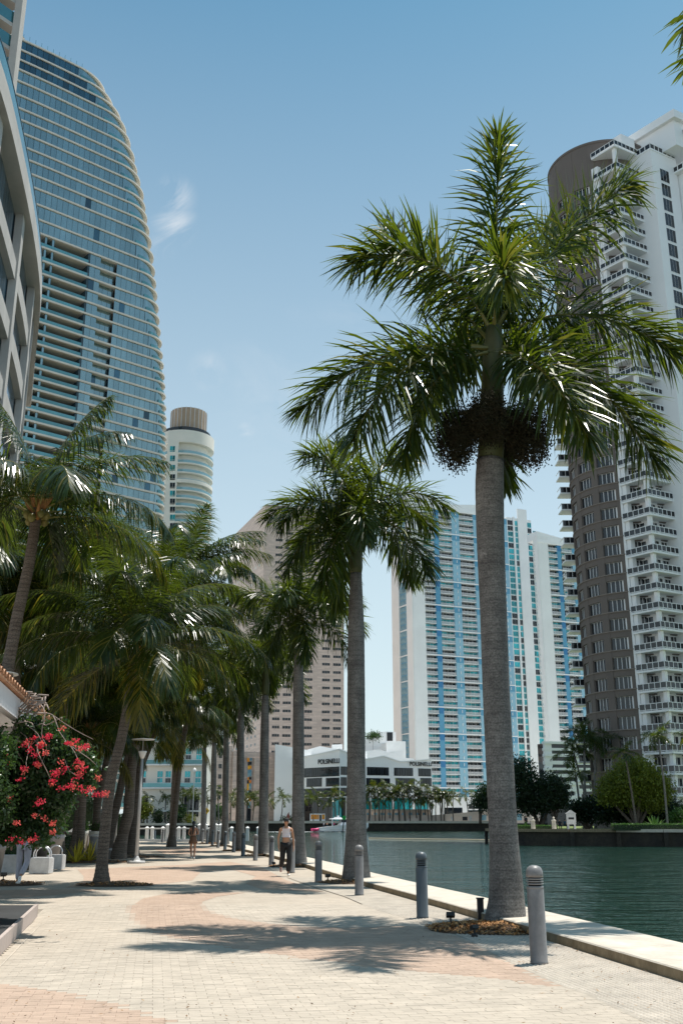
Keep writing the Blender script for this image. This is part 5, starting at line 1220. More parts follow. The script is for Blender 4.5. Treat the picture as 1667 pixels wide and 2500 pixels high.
# ---------------------------------------------------------------- foliage clouds
def cloud(cents, n, size, rnd_seed=0, shell=.55, asp=.5, tilt=.8):
    """cents: (x, y, z, rx, ry, rz) lobes; n leaves spread through them, denser near the surface"""
    g = np.random.default_rng(rnd_seed); c = np.array(cents, float); vol = (c[:, 3]*c[:, 4]*c[:, 5])**.7; idx = g.choice(len(c), n, p=vol/vol.sum())
    d = g.normal(size=(n, 3)); d /= np.linalg.norm(d, axis=1)[:, None]; rr = g.random(n)**(1/3.)*(1-shell)+shell*g.normal(1, .12, n)*.98; rr = np.clip(rr, 0, 1.25)
    # clumps: pull each leaf towards one of many twig ends
    k = max(30, n//14); ti = g.integers(0, k, n); td = g.normal(size=(k, 3)); td /= np.linalg.norm(td, axis=1)[:, None]
    d = d*.0+td[ti]; tr_ = (g.random(k)**.45)[ti]
    p = c[idx, :3]+d*c[idx, 3:6]*tr_[:, None]+g.normal(size=(n, 3))*size*1.9
    return p
def leaves(name, p, size, m, parent, seed=0, asp=.5, mi=None):
    g = np.random.default_rng(seed+99); n = len(p); a = g.normal(size=(n, 3)); a[:, 2] -= .5; a /= np.linalg.norm(a, axis=1)[:, None]; b = g.normal(size=(n, 3)); b -= a*(a*b).sum(1)[:, None]; b /= np.linalg.norm(b, axis=1)[:, None]
    s = (size*g.uniform(.6, 1.3, n))[:, None]
    V = np.stack([p-a*s*.1, p+a*s*.45+b*s*asp*.5, p+a*s, p+a*s*.45-b*s*asp*.5], 1).reshape(-1, 3)
    return raw(name, V, np.arange(4*n).reshape(-1, 4), m, parent, mi)
def limbs(r, base, tips, r0, m, seed=0, name='trunk'):
    rnd = random.Random(seed); mb = MB(); b_ = Vector(base)
    for i, t in enumerate(tips):
        t = Vector(t); md = b_.lerp(t, .45)+Vector((rnd.uniform(-.06, .06), rnd.uniform(-.06, .06), .05))*(t-b_).length*1.5
        s = rnd.uniform(-.25, .25)*r0; mb.tube([b_+Vector((s, s, -.1)), b_.lerp(md, .35)+Vector((s, 0, 0)), md, t], [r0*1.2, r0*.8, r0*.5, r0*.18], 7)
    return mb.build(name, m, r, True)
def tree(label, base, lobes, n, size, lm, r0, cat='tree', name='tree', seed=0, group=None, asp=.55):
    b_ = Vector(base); r = thing(name, label, cat, b_, group)
    p = cloud(lobes, n, size, seed); leaves('crown', p, size*1.6, lm, r, seed, asp)
    limbs(r, b_, [l[:3] for l in lobes][:7], r0, M['bark'], seed); return r
def at(px, py, Y): return P(px, py, Y)
def lobesat(L, Y, jy=1.0):   # (px, py, rpx[, dy])
    o = []
    for q in L:
        px, py, rp = q[:3]; dy = q[3] if len(q) > 3 else 0; p = at(px, py, Y+dy); R_ = rp*Y*1.02/F; o.append((p.x, p.y, p.z, R_, R_*jy, R_*.85))
    return o
# park on the right bank
PZ = .67
def gy(px, Y, z=PZ): return Vector((hx(px, Y), Y, z))
tree('big dark tree with forked trunks just right of the nearest palm trunk', gy(1316, 150), lobesat([(1265, 1885, 42), (1290, 1925, 42), (1330, 1945, 34, 3), (1300, 1965, 30), (1268, 1960, 26), (1345, 1960, 22)], 150), 16000, .20, M['bushdk'], .30, seed=1)
tree('dark round tree with spreading forked trunk beside the big dark tree', gy(1352, 148), lobesat([(1345, 1918, 32), (1362, 1935, 26), (1335, 1950, 26), (1366, 1955, 20)], 148), 9000, .20, M['bushdk'], .22, seed=2)
tree('dark tree showing left of the nearest palm trunk at the far seawall', Vector((hx(1172, 340), 340, FZ)), lobesat([(1180, 1945, 20), (1165, 1958, 16), (1192, 1930, 20), (1185, 1965, 16)], 340), 3000, .45, M['bushdk'], .4, seed=3)
tree('low dark spreading tree over the park path', gy(1432, 152), lobesat([(1410, 1975, 24), (1440, 1975, 30), (1475, 1972, 34), (1425, 1990, 20), (1400, 1990, 14)], 152), 12000, .18, M['bushdk'], .22, seed=4)
tree('yellow green round tree in front of the brown tower', gy(1552, 146), lobesat([(1545, 1900, 55), (1500, 1920, 38), (1480, 1940, 26), (1590, 1915, 44), (1615, 1930, 24), (1560, 1880, 34), (1525, 1940, 34), (1580, 1950, 32), (1605, 1955, 20)], 146), 26000, .21, M['bushyl'], .30, seed=5)
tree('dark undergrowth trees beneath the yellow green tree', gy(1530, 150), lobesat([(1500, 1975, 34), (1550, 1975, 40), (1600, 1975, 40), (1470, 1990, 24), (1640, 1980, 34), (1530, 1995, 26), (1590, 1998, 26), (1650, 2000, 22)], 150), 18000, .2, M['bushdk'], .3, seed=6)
tree('clipped green hedge tree at the right edge of the park', gy(1655, 140), lobesat([(1652, 1990, 14), (1667, 1992, 16), (1640, 1996, 8)], 140), 2500, .14, M['hedge'], .15, cat='shrub', name='shrub', seed=7)
def hedge(label, px0, px1, Y, h, dep, n, seed, m=M['hedge'], z=PZ, size=.07):
    x0, x1 = hx(px0, Y), hx(px1, Y); r = thing('hedge', label, 'hedge', ((x0+x1)/2, Y, z)); g = np.random.default_rng(seed)
    p = np.stack([g.uniform(x0, x1, n), Y+g.uniform(-dep/2, dep/2, n), z+h*(1-g.random(n)**2*.9)*(1+.08*np.sin(g.uniform(0, 6, n)))], 1); leaves('foliage', p, size*1.7, m, r, seed)
    mb = MB(); mb.box(x0+.05, x1-.05, Y-dep*.42, Y+dep*.42, z, z+h*.85); mb.build('inner_twigs', M['bushdk'], r)
hedge('low clipped hedge on the park seawall right of the nearest palm', 1262, 1358, 134, .55, 1.2, 5000, 1)
hedge('long low hedge on the park seawall at the right', 1492, 1680, 126, .75, 1.4, 9000, 2)
def spiky(label, c, n, L_, w, m, seed, name='spiky_plant', z0=0, cat='plant', up=.8):
    rnd = random.Random(seed); r = thing(name, label, cat, c); cnt = 0
    for i in range(n):
        a = rnd.uniform(0, 6.283); e = math.radians(rnd.uniform(22, 88)); d = Vector((math.cos(a)*math.cos(e), math.sin(a)*math.cos(e), math.sin(e))); l = L_*rnd.uniform(.6, 1.1)
        s = Vector((-math.sin(a), math.cos(a), 0)); b_ = Vector(c)+Vector((math.cos(a), math.sin(a), 0))*.05*L_; mb = MB(); pr = []
        for k, hw in ((0, .5), (.35, 1.), (.7, .7), (1, .03)):
            q = b_+d*(l*k)+Vector((0, 0, -.35*l*k*k*math.cos(e))); pr.append((q-s*(w*hw/2), q+s*(w*hw/2), q-Vector((0, 0, w*.15*hw))))
        for (a0, a1, a2), (b0, b1, b2) in zip(pr, pr[1:]): mb.face([a0, a2, b2, b0]); mb.face([a2, a1, b1, b2])
        mb.build('leaf', m, r)
    return r
spiky('big spiky agave like plant behind the long low hedge', gy(1598, 128), 46, 2.1, .22, M['hedge'], 3)
spiky('spiky plant cut by the right picture edge', gy(1672, 127), 24, 1.6, .2, M['hedge'], 4)
spiky('small spiky plant on the park hedge beside the nearest palm trunk', gy(1284, 135), 18, 1.2, .14, M['hedge'], 5)
# slim palms of the park
def lowpalm(label, base, crown, nf, kind, seed, grp, r0=.14, scale=1.):
    b_ = Vector(base); c = Vector(crown); rnd = random.Random(seed); r = thing('palm_tree', label, 'palm tree', b_, grp)
    m_ = b_.lerp(c, .5)+Vector((rnd.uniform(-.25, .25), 0, 0)); mb = MB(); mb.tube([b_, b_.lerp(m_, .1), m_, c], [r0*1.5, r0, r0*.9, r0*.7], 7); mb.build('trunk', M['ctrunk'] if kind is LOWC else M['trunk'], r, True)
    for i in range(nf): place('frond', kind[[0, 1, 1, 2, 2, 3, 3, 2][i % 8]], r, c, i*2.4+seed, [scale*rnd.uniform(.8, 1.05)]*3)
    return r
PK = 'palms of the park on the right'
lowpalm('tall dark palm left of the brown tower, highest of its clump', gy(1432, 165), at(1425, 1800, 165), 18, LOWR, 1, PK, .22, 1.25)
lowpalm('dark palm in the clump left of the brown tower, lower crown', gy(1442, 168), at(1400, 1840, 168), 16, LOWR, 2, PK, .2, 1.15)
lowpalm('dark palm nearest the brown tower wall in the left clump', gy(1452, 166), at(1452, 1815, 166), 16, LOWR, 3, PK, .2, 1.2)
lowpalm('short dark palm under the clump left of the brown tower', gy(1425, 160), at(1405, 1895, 160), 14, LOWR, 4, PK, .2, .9)
lowpalm('sunlit yellowish palm standing up through the yellow green tree', gy(1553, 140), at(1524, 1838, 140), 14, LOWC, 5, PK, .15, .72)
lowpalm('slim palm with dark crown before the white balconies', gy(1628, 138), at(1605, 1800, 138), 16, LOWR, 6, PK, .15, .85)
lowpalm('palm crown cut by the right picture edge', gy(1690, 138), at(1690, 1800, 138), 14, LOWC, 7, PK, .15, .85)
# far quay: palms and coconut palms in front of the white building
rnd = random.Random(11); FP = 'palms along the far quay'
fpx = [(650, 1955, 1), (641, 1958, 1), (690, 1950, 0), (606, 1945, 0), (594, 1955, 1), (577, 1958, 1), (620, 1950, 0), (566, 1945, 0), (740, 1948, 1), (775, 1940, 1), (763, 1952, 0), (815, 1940, 1), (828, 1955, 1), (800, 1962, 1)]
for i in range(30): fpx.append((892+i*6.9+rnd.uniform(-3, 3), rnd.choice((1925, 1938, 1948, 1955))+rnd.uniform(-5, 5) if i < 24 else 1945+rnd.uniform(-6, 6), 1))
fpx += [(1080, 1945, 1), (1105, 1948, 1), (1136, 1938, 1), (1172, 1950, 1)]
ORD = 'first second third fourth fifth sixth seventh eighth ninth tenth eleventh twelfth thirteenth fourteenth fifteenth sixteenth seventeenth eighteenth nineteenth twentieth'.split()
ORD += ['twenty-'+q for q in ORD[:9]]+['thirtieth']
def fql(i):
    if i < 14: return ['small palm with twin trunks on the blank white wall', 'shorter twin palm at the blank white wall', 'small palm right of the blank white wall', 'small palm before the beige stone pier', 'low palm left of the coloured glass strip', 'low palm behind the fifth royal trunk', 'small palm before the stone building doorway', 'small palm at the left end of the stone building', 'small palm right of the third royal trunk', 'small palm below the left lettering', 'low palm left of the orange trailer', 'small palm right of the orange trailer', 'yellowish palm above the white boat', 'low palm above the stern of the white boat'][i]
    if i < 44: return 'small palm in the crowd below the right lettering, '+ORD[i-14]+' from the left'
    return ['palm before the pink wall, leftmost of four', 'palm before the pink wall, second of four', 'palm before the pink wall, third of four', 'palm before the pink wall, nearest the big trunk'][i-44]
desc = ['paired with a twin on the blank white wall', 'left twin on the blank white wall', 'right of the blank wall']
for i, (px, py, k) in enumerate(fpx):
    Y = 348+rnd.uniform(0, 5); c = at(px, py, Y+.5); lowpalm(fql(i), Vector((c.x+rnd.uniform(-.8, .8), Y, FZ)), c, 11, LOWC if k else LOWR, i, FP, .2, rnd.uniform(1.15, 1.45))
LB = 'palms before the cream building'
for i, (px, py) in enumerate([(360, 1950), (405, 1950), (448, 1935), (462, 1940), (432, 1948), (473, 1945), (520, 1925), (533, 1940), (508, 1955), (345, 1965)]):
    Y = 243+rnd.uniform(0, 5); c = at(px, py, Y); lowpalm('yellowish palm before the cream waterside building, '+ORD[i]+' in order from its left side' if i < 9 else 'yellowish palm at the left end before the cream waterside building', Vector((c.x+rnd.uniform(-.5, .5), Y, .95)), c, 12, LOWR if i % 2 else LOWC, 40+i, LB, .17, .8)
tree('round green tree right of the last dark trunk, before the cream building', Vector((hx(438, 246), 246, .95)), lobesat([(432, 1990, 14), (440, 1980, 12), (425, 1998, 10)], 246), 2500, .3, M['bush'], .2, seed=21)
tree('slender young tree before the cream building', Vector((hx(386, 244), 244, .95)), lobesat([(386, 1985, 7), (385, 1995, 9), (387, 2004, 8)], 244), 900, .28, M['bushdk'], .1, seed=22)
tree('pale green tree at the left end of the cream building', Vector((hx(352, 244), 244, .95)), lobesat([(345, 1980, 14), (358, 1975, 12), (338, 1990, 12)], 244), 2200, .3, M['bushyl'], .2, seed=23)
tree('small rounded shrub before the cream building canopy', Vector((hx(464, 243), 243, .95)), lobesat([(464, 1998, 7), (465, 2003, 7)], 243), 700, .25, M['bushyl'], .1, seed=24)
tree('green trees behind the royal palm trunks at the far left quay', Vector((hx(505, 345), 345, FZ)), lobesat([(508, 1975, 10), (520, 1985, 12), (532, 1978, 10), (500, 1992, 10), (540, 1990, 9)], 345), 2600, .42, M['bush'], .3, seed=25)
tree('dark hedge row at the foot of the stone building', Vector((hx(700, 349), 349, FZ)), lobesat([(695, 2001, 5), (705, 2000, 5), (712, 2001, 5)], 349), 700, .3, M['bushdk'], .1, cat='shrub', name='shrub', seed=26)
p_ = Fq.pt(Fq.hit(905, 1800)[0], -1); tree('shrubs growing on the roof of the stepped white podium', Vector((p_.x, p_.y, Fq.hit(900, 1806)[1])), lobesat([(898, 1799, 6), (910, 1795, 8), (920, 1797, 7), (905, 1801, 6)], p_.y-.5), 900, .4, M['bush'], .05, cat='shrub', name='shrub', seed=27)
# pink garden wall with picture panels at the far quay
Fa = mkF((hx(1022, 352), 352), 89); r = thing('pink_garden_wall', 'long pink wall with picture panels on the far quay behind the palms', 'wall', (Fa.A.x, Fa.A.y, FZ))
q = [Fa.hit(1018, 1990), Fa.hit(1060, 1990), Fa.hit(1190, 1979), Fa.hit(1420, 1974)]
for (u0, z0), (u1, z1) in zip(q, q[1:]):
    n = max(1, int((u1-u0)/5))
    for k in range(n):
        a, b_ = u0+(u1-u0)*k/n, u0+(u1-u0)*(k+1)/n; h = [z0+(z1-z0)*k/n, z0+(z1-z0)*(k+1)/n]; mb = MB(); pt4 = [Fa.pt(a, .2), Fa.pt(b_-.03, .2), Fa.pt(b_-.03, -.2), Fa.pt(a, -.2)]
        mb.hexa([(p.x, p.y, FZ-.3) for p in pt4]+[(p.x, p.y, k_) for p, k_ in zip(pt4, (h[0], h[1], h[1], h[0]))]); mb.build('wall_panel', M['sand'], r)
for (a, b_, y0, y1, m_) in ((1128, 1140, 1994, 2003, 'slot'), (1144, 1150, 1992, 2004, 'concw'), (1174, 1186, 1990, 2003, 'seatblue'), (1259, 1272, 1987, 2003, 'seatblue'), (1368, 1390, 1978, 2005, 'teal'), (1100, 1106, 1994, 2003, 'concw')):
    (ua, z1), (ub, _) = Fa.hit(a, y0), Fa.hit(b_, y0); mb = MB(); mb.fbox(Fa, ua, ub, .21, .3, Fa.hit(a, y1)[1], z1); mb.build('picture_panel', M[m_], r)
Fa2 = mkF((hx(1050, 372), 372), 89); r = thing('white_low_building', 'low white building with dark opening behind the pink wall', 'building', (Fa2.A.x, Fa2.A.y, FZ))
mb = MB(); mb.fbox(Fa2, 0, Fa2.hit(1290, 2000)[0], -15, 0, FZ, Fa2.hit(1100, 1946)[1]); mb.build('wall', M['white'], r)
for (a, b_, y0, y1) in ((1084, 1128, 1972, 1990), (1143, 1158, 1963, 1975), (1160, 1188, 1963, 1975), (1143, 1188, 1978, 1985), (1290, 1330, 1963, 1975)):
    (ua, z1), (ub, _) = Fa2.hit(a, y0), Fa2.hit(b_, y0); mb = MB(); mb.fbox(Fa2, ua, ub, .02, .08, Fa2.hit(a, y1)[1], z1); mb.build('window', M['darkglass'], r)
# terrace ramp with stripes below the palms
Ft = mkF((hx(893, 350.5), 350.5), 89); r = thing('terrace_steps', 'pale terrace with blue grey stripes behind the far quay palms', 'terrace', (Ft.A.x, Ft.A.y, FZ))
for (a, b_, y0, y1, w_) in ((893, 1052, 1976, 1984, -4), (893, 1048, 1990, 1996, -2), (893, 1020, 1998, 2003, -1)):
    (ua, z1), (ub, _) = Ft.hit(a, y0, w_), Ft.hit(b_, y0, w_); mb = MB(); mb.fbox(Ft, ua, ub, w_-2, w_, FZ, z1); mb.build('step', M['sand'], r)
for i in range(9):
    a = 895+i*17; (ua, z1), (ub, _) = Ft.hit(a, 1984, -2.9), Ft.hit(a+9, 1984, -2.9); mb = MB(); mb.fbox(Ft, ua, ub, -3, -2.9, FZ, z1); mb.build('stripe_panel', M['blue3'] if i % 2 else M['seatblue'], r)
# orange picture trailer, red leaf sculpture, road sign
p = gy(775, 349, FZ); w_ = 4.1; r = thing('food_trailer', 'small white trailer with glowing orange picture side on the far quay', 'trailer', p)
mb = MB(); mb.box(p.x-w_/2-.5, p.x+w_/2+.5, p.y, p.y+2.2, p.z+.4, p.z+3.1); mb.build('body', M['white'], r)
for (a, b_) in ((-2.2, -.1), (0, .5), (1.5, 2.4)): mb = MB(); mb.box(p.x+a, p.x+b_, p.y-.06, p.y-.005, p.z+1.3, p.z+2.8); mb.build('picture', M['orange'], r)
mb = MB(); mb.box(p.x+.7, p.x+1.3, p.y-.05, p.y-.005, p.z+.6, p.z+2.7); mb.build('door', M['slot'], r)
for q in (-1.5, 1.5): mb = MB(); mb.tube([(p.x+q, p.y-.05, p.z+.35), (p.x+q, p.y+.15, p.z+.35)], .35, 12); mb.build('wheel', M['black'], r)
p = gy(703.5, 347.5, FZ+.0); r = thing('leaf_sculpture', 'red leaf shaped sculpture standing above the capped woman on the far quay', 'sculpture', p)
mb = MB(); out = [(0, 0), (.5, .9), (.55, 1.7), (.25, 2.6), (.35, 3.0), (-.05, 2.7), (-.5, 2.0), (-.55, 1.2)]
mb.v = [(p.x+x*.9, p.y-.12, p.z+.6+y) for x, y in out]+[(p.x+x*.9, p.y+.12, p.z+.6+y) for x, y in out]; k = len(out); mb.f = [tuple(range(k)), tuple(range(2*k-1, k-1, -1))]+[(i, i+k, (i+1) % k+k, (i+1) % k) for i in range(k)]; mb.m = [0]*(k+2); mb.build('leaf', mat('rust_red', (.28, .07, .05), .6, c2=(.12, .04, .03)), r)
mb = MB(); mb.tube([p, p+Vector((0, 0, .7))], .12, 8); mb.build('stem', M['black'], r)
p = gy(504.5, 238, .95); r = thing('warning_sign', 'yellow diamond warning sign between the farthest royal palm trunks', 'sign', p)
mb = MB(); mb.tube([p, p+Vector((0, 0, 3.2))], .05, 6); mb.build('pole', M['pole'], r)
mb = MB(); mb.hexa([(p.x+x, p.y-y, p.z+3.2+z_) for x, y, z_ in ((0, .06, -.75), (.6, .06, 0), (0, .06, .75), (-.6, .06, 0), (0, .1, -.75), (.6, .1, 0), (0, .1, .75), (-.6, .1, 0))]); mb.build('sign_plate', M['yellow'], r)
mb = MB(); mb.box(p.x-.08, p.x+.08, p.y-.13, p.y-.105, p.z+2.95, p.z+3.35); mb.box(p.x-.16, p.x+.16, p.y-.13, p.y-.105, p.z+3.1, p.z+3.2); mb.build('symbol', M['black'], r)
for i, (px, Y, z_, lb) in enumerate([(470, 240, 1.4, 'white globe street lamp before the cream building'), (905, 349, FZ, 'slim lamp post on the far quay behind the second royal palm'), (811, 349, FZ, 'slim lamp post above the white boat')]):
    p = gy(px, Y, z_); r = thing('street_lamp', lb, 'street lamp', p); hgt = 11 if i == 0 else 7; mb = MB(); mb.tube([p, p+Vector((0, 0, hgt))], [.14, .08], 6); mb.build('pole', M['pole'], r); mb = MB(); mb.lathe([(.05, 0), (.4, .4), (.45, .9), (.2, 1.3), (.02, 1.4)], 10, p+Vector((0, 0, hgt))); mb.build('globe', M['lampg'], r, True)
# low boxes, railings and small things on the far quay edge
p = gy(1394, 133.8, .8); r = thing('park_notice_board', 'white two-legged notice board on the park seawall', 'sign', p)
mb = MB(); mb.box(p.x-.55, p.x-.3, p.y, p.y+.12, p.z-.1, p.z+1.5); mb.build('leg', M['concw'], r); mb = MB(); mb.box(p.x+.3, p.x+.55, p.y, p.y+.12, p.z-.1, p.z+1.5); mb.build('leg', M['concw'], r)
mb = MB(); mb.box(p.x-.6, p.x+.6, p.y-.03, p.y+.1, p.z+.55, p.z+1.85); mb.build('board', M['concw'], r); mb = MB(); mb.box(p.x-.35, p.x+.35, p.y-.05, p.y-.032, p.z+1.15, p.z+1.4); mb.build('slot', M['slot'], r)
mb = MB(); mb.hexa([(p.x-.7, p.y-.05, p.z+1.86), (p.x+.7, p.y-.05, p.z+1.86), (p.x+.7, p.y+.15, p.z+1.86), (p.x-.7, p.y+.15, p.z+1.86), (p.x-.05, p.y-.05, p.z+2.3), (p.x+.05, p.y-.05, p.z+2.3), (p.x+.05, p.y+.15, p.z+2.3), (p.x-.05, p.y+.15, p.z+2.3)]); mb.build('gable', M['concw'], r)
for i, px in enumerate((1300, 1351)):
    p = gy(px, 133, .8); r = thing('stone_pedestal', ['short stone pedestal on the park hedge, left one', 'short stone pedestal at the right end of the park hedge'][i], 'pedestal', p)
    mb = MB(); mb.lathe([(.3, 0), (.26, .9), (.3, .92), (.3, 1.05), (.12, 1.15), (.15, 1.35), (.02, 1.5)], 10, p); mb.build('shaft', M['conc'], r)
# seawall pipes and floating line
a, b_ = G(900, 2047.5, -1.2), G(1225, 2052, -1.2); r = thing('floating_line', 'pale floating line lying across the water beyond the second palm', 'floating line', a)
mb = MB(); n = 24; mb.tube([a.lerp(b_, i/n)+Vector((0, math.sin(i*.9)*.5, .05)) for i in range(n+1)], .14, 6); mb.build('rope', M['orng_rope'], r)
# ---------------------------------------------------------------- white balustrade at the end of the promenade
r = thing('white_balustrade', 'white concrete balustrade with square posts across the end of the promenade', 'balustrade', (hx(400, 92), 92, 0), None)
YB_ = 93.
for i in range(26):
    x = hx(322, YB_)+i*.47; big = i in (7, 8, 13, 14, 16, 17)
    if i % 3 == 2 and not big: continue
    w = .19 if big else .13; hgt = 1.35 if big else 1.1
    mb = MB(); mb.box(x-w, x+w, YB_-w, YB_+w, 0, hgt); mb.hexa([(x-w-.04, YB_-w-.04, hgt), (x+w+.04, YB_-w-.04, hgt), (x+w+.04, YB_+w+.04, hgt), (x-w-.04, YB_+w+.04, hgt), (x-.04, YB_-.04, hgt+.14), (x+.04, YB_-.04, hgt+.14), (x+.04, YB_+.04, hgt+.14), (x-.04, YB_+.04, hgt+.14)]); mb.build('post', M['white2'], r)
mb = MB(); mb.box(hx(318, YB_), hx(560, YB_), YB_-.08, YB_+.08, 1.0, 1.12); mb.build('top_rail', M['white2'], r)
mb = MB(); mb.box(hx(318, YB_), hx(560, YB_), YB_-.12, YB_+.12, 0, .16); mb.build('base_rail', M['white2'], r)
# ---------------------------------------------------------------- lamp posts
def lamp(label, base, zt, R_=.48, r0=.065, footed=True):
    r = thing('lamp_post', label, 'lamp post', base, 'disc topped lamp posts'); b_ = Vector(base)
    mb = MB(); mb.lathe([(.36, 0), (.36, .08), (.33, .10), (.17, .10), (.15, .16), (.09, .24), (r0, .3)], 24, b_); mb.build('base', M['pole'], r, True)
    mb = MB(); mb.lathe([(r0+.01, .3), (r0*.85, zt-.75)], 16, b_); mb.build('pole', M['pole'], r, True)
    mb = MB(); mb.lathe([(r0*.9, zt-.76), (.10, zt-.68), (.17, zt-.5), (.175, zt-.46), (.02, zt-.44)], 16, b_); mb.build('lamp_cup', M['lampg'], r, True)
    mb = MB(); mb.lathe([(.012, zt-.45), (.012, zt)], 6, b_); mb.build('rod', M['pole'], r)
    mb = MB(); mb.lathe([(R_, zt), (R_, zt+.02), (R_*.5, zt+.045), (.02, zt+.06)], 32, b_); mb.build('disc_reflector', M['lampg'], r)
    return r
g = G(333, 2108); lamp('pale grey lamp post with flat disc top in the middle of the planting', g, P(333, 1806, g.y).z)
g = G(285, 2050); g = Vector((hx(285, 72), 72, 0)); lamp('farther lamp post with disc top between the left palm trunks', g, 4.85)
lamp('lamp post with pale disc top above the kiosk roof at the left edge', Vector((xat(-8, 24, 5), 24, 0)), P(0, 1646, 24).z, .52)
# uplights
def uplight(label, px, py, rz=0, k=1.):
    k *= .6
    g = G(px, py); g.z = .02; r = thing('uplight', label, 'garden spotlight', g, 'black uplights in the mulch')
    mb = MB(); mb.lathe([(.10*k, 0), (.085*k, .07*k), (.03*k, .09*k)], 12, g); mb.build('foot', M['black'], r, True)
    mb = MB(); mb.tube([g+Vector((0, 0, .08*k)), g+Vector((0, 0, .2*k))], .016, 6); mb.build('stem', M['black'], r)
    c = g+Vector((0, 0, .25*k)); mb = MB(); mb.box(-.11*k, .11*k, -.08*k, .08*k, -.05*k, .05*k); R3 = Euler((math.radians(-25), 0, rz)).to_matrix(); mb.v = [tuple(c+R3@Vector(v)) for v in mb.v]; mb.build('lamp_head', M['black'], r)
    mb = MB(); mb.box(-.095*k, .095*k, -.065*k, .065*k, .051*k, .055*k); mb.v = [tuple(c+R3@Vector(v)) for v in mb.v]; mb.build('lens', M['pole'], r)
uplight('black uplight standing in the mulch left of the nearest palm', 1100, 2262)
uplight('low black uplight half buried in front of the nearest palm', 1158, 2290, .5, .8)
uplight('black uplight left of the second palm mulch bed', 800, 2154, .3)
uplight('black uplight behind the woman in black trousers', 668, 2118, -.4, .9)
uplight('black uplight in the mulch at the left edge', 8, 2154, .6, 1.2)
g = G(1192, 2262); r = thing('junction_box', 'small dark green box beside the nearest palm trunk', 'box', (g.x, g.y+.9, 0)); mb = MB(); mb.box(g.x-.05, g.x+.05, g.y+.85, g.y+.95, 0, .34); mb.build('box_body', M['black'], r)
mb = MB(); mb.box(g.x-.06, g.x+.06, g.y+.83, g.y+.97, .34, .36); mb.build('box_lid', M['black'], r)
# ---------------------------------------------------------------- left side furniture
def loopblock(label, px0, px1, py0, py1, loops):
    g = G((px0+px1)/2, py1); w = (px1-px0)*g.y*cp/F; h = (py1-py0)*g.y*1.05/F*1.0-.12; r = thing('bike_block', label, 'bicycle stand', g, 'concrete blocks with steel hoops')
    mb = MB(); e = .02; mb.box(g.x-w/2, g.x+w/2, g.y, g.y+w*.9, .03, h); mb.box(g.x-w/2+.03, g.x+w/2-.03, g.y+.03, g.y+w*.9-.03, h, h+e); mb.box(g.x-w/2+.05, g.x-w/2+.15, g.y+.05, g.y+.2, 0, .029); mb.box(g.x+w/2-.15, g.x+w/2-.05, g.y+.05, g.y+.2, 0, .029); mb.build('concrete_block', M['concw'], r)
    for k in range(loops):
        yy = g.y+w*(.25+.4*k); R_ = w*.40; pts = [Vector((g.x+R_*math.cos(a), yy, h+.12+R_*.9*math.sin(a))) for a in np.linspace(0, math.pi, 13)]; pts = [Vector((g.x+R_, yy, h))]+pts+[Vector((g.x-R_, yy, h))]
        mb = MB(); mb.tube(pts, .022, 8); mb.build('steel_hoop', M['steel'], r, True)
loopblock('nearer white concrete block with two steel hoops', 71, 118, 2093, 2135, 2)
loopblock('farther pale concrete block with one steel hoop', 112, 150, 2086, 2125, 1)
p = G(205, 2075); 
for i in range(4):
    c = G(158+i*5, 2072); r = thing('bicycle_hoop', 'low steel hoop standing before the beige wall', 'bicycle stand', c, 'steel hoops before the beige wall'); mb = MB(); mb.tube([c+Vector((.28*math.cos(a), i*.3, .35+.28*math.sin(a))) for a in np.linspace(-.6, math.pi+.6, 13)], .03, 6); mb.build('hoop', M['steel'], r, True); r['label'] = 'low steel hoop before the beige wall, '+['leftmost', 'second from left', 'third from left', 'rightmost'][i]
g = G(227, 2106); r = thing('round_bin', 'round grey metal bin beside the striped yellow plant', 'bin', g); mb = MB(); mb.lathe([(.27, 0), (.27, 1.02), (.25, 1.03)], 28, g+Vector((0, .3, 0))); mb.build('drum', M['bollard'], r, True); mb = MB(); mb.lathe([(.28, 1.0), (.285, 1.06), (.2, 1.08), (.02, 1.085)], 28, g+Vector((0, .3, 0))); mb.build('lid', M['pole'], r, True)
for (px, dy, sd_) in ((185, 0, 1), (205, .8, 2), (172, 1.4, 3)):
    g = G(px, 2108); spiky(['yellow striped spiky plant left of the round bin, front clump', 'yellow striped spiky plant touching the round bin', 'yellow striped spiky plant, rear left clump'][sd_-1], Vector((g.x, g.y+dy, .05)), 26, .95, .085, M['yl'], 20+sd_)
def pot(label, px, py, Y, rt, rb, h, m, plant=True, seed=1, ps=.5):
    g = Vector((hx(px, Y), Y, 0)); r = thing('planter_pot', label, 'planter', g); mb = MB(); mb.lathe([(rb, 0), (rt*.93, h*.8), (rt, h*.81), (rt*1.04, h), (rt*.9, h), (rt*.85, h*.9), (.02, h*.9)], 28, g); mb.build('pot', m, r, True)
    if plant:
        pl = thing('potted_shrub', 'shrub growing in the '+label, 'shrub', g+Vector((0, 0, h))); L_ = [(g.x, g.y, g.z+h+ps*.8, ps, ps, ps*.9), (g.x+ps*.4, g.y, h+ps*.5, ps*.7, ps*.7, ps*.7)]
        leaves('foliage', cloud(L_, 2200, .05, seed), .085, M['hedge'], pl, seed)
    return r
pot('large blue grey flower pot under the red vine', 122, 2090, 37, .55, .33, 1.15, M['bollard'], True, 3, .55)
pot('small pot between the palm trunks right of the bin', 262, 2100, 45, .28, .2, .5, M['bollard'], False)
pot('pale tapered pot before the parked car', 238, 2040, 58, .42, .26, 1.1, M['cream_wall'], True, 4, .3)
pot('pale tapered pot left of the parked car', 200, 2040, 60, .42, .26, 1.1, M['cream_wall'], True, 5, .35)
pot('cut off blue grey pot at the left edge', -2, 2070, 33, .3, .2, .9, M['bollard'], False)
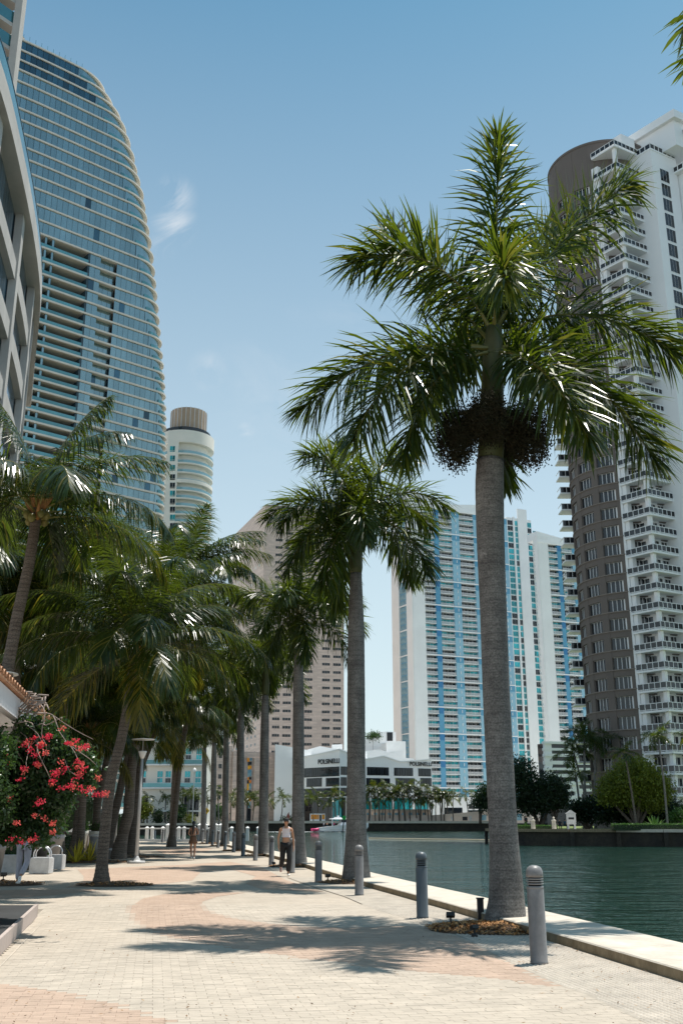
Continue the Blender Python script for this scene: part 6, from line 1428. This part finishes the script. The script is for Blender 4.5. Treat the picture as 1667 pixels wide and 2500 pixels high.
x0, x1 = hx(148, 61), hx(219, 61); r = thing('beige_low_wall', 'low beige wall behind the striped plants', 'wall', (x0, 61, 0))
for i in range(4): mb = MB(); mb.box(x0+(x1-x0)*i/4+.01, x0+(x1-x0)*(i+1)/4, 61, 61.4, 0, .95); mb.build('wall_block', M['sand'], r)
mb = MB(); mb.box(x0-.03, x1+.03, 60.95, 61.45, .95, 1.03); mb.build('coping', M['conc'], r)
x0, x1 = hx(-60, 35), hx(70, 35); r = thing('grey_low_wall', 'low grey wall under the green hedge at the left', 'wall', (x0, 35, 0)); mb = MB(); mb.box(x0, x1, 34.2, 34.6, 0, .48); mb.build('wall_block', M['concw'], r)
mb = MB(); mb.box(x0, x1+.02, 34.17, 34.63, .48, .55); mb.build('coping', M['concw'], r)
hedge('clipped green hedge behind the low grey wall at the left', -60, 72, 35.6, 1.25, 1.3, 6500, 31, M['hedge'], 0, .05)
hedge('dark green shrubs under the left palms', 80, 175, 50, .9, 2.0, 5000, 33, M['bush'], 0, .06)
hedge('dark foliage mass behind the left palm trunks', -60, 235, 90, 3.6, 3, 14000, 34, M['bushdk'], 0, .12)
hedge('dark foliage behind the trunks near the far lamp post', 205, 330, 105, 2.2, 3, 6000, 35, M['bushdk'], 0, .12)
# parked white car, far left
g = Vector((hx(218, 84), 84, 0)); r = thing('parked_car', 'white parked car glimpsed between the left palm trunks', 'car', g)
prof = [(-2.1, .35), (-2.15, .75), (-1.3, .95), (-.7, 1.4), (.7, 1.42), (1.35, 1.0), (2.1, .85), (2.15, .4)]
mb = MB(); k = len(prof); mb.v = [(g.x+x, g.y-.85, z_) for x, z_ in prof]+[(g.x+x, g.y+.85, z_) for x, z_ in prof]; mb.f = [tuple(range(k)), tuple(range(2*k-1, k-1, -1))]+[(i, i+k, (i+1) % k+k, (i+1) % k) for i in range(k)]; mb.m = [0]*(k+2); mb.build('body', M['carw'], r)
for q in (-1.35, 1.35): mb = MB(); mb.tube([(g.x+q, g.y-.9, .33), (g.x+q, g.y-.7, .33)], .33, 16); mb.build('wheel', M['black'], r)
mb = MB(); mb.face([(g.x-1.15, g.y-.86, .98), (g.x+1.15, g.y-.86, 1.0), (g.x+.65, g.y-.86, 1.34), (g.x-.65, g.y-.86, 1.33)]); mb.build('side_window', M['darkglass'], r)
# raised platform at the lower left
pl4 = [G(95, 2222), G(-8, 2352), G(-420, 2352), G(-260, 2222)]
q0 = G(92, 2240); q1 = G(0, 2338); dq = (q1-q0).normalized(); top = .2
r = thing('raised_planter', 'low raised platform with timber edge in the lower left corner', 'planter', q0)
dn = Vector((dq.y, -dq.x, 0)); 
if dn.x > 0: dn = -dn
L_ = 9.0; n = 30
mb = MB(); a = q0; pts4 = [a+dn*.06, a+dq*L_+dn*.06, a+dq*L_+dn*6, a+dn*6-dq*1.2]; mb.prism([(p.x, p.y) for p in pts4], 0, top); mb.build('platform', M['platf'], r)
for i in range(n): p0 = q0+dq*(i*L_/n+.004); p1 = q0+dq*((i+1)*L_/n-.004); mb = MB(); mb.hexa([(p0.x, p0.y, .012), (p1.x, p1.y, .012), (p1.x+dn.x*.05, p1.y+dn.y*.05, .012), (p0.x+dn.x*.05, p0.y+dn.y*.05, .012)]+[(p0.x, p0.y, top+.02), (p1.x, p1.y, top+.02), (p1.x+dn.x*.05, p1.y+dn.y*.05, top+.02), (p0.x+dn.x*.05, p0.y+dn.y*.05, top+.02)]); mb.build('edge_board', M['stone2'], r)
# white inlaid line on the paving
a, b_ = G(-10, 2376), G(98, 2262); d = (b_-a).normalized(); q = Vector((-d.y, d.x, 0))*.006; mb = MB(); mb.face([a-q+Vector((0, 0, .024)), b_-q+Vector((0, 0, .024)), b_+q+Vector((0, 0, .024)), a+q+Vector((0, 0, .024))]); o = mb.build('paving_line', M['conc']); o['kind'] = 'structure'
# ---------------------------------------------------------------- kiosk with tiled eave
QD = Vector((-math.sin(QA), math.cos(QA), 0)); KC = P(112, 1762, 19.2); kz = KC.z
KC = Vector((KC.x, KC.y, 0)); QN = Vector((-QD.y, QD.x, 0))   # points left
r = thing('kiosk', 'kiosk with tiled eave and white fascia behind the flowering vine', 'kiosk', KC)
def kb(u0, u1, w0, w1, z0, z1, m, name, zc=0):     # u: along the quay towards the camera, w: to the left
    p = [KC-QD*u0+QN*w0, KC-QD*u1+QN*w0, KC-QD*u1+QN*w1, KC-QD*u0+QN*w1]; mb = MB()
    mb.hexa([(a.x, a.y, z0) for a in p]+[(p[0].x, p[0].y, z1), (p[1].x, p[1].y, z1), (p[2].x, p[2].y, z1+zc), (p[3].x, p[3].y, z1+zc)]); return mb.build(name, m, r)
kb(.2, 7, .1, 4, kz-.12, kz, M['awn'], 'soffit', 1.0)
kb(0, 7, 0, .12, kz-.32, kz-.02, M['awn'], 'fascia'); kb(0, .12, .13, 4, kz-.32, kz-.02, M['awn'], 'fascia', .95)
kb(.6, 7, .75, .85, kz-.95, kz-.36, M['awn'], 'awning_panel')
kb(.5, 7, .95, 1.15, 0, kz-.4, M['dark'], 'wall'); kb(.5, .75, .95, 4, 0, kz, M['dark'], 'wall')
kb(.35, .5, .8, .94, 0, kz-.33, M['dark'], 'post')
for i in range(27):
    u = i*.27; mb = MB(); p0 = KC-QD*u-QN*.1; p1 = p0+QN*4; n_ = 6
    for k in range(n_):
        a0, a1 = math.pi*k/n_, math.pi*(k+1)/n_; f_ = lambda p, a, zb: (p.x-QD.x*.115*math.cos(a), p.y-QD.y*.115*math.cos(a), zb+.075*math.sin(a))
        mb.face([f_(p0, a0, kz+.02), f_(p0, a1, kz+.02), f_(p1, a1, kz+1.2), f_(p1, a0, kz+1.2)])
    mb.build('roof_tile', M['tile'], r)
kb(0, 7.1, -.06, 4, kz-.0, kz+.03, M['tile'], 'tile_bed', 1.17)
# ---------------------------------------------------------------- flowering vine
VB = Vector((P(110, 1900, 15.5).x, 15.8, 0)); r = thing('flowering_vine', 'large flowering vine with red and coral blooms hanging by the kiosk', 'flowering vine', VB)
lob = lobesat([(75, 1775, 34), (120, 1800, 44), (60, 1840, 60, .3), (140, 1850, 55), (185, 1840, 34), (205, 1870, 32), (110, 1900, 62), (170, 1905, 44), (60, 1930, 66, .4), (120, 1960, 55, .2), (40, 2000, 55, .4), (100, 2010, 46, .2), (20, 1890, 60, .6), (150, 1950, 26), (212, 1905, 22), (20, 2030, 32, .4), (95, 2045, 22), (-50, 1840, 80, -.8), (-40, 1960, 70, -.6), (-90, 1900, 80, -1.4)], 15.5, .7)  # last lobes, mostly out of view, added to dapple the platform with shade
leaves('foliage', cloud(lob, 44000, .028, 5), .062, M['bush'], r, 5, .6)['kind'] = 'stuff'
rnd = random.Random(5)
FLW = [(70, 1812), (85, 1800), (98, 1822), (88, 1842), (75, 1830), (105, 1812), (115, 1798), (125, 1793), (152, 1778), (95, 1868), (90, 1862), (165, 1813), (175, 1815), (185, 1808), (195, 1826), (205, 1824), (210, 1822), (150, 1860), (160, 1875), (190, 1858), (200, 1865), (188, 1872), (205, 1878), (190, 1895), (195, 1888), (145, 1885), (135, 1890), (130, 1905), (128, 1915), (170, 1918), (178, 1920), (50, 1902), (58, 1875), (200, 1926), (215, 1930), (225, 1925), (235, 1940), (250, 1938), (258, 1937), (240, 1898), (95, 1960), (100, 1955), (85, 1990), (110, 1998), (130, 2010), (130, 2030), (60, 1880), (20, 1855), (10, 1862), (40, 2010), (75, 2050), (55, 2055), (85, 2048), (30, 2048), (25, 1950), (150, 1925), (110, 1838), (62, 1818)]
for i, (px, py) in enumerate(FLW):
    c = P(px, py, 14.85+rnd.uniform(-.1, .15)); n = rnd.randint(24, 44); s_ = rnd.uniform(.020, .038); pts_ = np.array([[c.x, c.y, c.z]])+np.random.default_rng(i).normal(size=(n, 3))*s_*[1, .8, .8]
    leaves('flower_cluster', pts_, .027, M['red'] if rnd.random() < .55 else M['coral'], r, i+50, .85)['kind'] = 'stuff'
mb = MB()
for i in range(16):
    a = P(rnd.uniform(30, 110), rnd.uniform(1725, 1800), 15.6+rnd.uniform(-.3, .3)); b_ = P(rnd.uniform(50, 235), rnd.uniform(1735, 1930), 15.1+rnd.uniform(-.3, .4)); m1 = a.lerp(b_, .35)+Vector((rnd.uniform(-.15, .15), rnd.uniform(-.2, .1), rnd.uniform(0, .3))); m2 = a.lerp(b_, .7)+Vector((rnd.uniform(-.2, .2), rnd.uniform(-.2, .1), rnd.uniform(-.05, .25)))
    cv = [a*(1-t)**3+m1*(3*t*(1-t)**2)+m2*(3*t*t*(1-t))+b_*t**3+Vector((math.sin(t*11+i)*.035, 0, math.cos(t*9+i*2)*.04)) for t in [k/11 for k in range(12)]]; mb.tube(cv, [.011-.0006*k for k in range(12)], 5)
for i in range(7):
    c = P(rnd.uniform(45, 85), rnd.uniform(1705, 1745), 15.4); mb.tube([c+Vector((.22*math.cos(t)*rnd.uniform(.6, 1.2)+t*.04, .15*math.sin(t), .1*math.sin(t*1.7))) for t in np.linspace(0, 5, 9)], .013, 5)
mb.build('stems', M['vine'], r, True)
mb = MB(); mb.tube([VB+Vector((-1.3, 1.2, 0)), VB+Vector((-1.2, 1.0, 1.5)), VB+Vector((-.7, .3, 3.0))], [.07, .06, .04], 8); mb.build('main_stem', M['vine'], r, True)
# ---------------------------------------------------------------- boat and channel marker
gB = None
g = G(800, 2031, -1.2); hd = Vector((.96, .28, 0)).normalized(); hn = Vector((-hd.y, hd.x, 0)); Lb = 13.2; g = Vector((hx(778, g.y), g.y, -1.2))
Lb = (905-778)*g.y*cp/F; kk = Lb/13.2
r = thing('motor_boat', 'white cabin motor boat with pink float at the stern on the river', 'boat', g)
gB = g.copy()
def bp(x, y, z_): q = gB+hd*(x*kk)+hn*(y*kk); return (q.x, q.y, -1.2+z_*kk)
secs = [(-.2, 1.55, .0, 1.0), (2, 1.75, -.1, 1.25), (5, 1.85, -.1, 1.55), (8, 1.7, -.1, 1.75), (10.5, 1.15, -.05, 1.95), (12.3, .5, .3, 2.1), (13.2, .05, 1.4, 2.2)]
mb = MB()
for x, w, zk, zd in secs: mb.v += [bp(x, -w, zd), bp(x, -w*.85, zk+.35), bp(x, 0, zk-.2), bp(x, w*.85, zk+.35), bp(x, w, zd)]
for i in range(len(secs)-1):
    for j in range(4): mb.f.append((i*5+j, i*5+j+1, (i+1)*5+j+1, (i+1)*5+j)); mb.m.append(0)
    mb.f.append((i*5+4, i*5, (i+1)*5, (i+1)*5+4)); mb.m.append(0)
mb.f.append((0, 1, 2, 3, 4)); mb.m.append(0); mb.build('hull', M['boat'], r)
def bbox(x0, x1, y0, y1, z0, z1, m, name, sx=0):
    mb = MB(); mb.hexa([bp(x0, y0, z0), bp(x1, y0, z0), bp(x1, y1, z0), bp(x0, y1, z0), bp(x0+sx, y0*.85, z1), bp(x1-sx, y0*.85, z1), bp(x1-sx, y1*.85, z1), bp(x0+sx, y1*.85, z1)]); return mb.build(name, m, r)
bbox(5.2, 10, -1.2, 1.2, 1.6, 2.3, M['boat'], 'foredeck', .5); bbox(5.6, 8.2, -1.05, 1.05, 2.3, 3.05, M['darkglass'], 'cabin_window', .35); bbox(3.0, 8.6, -1.2, 1.2, 3.05, 3.3, M['boat'], 'hardtop', .2)
bbox(3.2, 3.4, -1.15, -1.0, 1.3, 3.05, M['boat'], 'roof_strut'); bbox(4.0, 6, -.7, .7, 3.3, 3.6, M['boat'], 'radar_arch', .3); bbox(4.8, 5.4, -.3, .3, 3.6, 4.0, M['boat'], 'radar_dome', .1)
bbox(8, 8.25, -1.78, -1.7, .9, 1.5, M['black'], 'fender'); bbox(9.5, 9.9, -1.5, -1.38, 1.35, 1.5, M['slot'], 'porthole')
mb = MB(); mb.tube([bp(x, -1.66, .62-.0*x) for x in (2.5, 5, 8)], .05, 5); mb.build('stripe', M['pole'], r)
mb = MB(); mb.tube([bp(-1.9, -.7, .55), bp(.1, -.8, .6)], [.33*kk, .3*kk], 10); mb.tube([bp(-1.9, .1, .55), bp(.1, .1, .6)], [.33*kk, .3*kk], 10); mb.build('pink_float', M['pinkf'], r, True)
n = 900; xs = RNG.uniform(-13, 8, n); ys = RNG.normal(0, 1, n)*(.5+np.clip(-xs, 0, 13)*.07)-.9*(xs > 0); pts_ = np.array([bp(x, y, .03) for x, y in zip(xs, ys)]); v, f = quads(n, pts_[:, 0], pts_[:, 1], pts_[:, 2], .42, .12, .6); raw('wake_foam', v, f, M['foam'])['kind'] = 'stuff'
g2 = Vector((hx(836, g.y-6), g.y-6, -1.2)); mz = g2+Vector((.35, 0, 0)); r = thing('channel_marker', 'green channel marker on a dark leaning post before the boat', 'channel marker', g2)
zt2 = P(839, 1998, g2.y).z; mb = MB(); mb.tube([g2, Vector((g2.x+.5, g2.y, zt2))], .17, 8); mb.build('post', M['black'], r)
mb = MB(); mb.box(g2.x-.05, g2.x+1.05, g2.y-.2, g2.y-.17, zt2-.4, zt2+.75); mb.build('sign_board', M['green'], r)
# ---------------------------------------------------------------- people
def skin_mesh(joints, edges, root, m, sub=2):
    """joints: name -> (x, y, z, r[, r2]); returns an evaluated continuous mesh"""
    names = list(joints); me = bpy.data.meshes.new('tmp'); me.from_pydata([joints[n][:3] for n in names], [(names.index(a), names.index(b)) for a, b in edges], [])
    o = bpy.data.objects.new('tmp', me); COL.objects.link(o); o.modifiers.new('s', 'SKIN'); md = o.modifiers.new('u', 'SUBSURF'); md.levels = sub; md.render_levels = sub
    me.skin_vertices.new() if not me.skin_vertices else None
    sv = me.skin_vertices[0].data
    for i, n in enumerate(names): j = joints[n]; sv[i].radius = (j[3], j[4] if len(j) > 4 else j[3]); sv[i].use_root = (n == root)
    dg = bpy.context.evaluated_depsgraph_get(); dg.update(); r = bpy.data.meshes.new_from_object(o.evaluated_get(dg)); bpy.data.objects.remove(o); bpy.data.meshes.remove(me)
    r.materials.clear(); r.materials.append(m); r.polygons.foreach_set('use_smooth', [True]*len(r.polygons)); return r
def ell(c, rx, ry, rz, n=16, k=10):
    mb = MB(); b = 0
    for i in range(k+1):
        ph = math.pi*i/k-math.pi/2
        for j in range(n): th = 2*math.pi*j/n; mb.v.append((c[0]+rx*math.cos(ph)*math.cos(th), c[1]+ry*math.cos(ph)*math.sin(th), c[2]+rz*math.sin(ph)))
    for i in range(k):
        for j in range(n): j2 = (j+1) % n; mb.f.append((i*n+j, i*n+j2, (i+1)*n+j2, (i+1)*n+j)); mb.m.append(0)
    return mb
def person(label, loc, rz, Hh, pose, top, bottom, skin, hair, shoe, cap=None, arms_bare=True, group=None):
    """figure modelled facing -y, then turned by rz. pose gives joints for legs and arms in a 1.65 m figure"""
    r = thing('person', label, 'person', loc, group); s = Hh/1.65; r.rotation_euler = (0, 0, rz); r.scale = (s, s, s)
    J = dict(pel=(0, 0, .93, .135, .10), waist=(0, -.01, 1.05, .105, .08), chest=(0, -.01, 1.24, .13, .095), upch=(0, 0, 1.34, .12, .08), neck=(0, 0, 1.43, .047), neck2=(0, -.01, 1.48, .045), jaw=(0, -.035, 1.52, .05, .055), head=(0, -.015, 1.58, .073, .085), crown=(0, 0, 1.625, .055, .065))
    E_ = [('pel', 'waist'), ('waist', 'chest'), ('chest', 'upch'), ('upch', 'neck'), ('neck', 'neck2'), ('neck2', 'jaw'), ('jaw', 'head'), ('head', 'crown')]
    for sd_, x in (('l', 1), ('r', -1)):
        sh, el, wr = pose['arm'+sd_]; hp, kn, an, to = pose['leg'+sd_]
        J.update({'sh'+sd_: (*sh, .047), 'el'+sd_: (*el, .036), 'fa'+sd_: tuple(Vector(el).lerp(Vector(wr), .35))+(.036,), 'wr'+sd_: (*wr, .023)})
        d = (Vector(wr)-Vector(el)).normalized(); pm = Vector(wr)+d*.07; J['pm'+sd_] = (*pm, .030, .016)
        E_ += [('upch', 'sh'+sd_), ('sh'+sd_, 'el'+sd_), ('el'+sd_, 'fa'+sd_), ('fa'+sd_, 'wr'+sd_), ('wr'+sd_, 'pm'+sd_)]
        sdv = Vector((0, 1, 0)); sdv = (sdv-d*sdv.dot(d)).normalized()
        for q, off_ in enumerate((-.027, -.009, .009, .027)):
            a = pm+d*.03+sdv*off_; b_ = a+d*(.035, .045, .04, .03)[q]+Vector((-x*.012, 0, 0)); c_ = b_+d*.025+Vector((-x*.018, 0, 0))
            J['f%d%s' % (q, sd_)] = (*a, .0105); J['g%d%s' % (q, sd_)] = (*b_, .009); J['h%d%s' % (q, sd_)] = (*c_, .008); E_ += [('pm'+sd_, 'f%d%s' % (q, sd_)), ('f%d%s' % (q, sd_), 'g%d%s' % (q, sd_)), ('g%d%s' % (q, sd_), 'h%d%s' % (q, sd_))]
        a = Vector(wr)+d*.03-sdv*.03; b_ = a+d*.04-sdv*.012; J['t0'+sd_] = (*a, .012); J['t1'+sd_] = (*b_, .010); E_ += [('wr'+sd_, 't0'+sd_), ('t0'+sd_, 't1'+sd_)]
        J.update({'hp'+sd_: (*hp, .085), 'th'+sd_: tuple(Vector(hp).lerp(Vector(kn), .35))+(.078,), 'kn'+sd_: (*kn, .052), 'cf'+sd_: tuple(Vector(kn).lerp(Vector(an), .3))+(.053,), 'an'+sd_: (*an, .032), 'to'+sd_: (*to, .032, .022)})
        E_ += [('pel', 'hp'+sd_), ('hp'+sd_, 'th'+sd_), ('th'+sd_, 'kn'+sd_), ('kn'+sd_, 'cf'+sd_), ('cf'+sd_, 'an'+sd_), ('an'+sd_, 'to'+sd_)]
    link('body', skin_mesh(J, E_, 'pel', skin, 1), r)
    # face
    mb = ell((0, -.108, 1.565), .011, .018, .022, 8, 6)
    for x in (-1, 1): e = ell((x*.075, 0, 1.57), .010, .018, .028, 8, 6); n0 = len(mb.v); mb.v += e.v; mb.f += [tuple(n0+i for i in f) for f in e.f]; mb.m += e.m
    link('nose_and_ears', mb.mesh('nose_and_ears', skin, smooth=True), r)
    mb = MB()
    for x in (-1, 1): e = ell((x*.03, -.090, 1.583), .012, .006, .006, 8, 6); n0 = len(mb.v); mb.v += e.v; mb.f += [tuple(n0+i for i in f) for f in e.f]; mb.m += e.m
    link('eyes', mb.mesh('eyes', M['black'], smooth=True), r); link('mouth', ell((0, -.090, 1.523), .022, .006, .005, 8, 6).mesh('mouth', M['redc'], smooth=True), r)
    def shell(names, eds, root, m, nm, grow, over={}):
        jj = {}
        for n in names: j = over.get(n, J.get(n)); jj[n] = (*j[:3], j[3]+grow, (j[4] if len(j) > 4 else j[3])+grow)
        link(nm, skin_mesh(jj, eds, root, m, 1), r)
    return r, J, shell
def mid(a, b, t): return tuple(Vector(a[:3]).lerp(Vector(b[:3]), t))
# woman in white top and black trousers, walking towards the camera
g = G(697, 2140); pose = dict(arml=((.17, .0, 1.36), (.225, .06, 1.10), (.235, .03, .86)), armr=((-.17, 0, 1.36), (-.235, -.03, 1.10), (-.225, -.10, .88)),
 legl=((.085, 0, .90), (.10, -.10, .50), (.075, -.06, .075), (.09, -.20, .03)), legr=((-.085, 0, .90), (-.10, .02, .50), (-.13, .30, .24), (-.13, .26, .12)))
r, J, shell = person('woman in a dark cap, white crop top and black trousers walking towards the viewer', (g.x, g.y, .018), math.radians(6), 1.64, pose, None, None, M['skin'], None, None)
J['f1'] = J['chest']
shell(['pel', 'hpl', 'thl', 'knl', 'cfl', 'cul', 'hpr', 'thr', 'knr', 'cfr', 'cur'], [('pel', 'hpl'), ('hpl', 'thl'), ('thl', 'knl'), ('knl', 'cfl'), ('cfl', 'cul'), ('pel', 'hpr'), ('hpr', 'thr'), ('thr', 'knr'), ('knr', 'cfr'), ('cfr', 'cur')], 'pel', M['blackc'], 'trousers', .022,
 {'pel': (0, 0, .97, .128, .098), 'cul': (*mid(J['knl'], J['anl'], .93), .062), 'cur': (*mid(J['knr'], J['anr'], .93), .062), 'cfl': (*J['cfl'][:3], .062), 'cfr': (*J['cfr'][:3], .062), 'knl': (*J['knl'][:3], .064), 'knr': (*J['knr'][:3], .064)})
shell(['a', 'b', 'c'], [('a', 'b'), ('b', 'c')], 'b', M['bra'], 'crop_top', .004, {'a': (0, -.012, 1.19, .108, .086), 'b': (0, -.018, 1.24, .124, .098), 'c': (0, -.01, 1.29, .108, .080)})
mb = MB()
for x in (-1, 1): mb.tube([(x*.075, -.085, 1.29), (x*.09, -.05, 1.39), (x*.08, .02, 1.42), (x*.07, .08, 1.32)], .016, 6)
link('straps', mb.mesh('straps', M['bra'], smooth=True), r)
link('hair', ell((0, .03, 1.585), .083, .085, .095).mesh('hair', M['hair'], smooth=True), r)
cap = ell((0, -.005, 1.62), .092, .105, .075); link('cap', cap.mesh('cap', M['blackc'], smooth=True), r); bm_ = MB(); bm_.hexa([(-.07, -.06, 1.612), (-.05, -.175, 1.60), (.05, -.175, 1.60), (.07, -.06, 1.612), (-.07, -.06, 1.622), (-.05, -.175, 1.61), (.05, -.175, 1.61), (.07, -.06, 1.622)]); link('cap_brim', bm_.mesh('cap_brim', M['blackc']), r)
for x in (-1, 1): link('headphone', ell((x*.088, .0, 1.57), .022, .035, .04, 10, 6).mesh('headphone', M['white2'], smooth=True), r)
def shoe(r, an, to, m, w=.043):
    an, to = Vector(an[:3]), Vector(to[:3]); d = (to-an); d = Vector((d.x, d.y, d.z)).normalized(); h = an-d*.05; me = skin_mesh({'a': (*(h+Vector((0, 0, -.02))), w*.9, w*.95), 'b': (*(an.lerp(to, .5)+Vector((0, 0, -.012))), w, w*.85), 'c': (*(to+d*.03+Vector((0, 0, .005))), w*.95, w*.7)}, [('a', 'b'), ('b', 'c')], 'b', m, 1); link('shoe', me, r)
shoe(r, J['anl'], J['tol'], M['sneaker']); shoe(r, J['anr'], J['tor'], M['sneakerp'])
# woman running away
g = G(470, 2100); pose = dict(arml=((.16, 0, 1.35), (.22, .10, 1.13), (.17, -.12, 1.06)), armr=((-.16, 0, 1.35), (-.22, .12, 1.13), (-.17, -.10, 1.10)),
 legl=((.08, 0, .88), (.09, -.14, .50), (.05, .03, .12), (.05, -.10, .05)), legr=((-.08, 0, .88), (-.085, .02, .47), (-.07, .12, .10), (-.07, .02, .03)))
r, J, shell = person('woman with a long dark ponytail and brown skirt jogging away along the promenade', (g.x, g.y, .018), math.radians(180+8), 1.58, pose, None, None, M['skin2'], None, None)
shell(['a', 'b'], [('a', 'b')], 'a', M['blackc'], 'crop_top', .006, {'a': (0, 0, 1.20, .132, .095), 'b': (0, 0, 1.33, .125, .085)})
mb = MB(); mb.lathe([(.115, 1.04), (.15, .93), (.185, .80), (.215, .70), (.19, .70), (.13, .85)], 20); link('skirt', mb.mesh('skirt', M['brownc'], smooth=True), r)
link('hair', ell((0, .02, 1.59), .088, .10, .09).mesh('hair', M['hair'], smooth=True), r); link('ponytail', skin_mesh({'a': (0, .10, 1.62, .05), 'b': (.01, .16, 1.45, .065), 'c': (.02, .14, 1.25, .06), 'd': (.03, .12, 1.08, .03)}, [('a', 'b'), ('b', 'c'), ('c', 'd')], 'b', M['hair'], 1), r)
shoe(r, J['anl'], J['tol'], M['sneaker']); shoe(r, J['anr'], J['tor'], M['sneaker'])
# man under the vine, seen from behind
g = G(52, 2163); pose = dict(arml=((.20, 0, 1.36), (.26, .03, 1.08), (.33, -.10, .90)), armr=((-.20, 0, 1.36), (-.25, .02, 1.10), (-.25, -.12, .88)),
 legl=((.09, 0, .90), (.10, -.05, .48), (.10, -.02, .07), (.11, -.16, .03)), legr=((-.09, 0, .90), (-.09, -.02, .50), (-.06, .33, .20), (-.06, .38, .08)))
r, J, shell = person('man in a navy shirt and light grey trousers walking away, head hidden by the vine', (g.x, g.y, .018), math.radians(180), 1.80, pose, None, None, M['skin2'], None, None)
shell(['pel', 'hpl', 'thl', 'knl', 'cfl', 'cul', 'hpr', 'thr', 'knr', 'cfr', 'cur'], [('pel', 'hpl'), ('hpl', 'thl'), ('thl', 'knl'), ('knl', 'cfl'), ('cfl', 'cul'), ('pel', 'hpr'), ('hpr', 'thr'), ('thr', 'knr'), ('knr', 'cfr'), ('cfr', 'cur')], 'pel', M['jogg'], 'trousers', .022, {'pel': (0, 0, .95, .13, .10), 'cul': (*mid(J['knl'], J['anl'], .9), .042), 'cur': (*mid(J['knr'], J['anr'], .9), .042)})
shell(['a', 'b', 'c', 'shl', 'ul', 'shr', 'ur'], [('a', 'b'), ('b', 'c'), ('c', 'shl'), ('shl', 'ul'), ('c', 'shr'), ('shr', 'ur')], 'b', M['navy'], 'shirt', .022, {'a': (0, 0, .99, .13, .095), 'b': (0, 0, 1.18, .13, .095), 'c': (0, 0, 1.34, .125, .085), 'ul': (*mid(J['shl'], J['ell'], .6), .045), 'ur': (*mid(J['shr'], J['elr'], .6), .045)})
link('hair', ell((0, .015, 1.595), .085, .10, .085).mesh('hair', M['hair'], smooth=True), r); shoe(r, J['anl'], J['tol'], M['sneaker']); shoe(r, J['anr'], J['tor'], M['sneaker'])
# small figures in the park and on the boat (a few pixels each)
def smallfig(label, p, h, rz, mt, mbot, grp, sit=False):
    r = thing('person', label, 'person', p, grp); s = h/1.7; z0 = -.45 if sit else 0; r.scale = (s, s, s); r.rotation_euler = (0, 0, rz)
    if sit: L_ = [('hl', (.1, -.1, .5)), ('kl', (.12, -.5, .5)), ('al', (.12, -.5, .08)), ('hr', (-.1, -.1, .5)), ('kr', (-.12, -.5, .5)), ('ar', (-.12, -.5, .08))]; pz = .5
    else: L_ = [('hl', (.09, 0, .85)), ('kl', (.1, -.03, .48)), ('al', (.1, .02, .06)), ('hr', (-.09, 0, .85)), ('kr', (-.1, -.05, .48)), ('ar', (-.12, 0, .06))]; pz = .92
    d = pz-.92; J = dict(p=(0, 0, pz, .13, .1), c=(0, 0, 1.3+d, .15, .1), n=(0, 0, 1.48+d, .05), h=(0, -.02, 1.6+d, .08, .09), t=(0, 0, 1.66+d, .06), sl=(.19, 0, 1.38+d, .05), el=(.25, 0, 1.1+d, .04), wl=(.2, -.15, .95+d, .03), sr=(-.19, 0, 1.38+d, .05), er=(-.25, 0, 1.1+d, .04), wr=(-.2, -.15, .95+d, .03))
    for n, q in L_: J[n] = (*q, .08 if n[0] == 'h' else .06 if n[0] == 'k' else .045)
    E_ = [('p', 'c'), ('c', 'n'), ('n', 'h'), ('h', 't'), ('c', 'sl'), ('sl', 'el'), ('el', 'wl'), ('c', 'sr'), ('sr', 'er'), ('er', 'wr'), ('p', 'hl'), ('hl', 'kl'), ('kl', 'al'), ('p', 'hr'), ('hr', 'kr'), ('kr', 'ar')]
    me = skin_mesh(J, E_, 'p', M['skin2'], 0); me.materials.append(mt); me.materials.append(mbot)
    for pl in me.polygons: z = pl.center.z; pl.material_index = 0 if z > 1.45+d or (abs(pl.center.x) > .2 and z < 1.2+d) else 1 if z > .95+d else 2
    link('body', me, r); link('hair', ell((0, .02, 1.64+d), .09, .1, .08, 8, 6).mesh('hair', M['hair'], smooth=True), r)
G1 = 'people resting in the park under the dark trees'
for i, (px, Y, mt, st, rz, lb) in enumerate([(1283, 139, 'blackc', False, .5, 'dark standing figure nearest the palm trunk in the park'), (1297, 140, 'navy', True, 1, 'dark seated figure left of the first pedestal'), (1304, 140.5, 'blackc', True, 2, 'dark seated figure right of the first pedestal'), (1351, 141, 'redc', True, -1, 'seated figure in red under the forked tree'), (1365, 140, 'blackc', True, 0, 'dark seated figure right of the forked tree'), (1378, 141, 'navy', True, 2.2, 'seated figure in dark blue near the notice board'), (1401, 140, 'navy', False, .2, 'man in dark blue standing left of the notice board')]):
    smallfig(lb, gy(px-0, Y, .67), 1.75, rz, M[mt], M['blackc'], G1, st)
for i, (x, y, mt, lb) in enumerate([(1.2, -.5, 'bra', 'person in a pale top in the stern of the white boat'), (2.3, .3, 'skin', 'bare chested person under the hardtop of the white boat'), (3.9, -.6, 'pinkf', 'person in pink at the helm of the white boat')]):
    q = bp(x, y, 1.0); smallfig(lb, q, 1.7, 2+i, M[mt], M['navy'], 'people on the white boat')
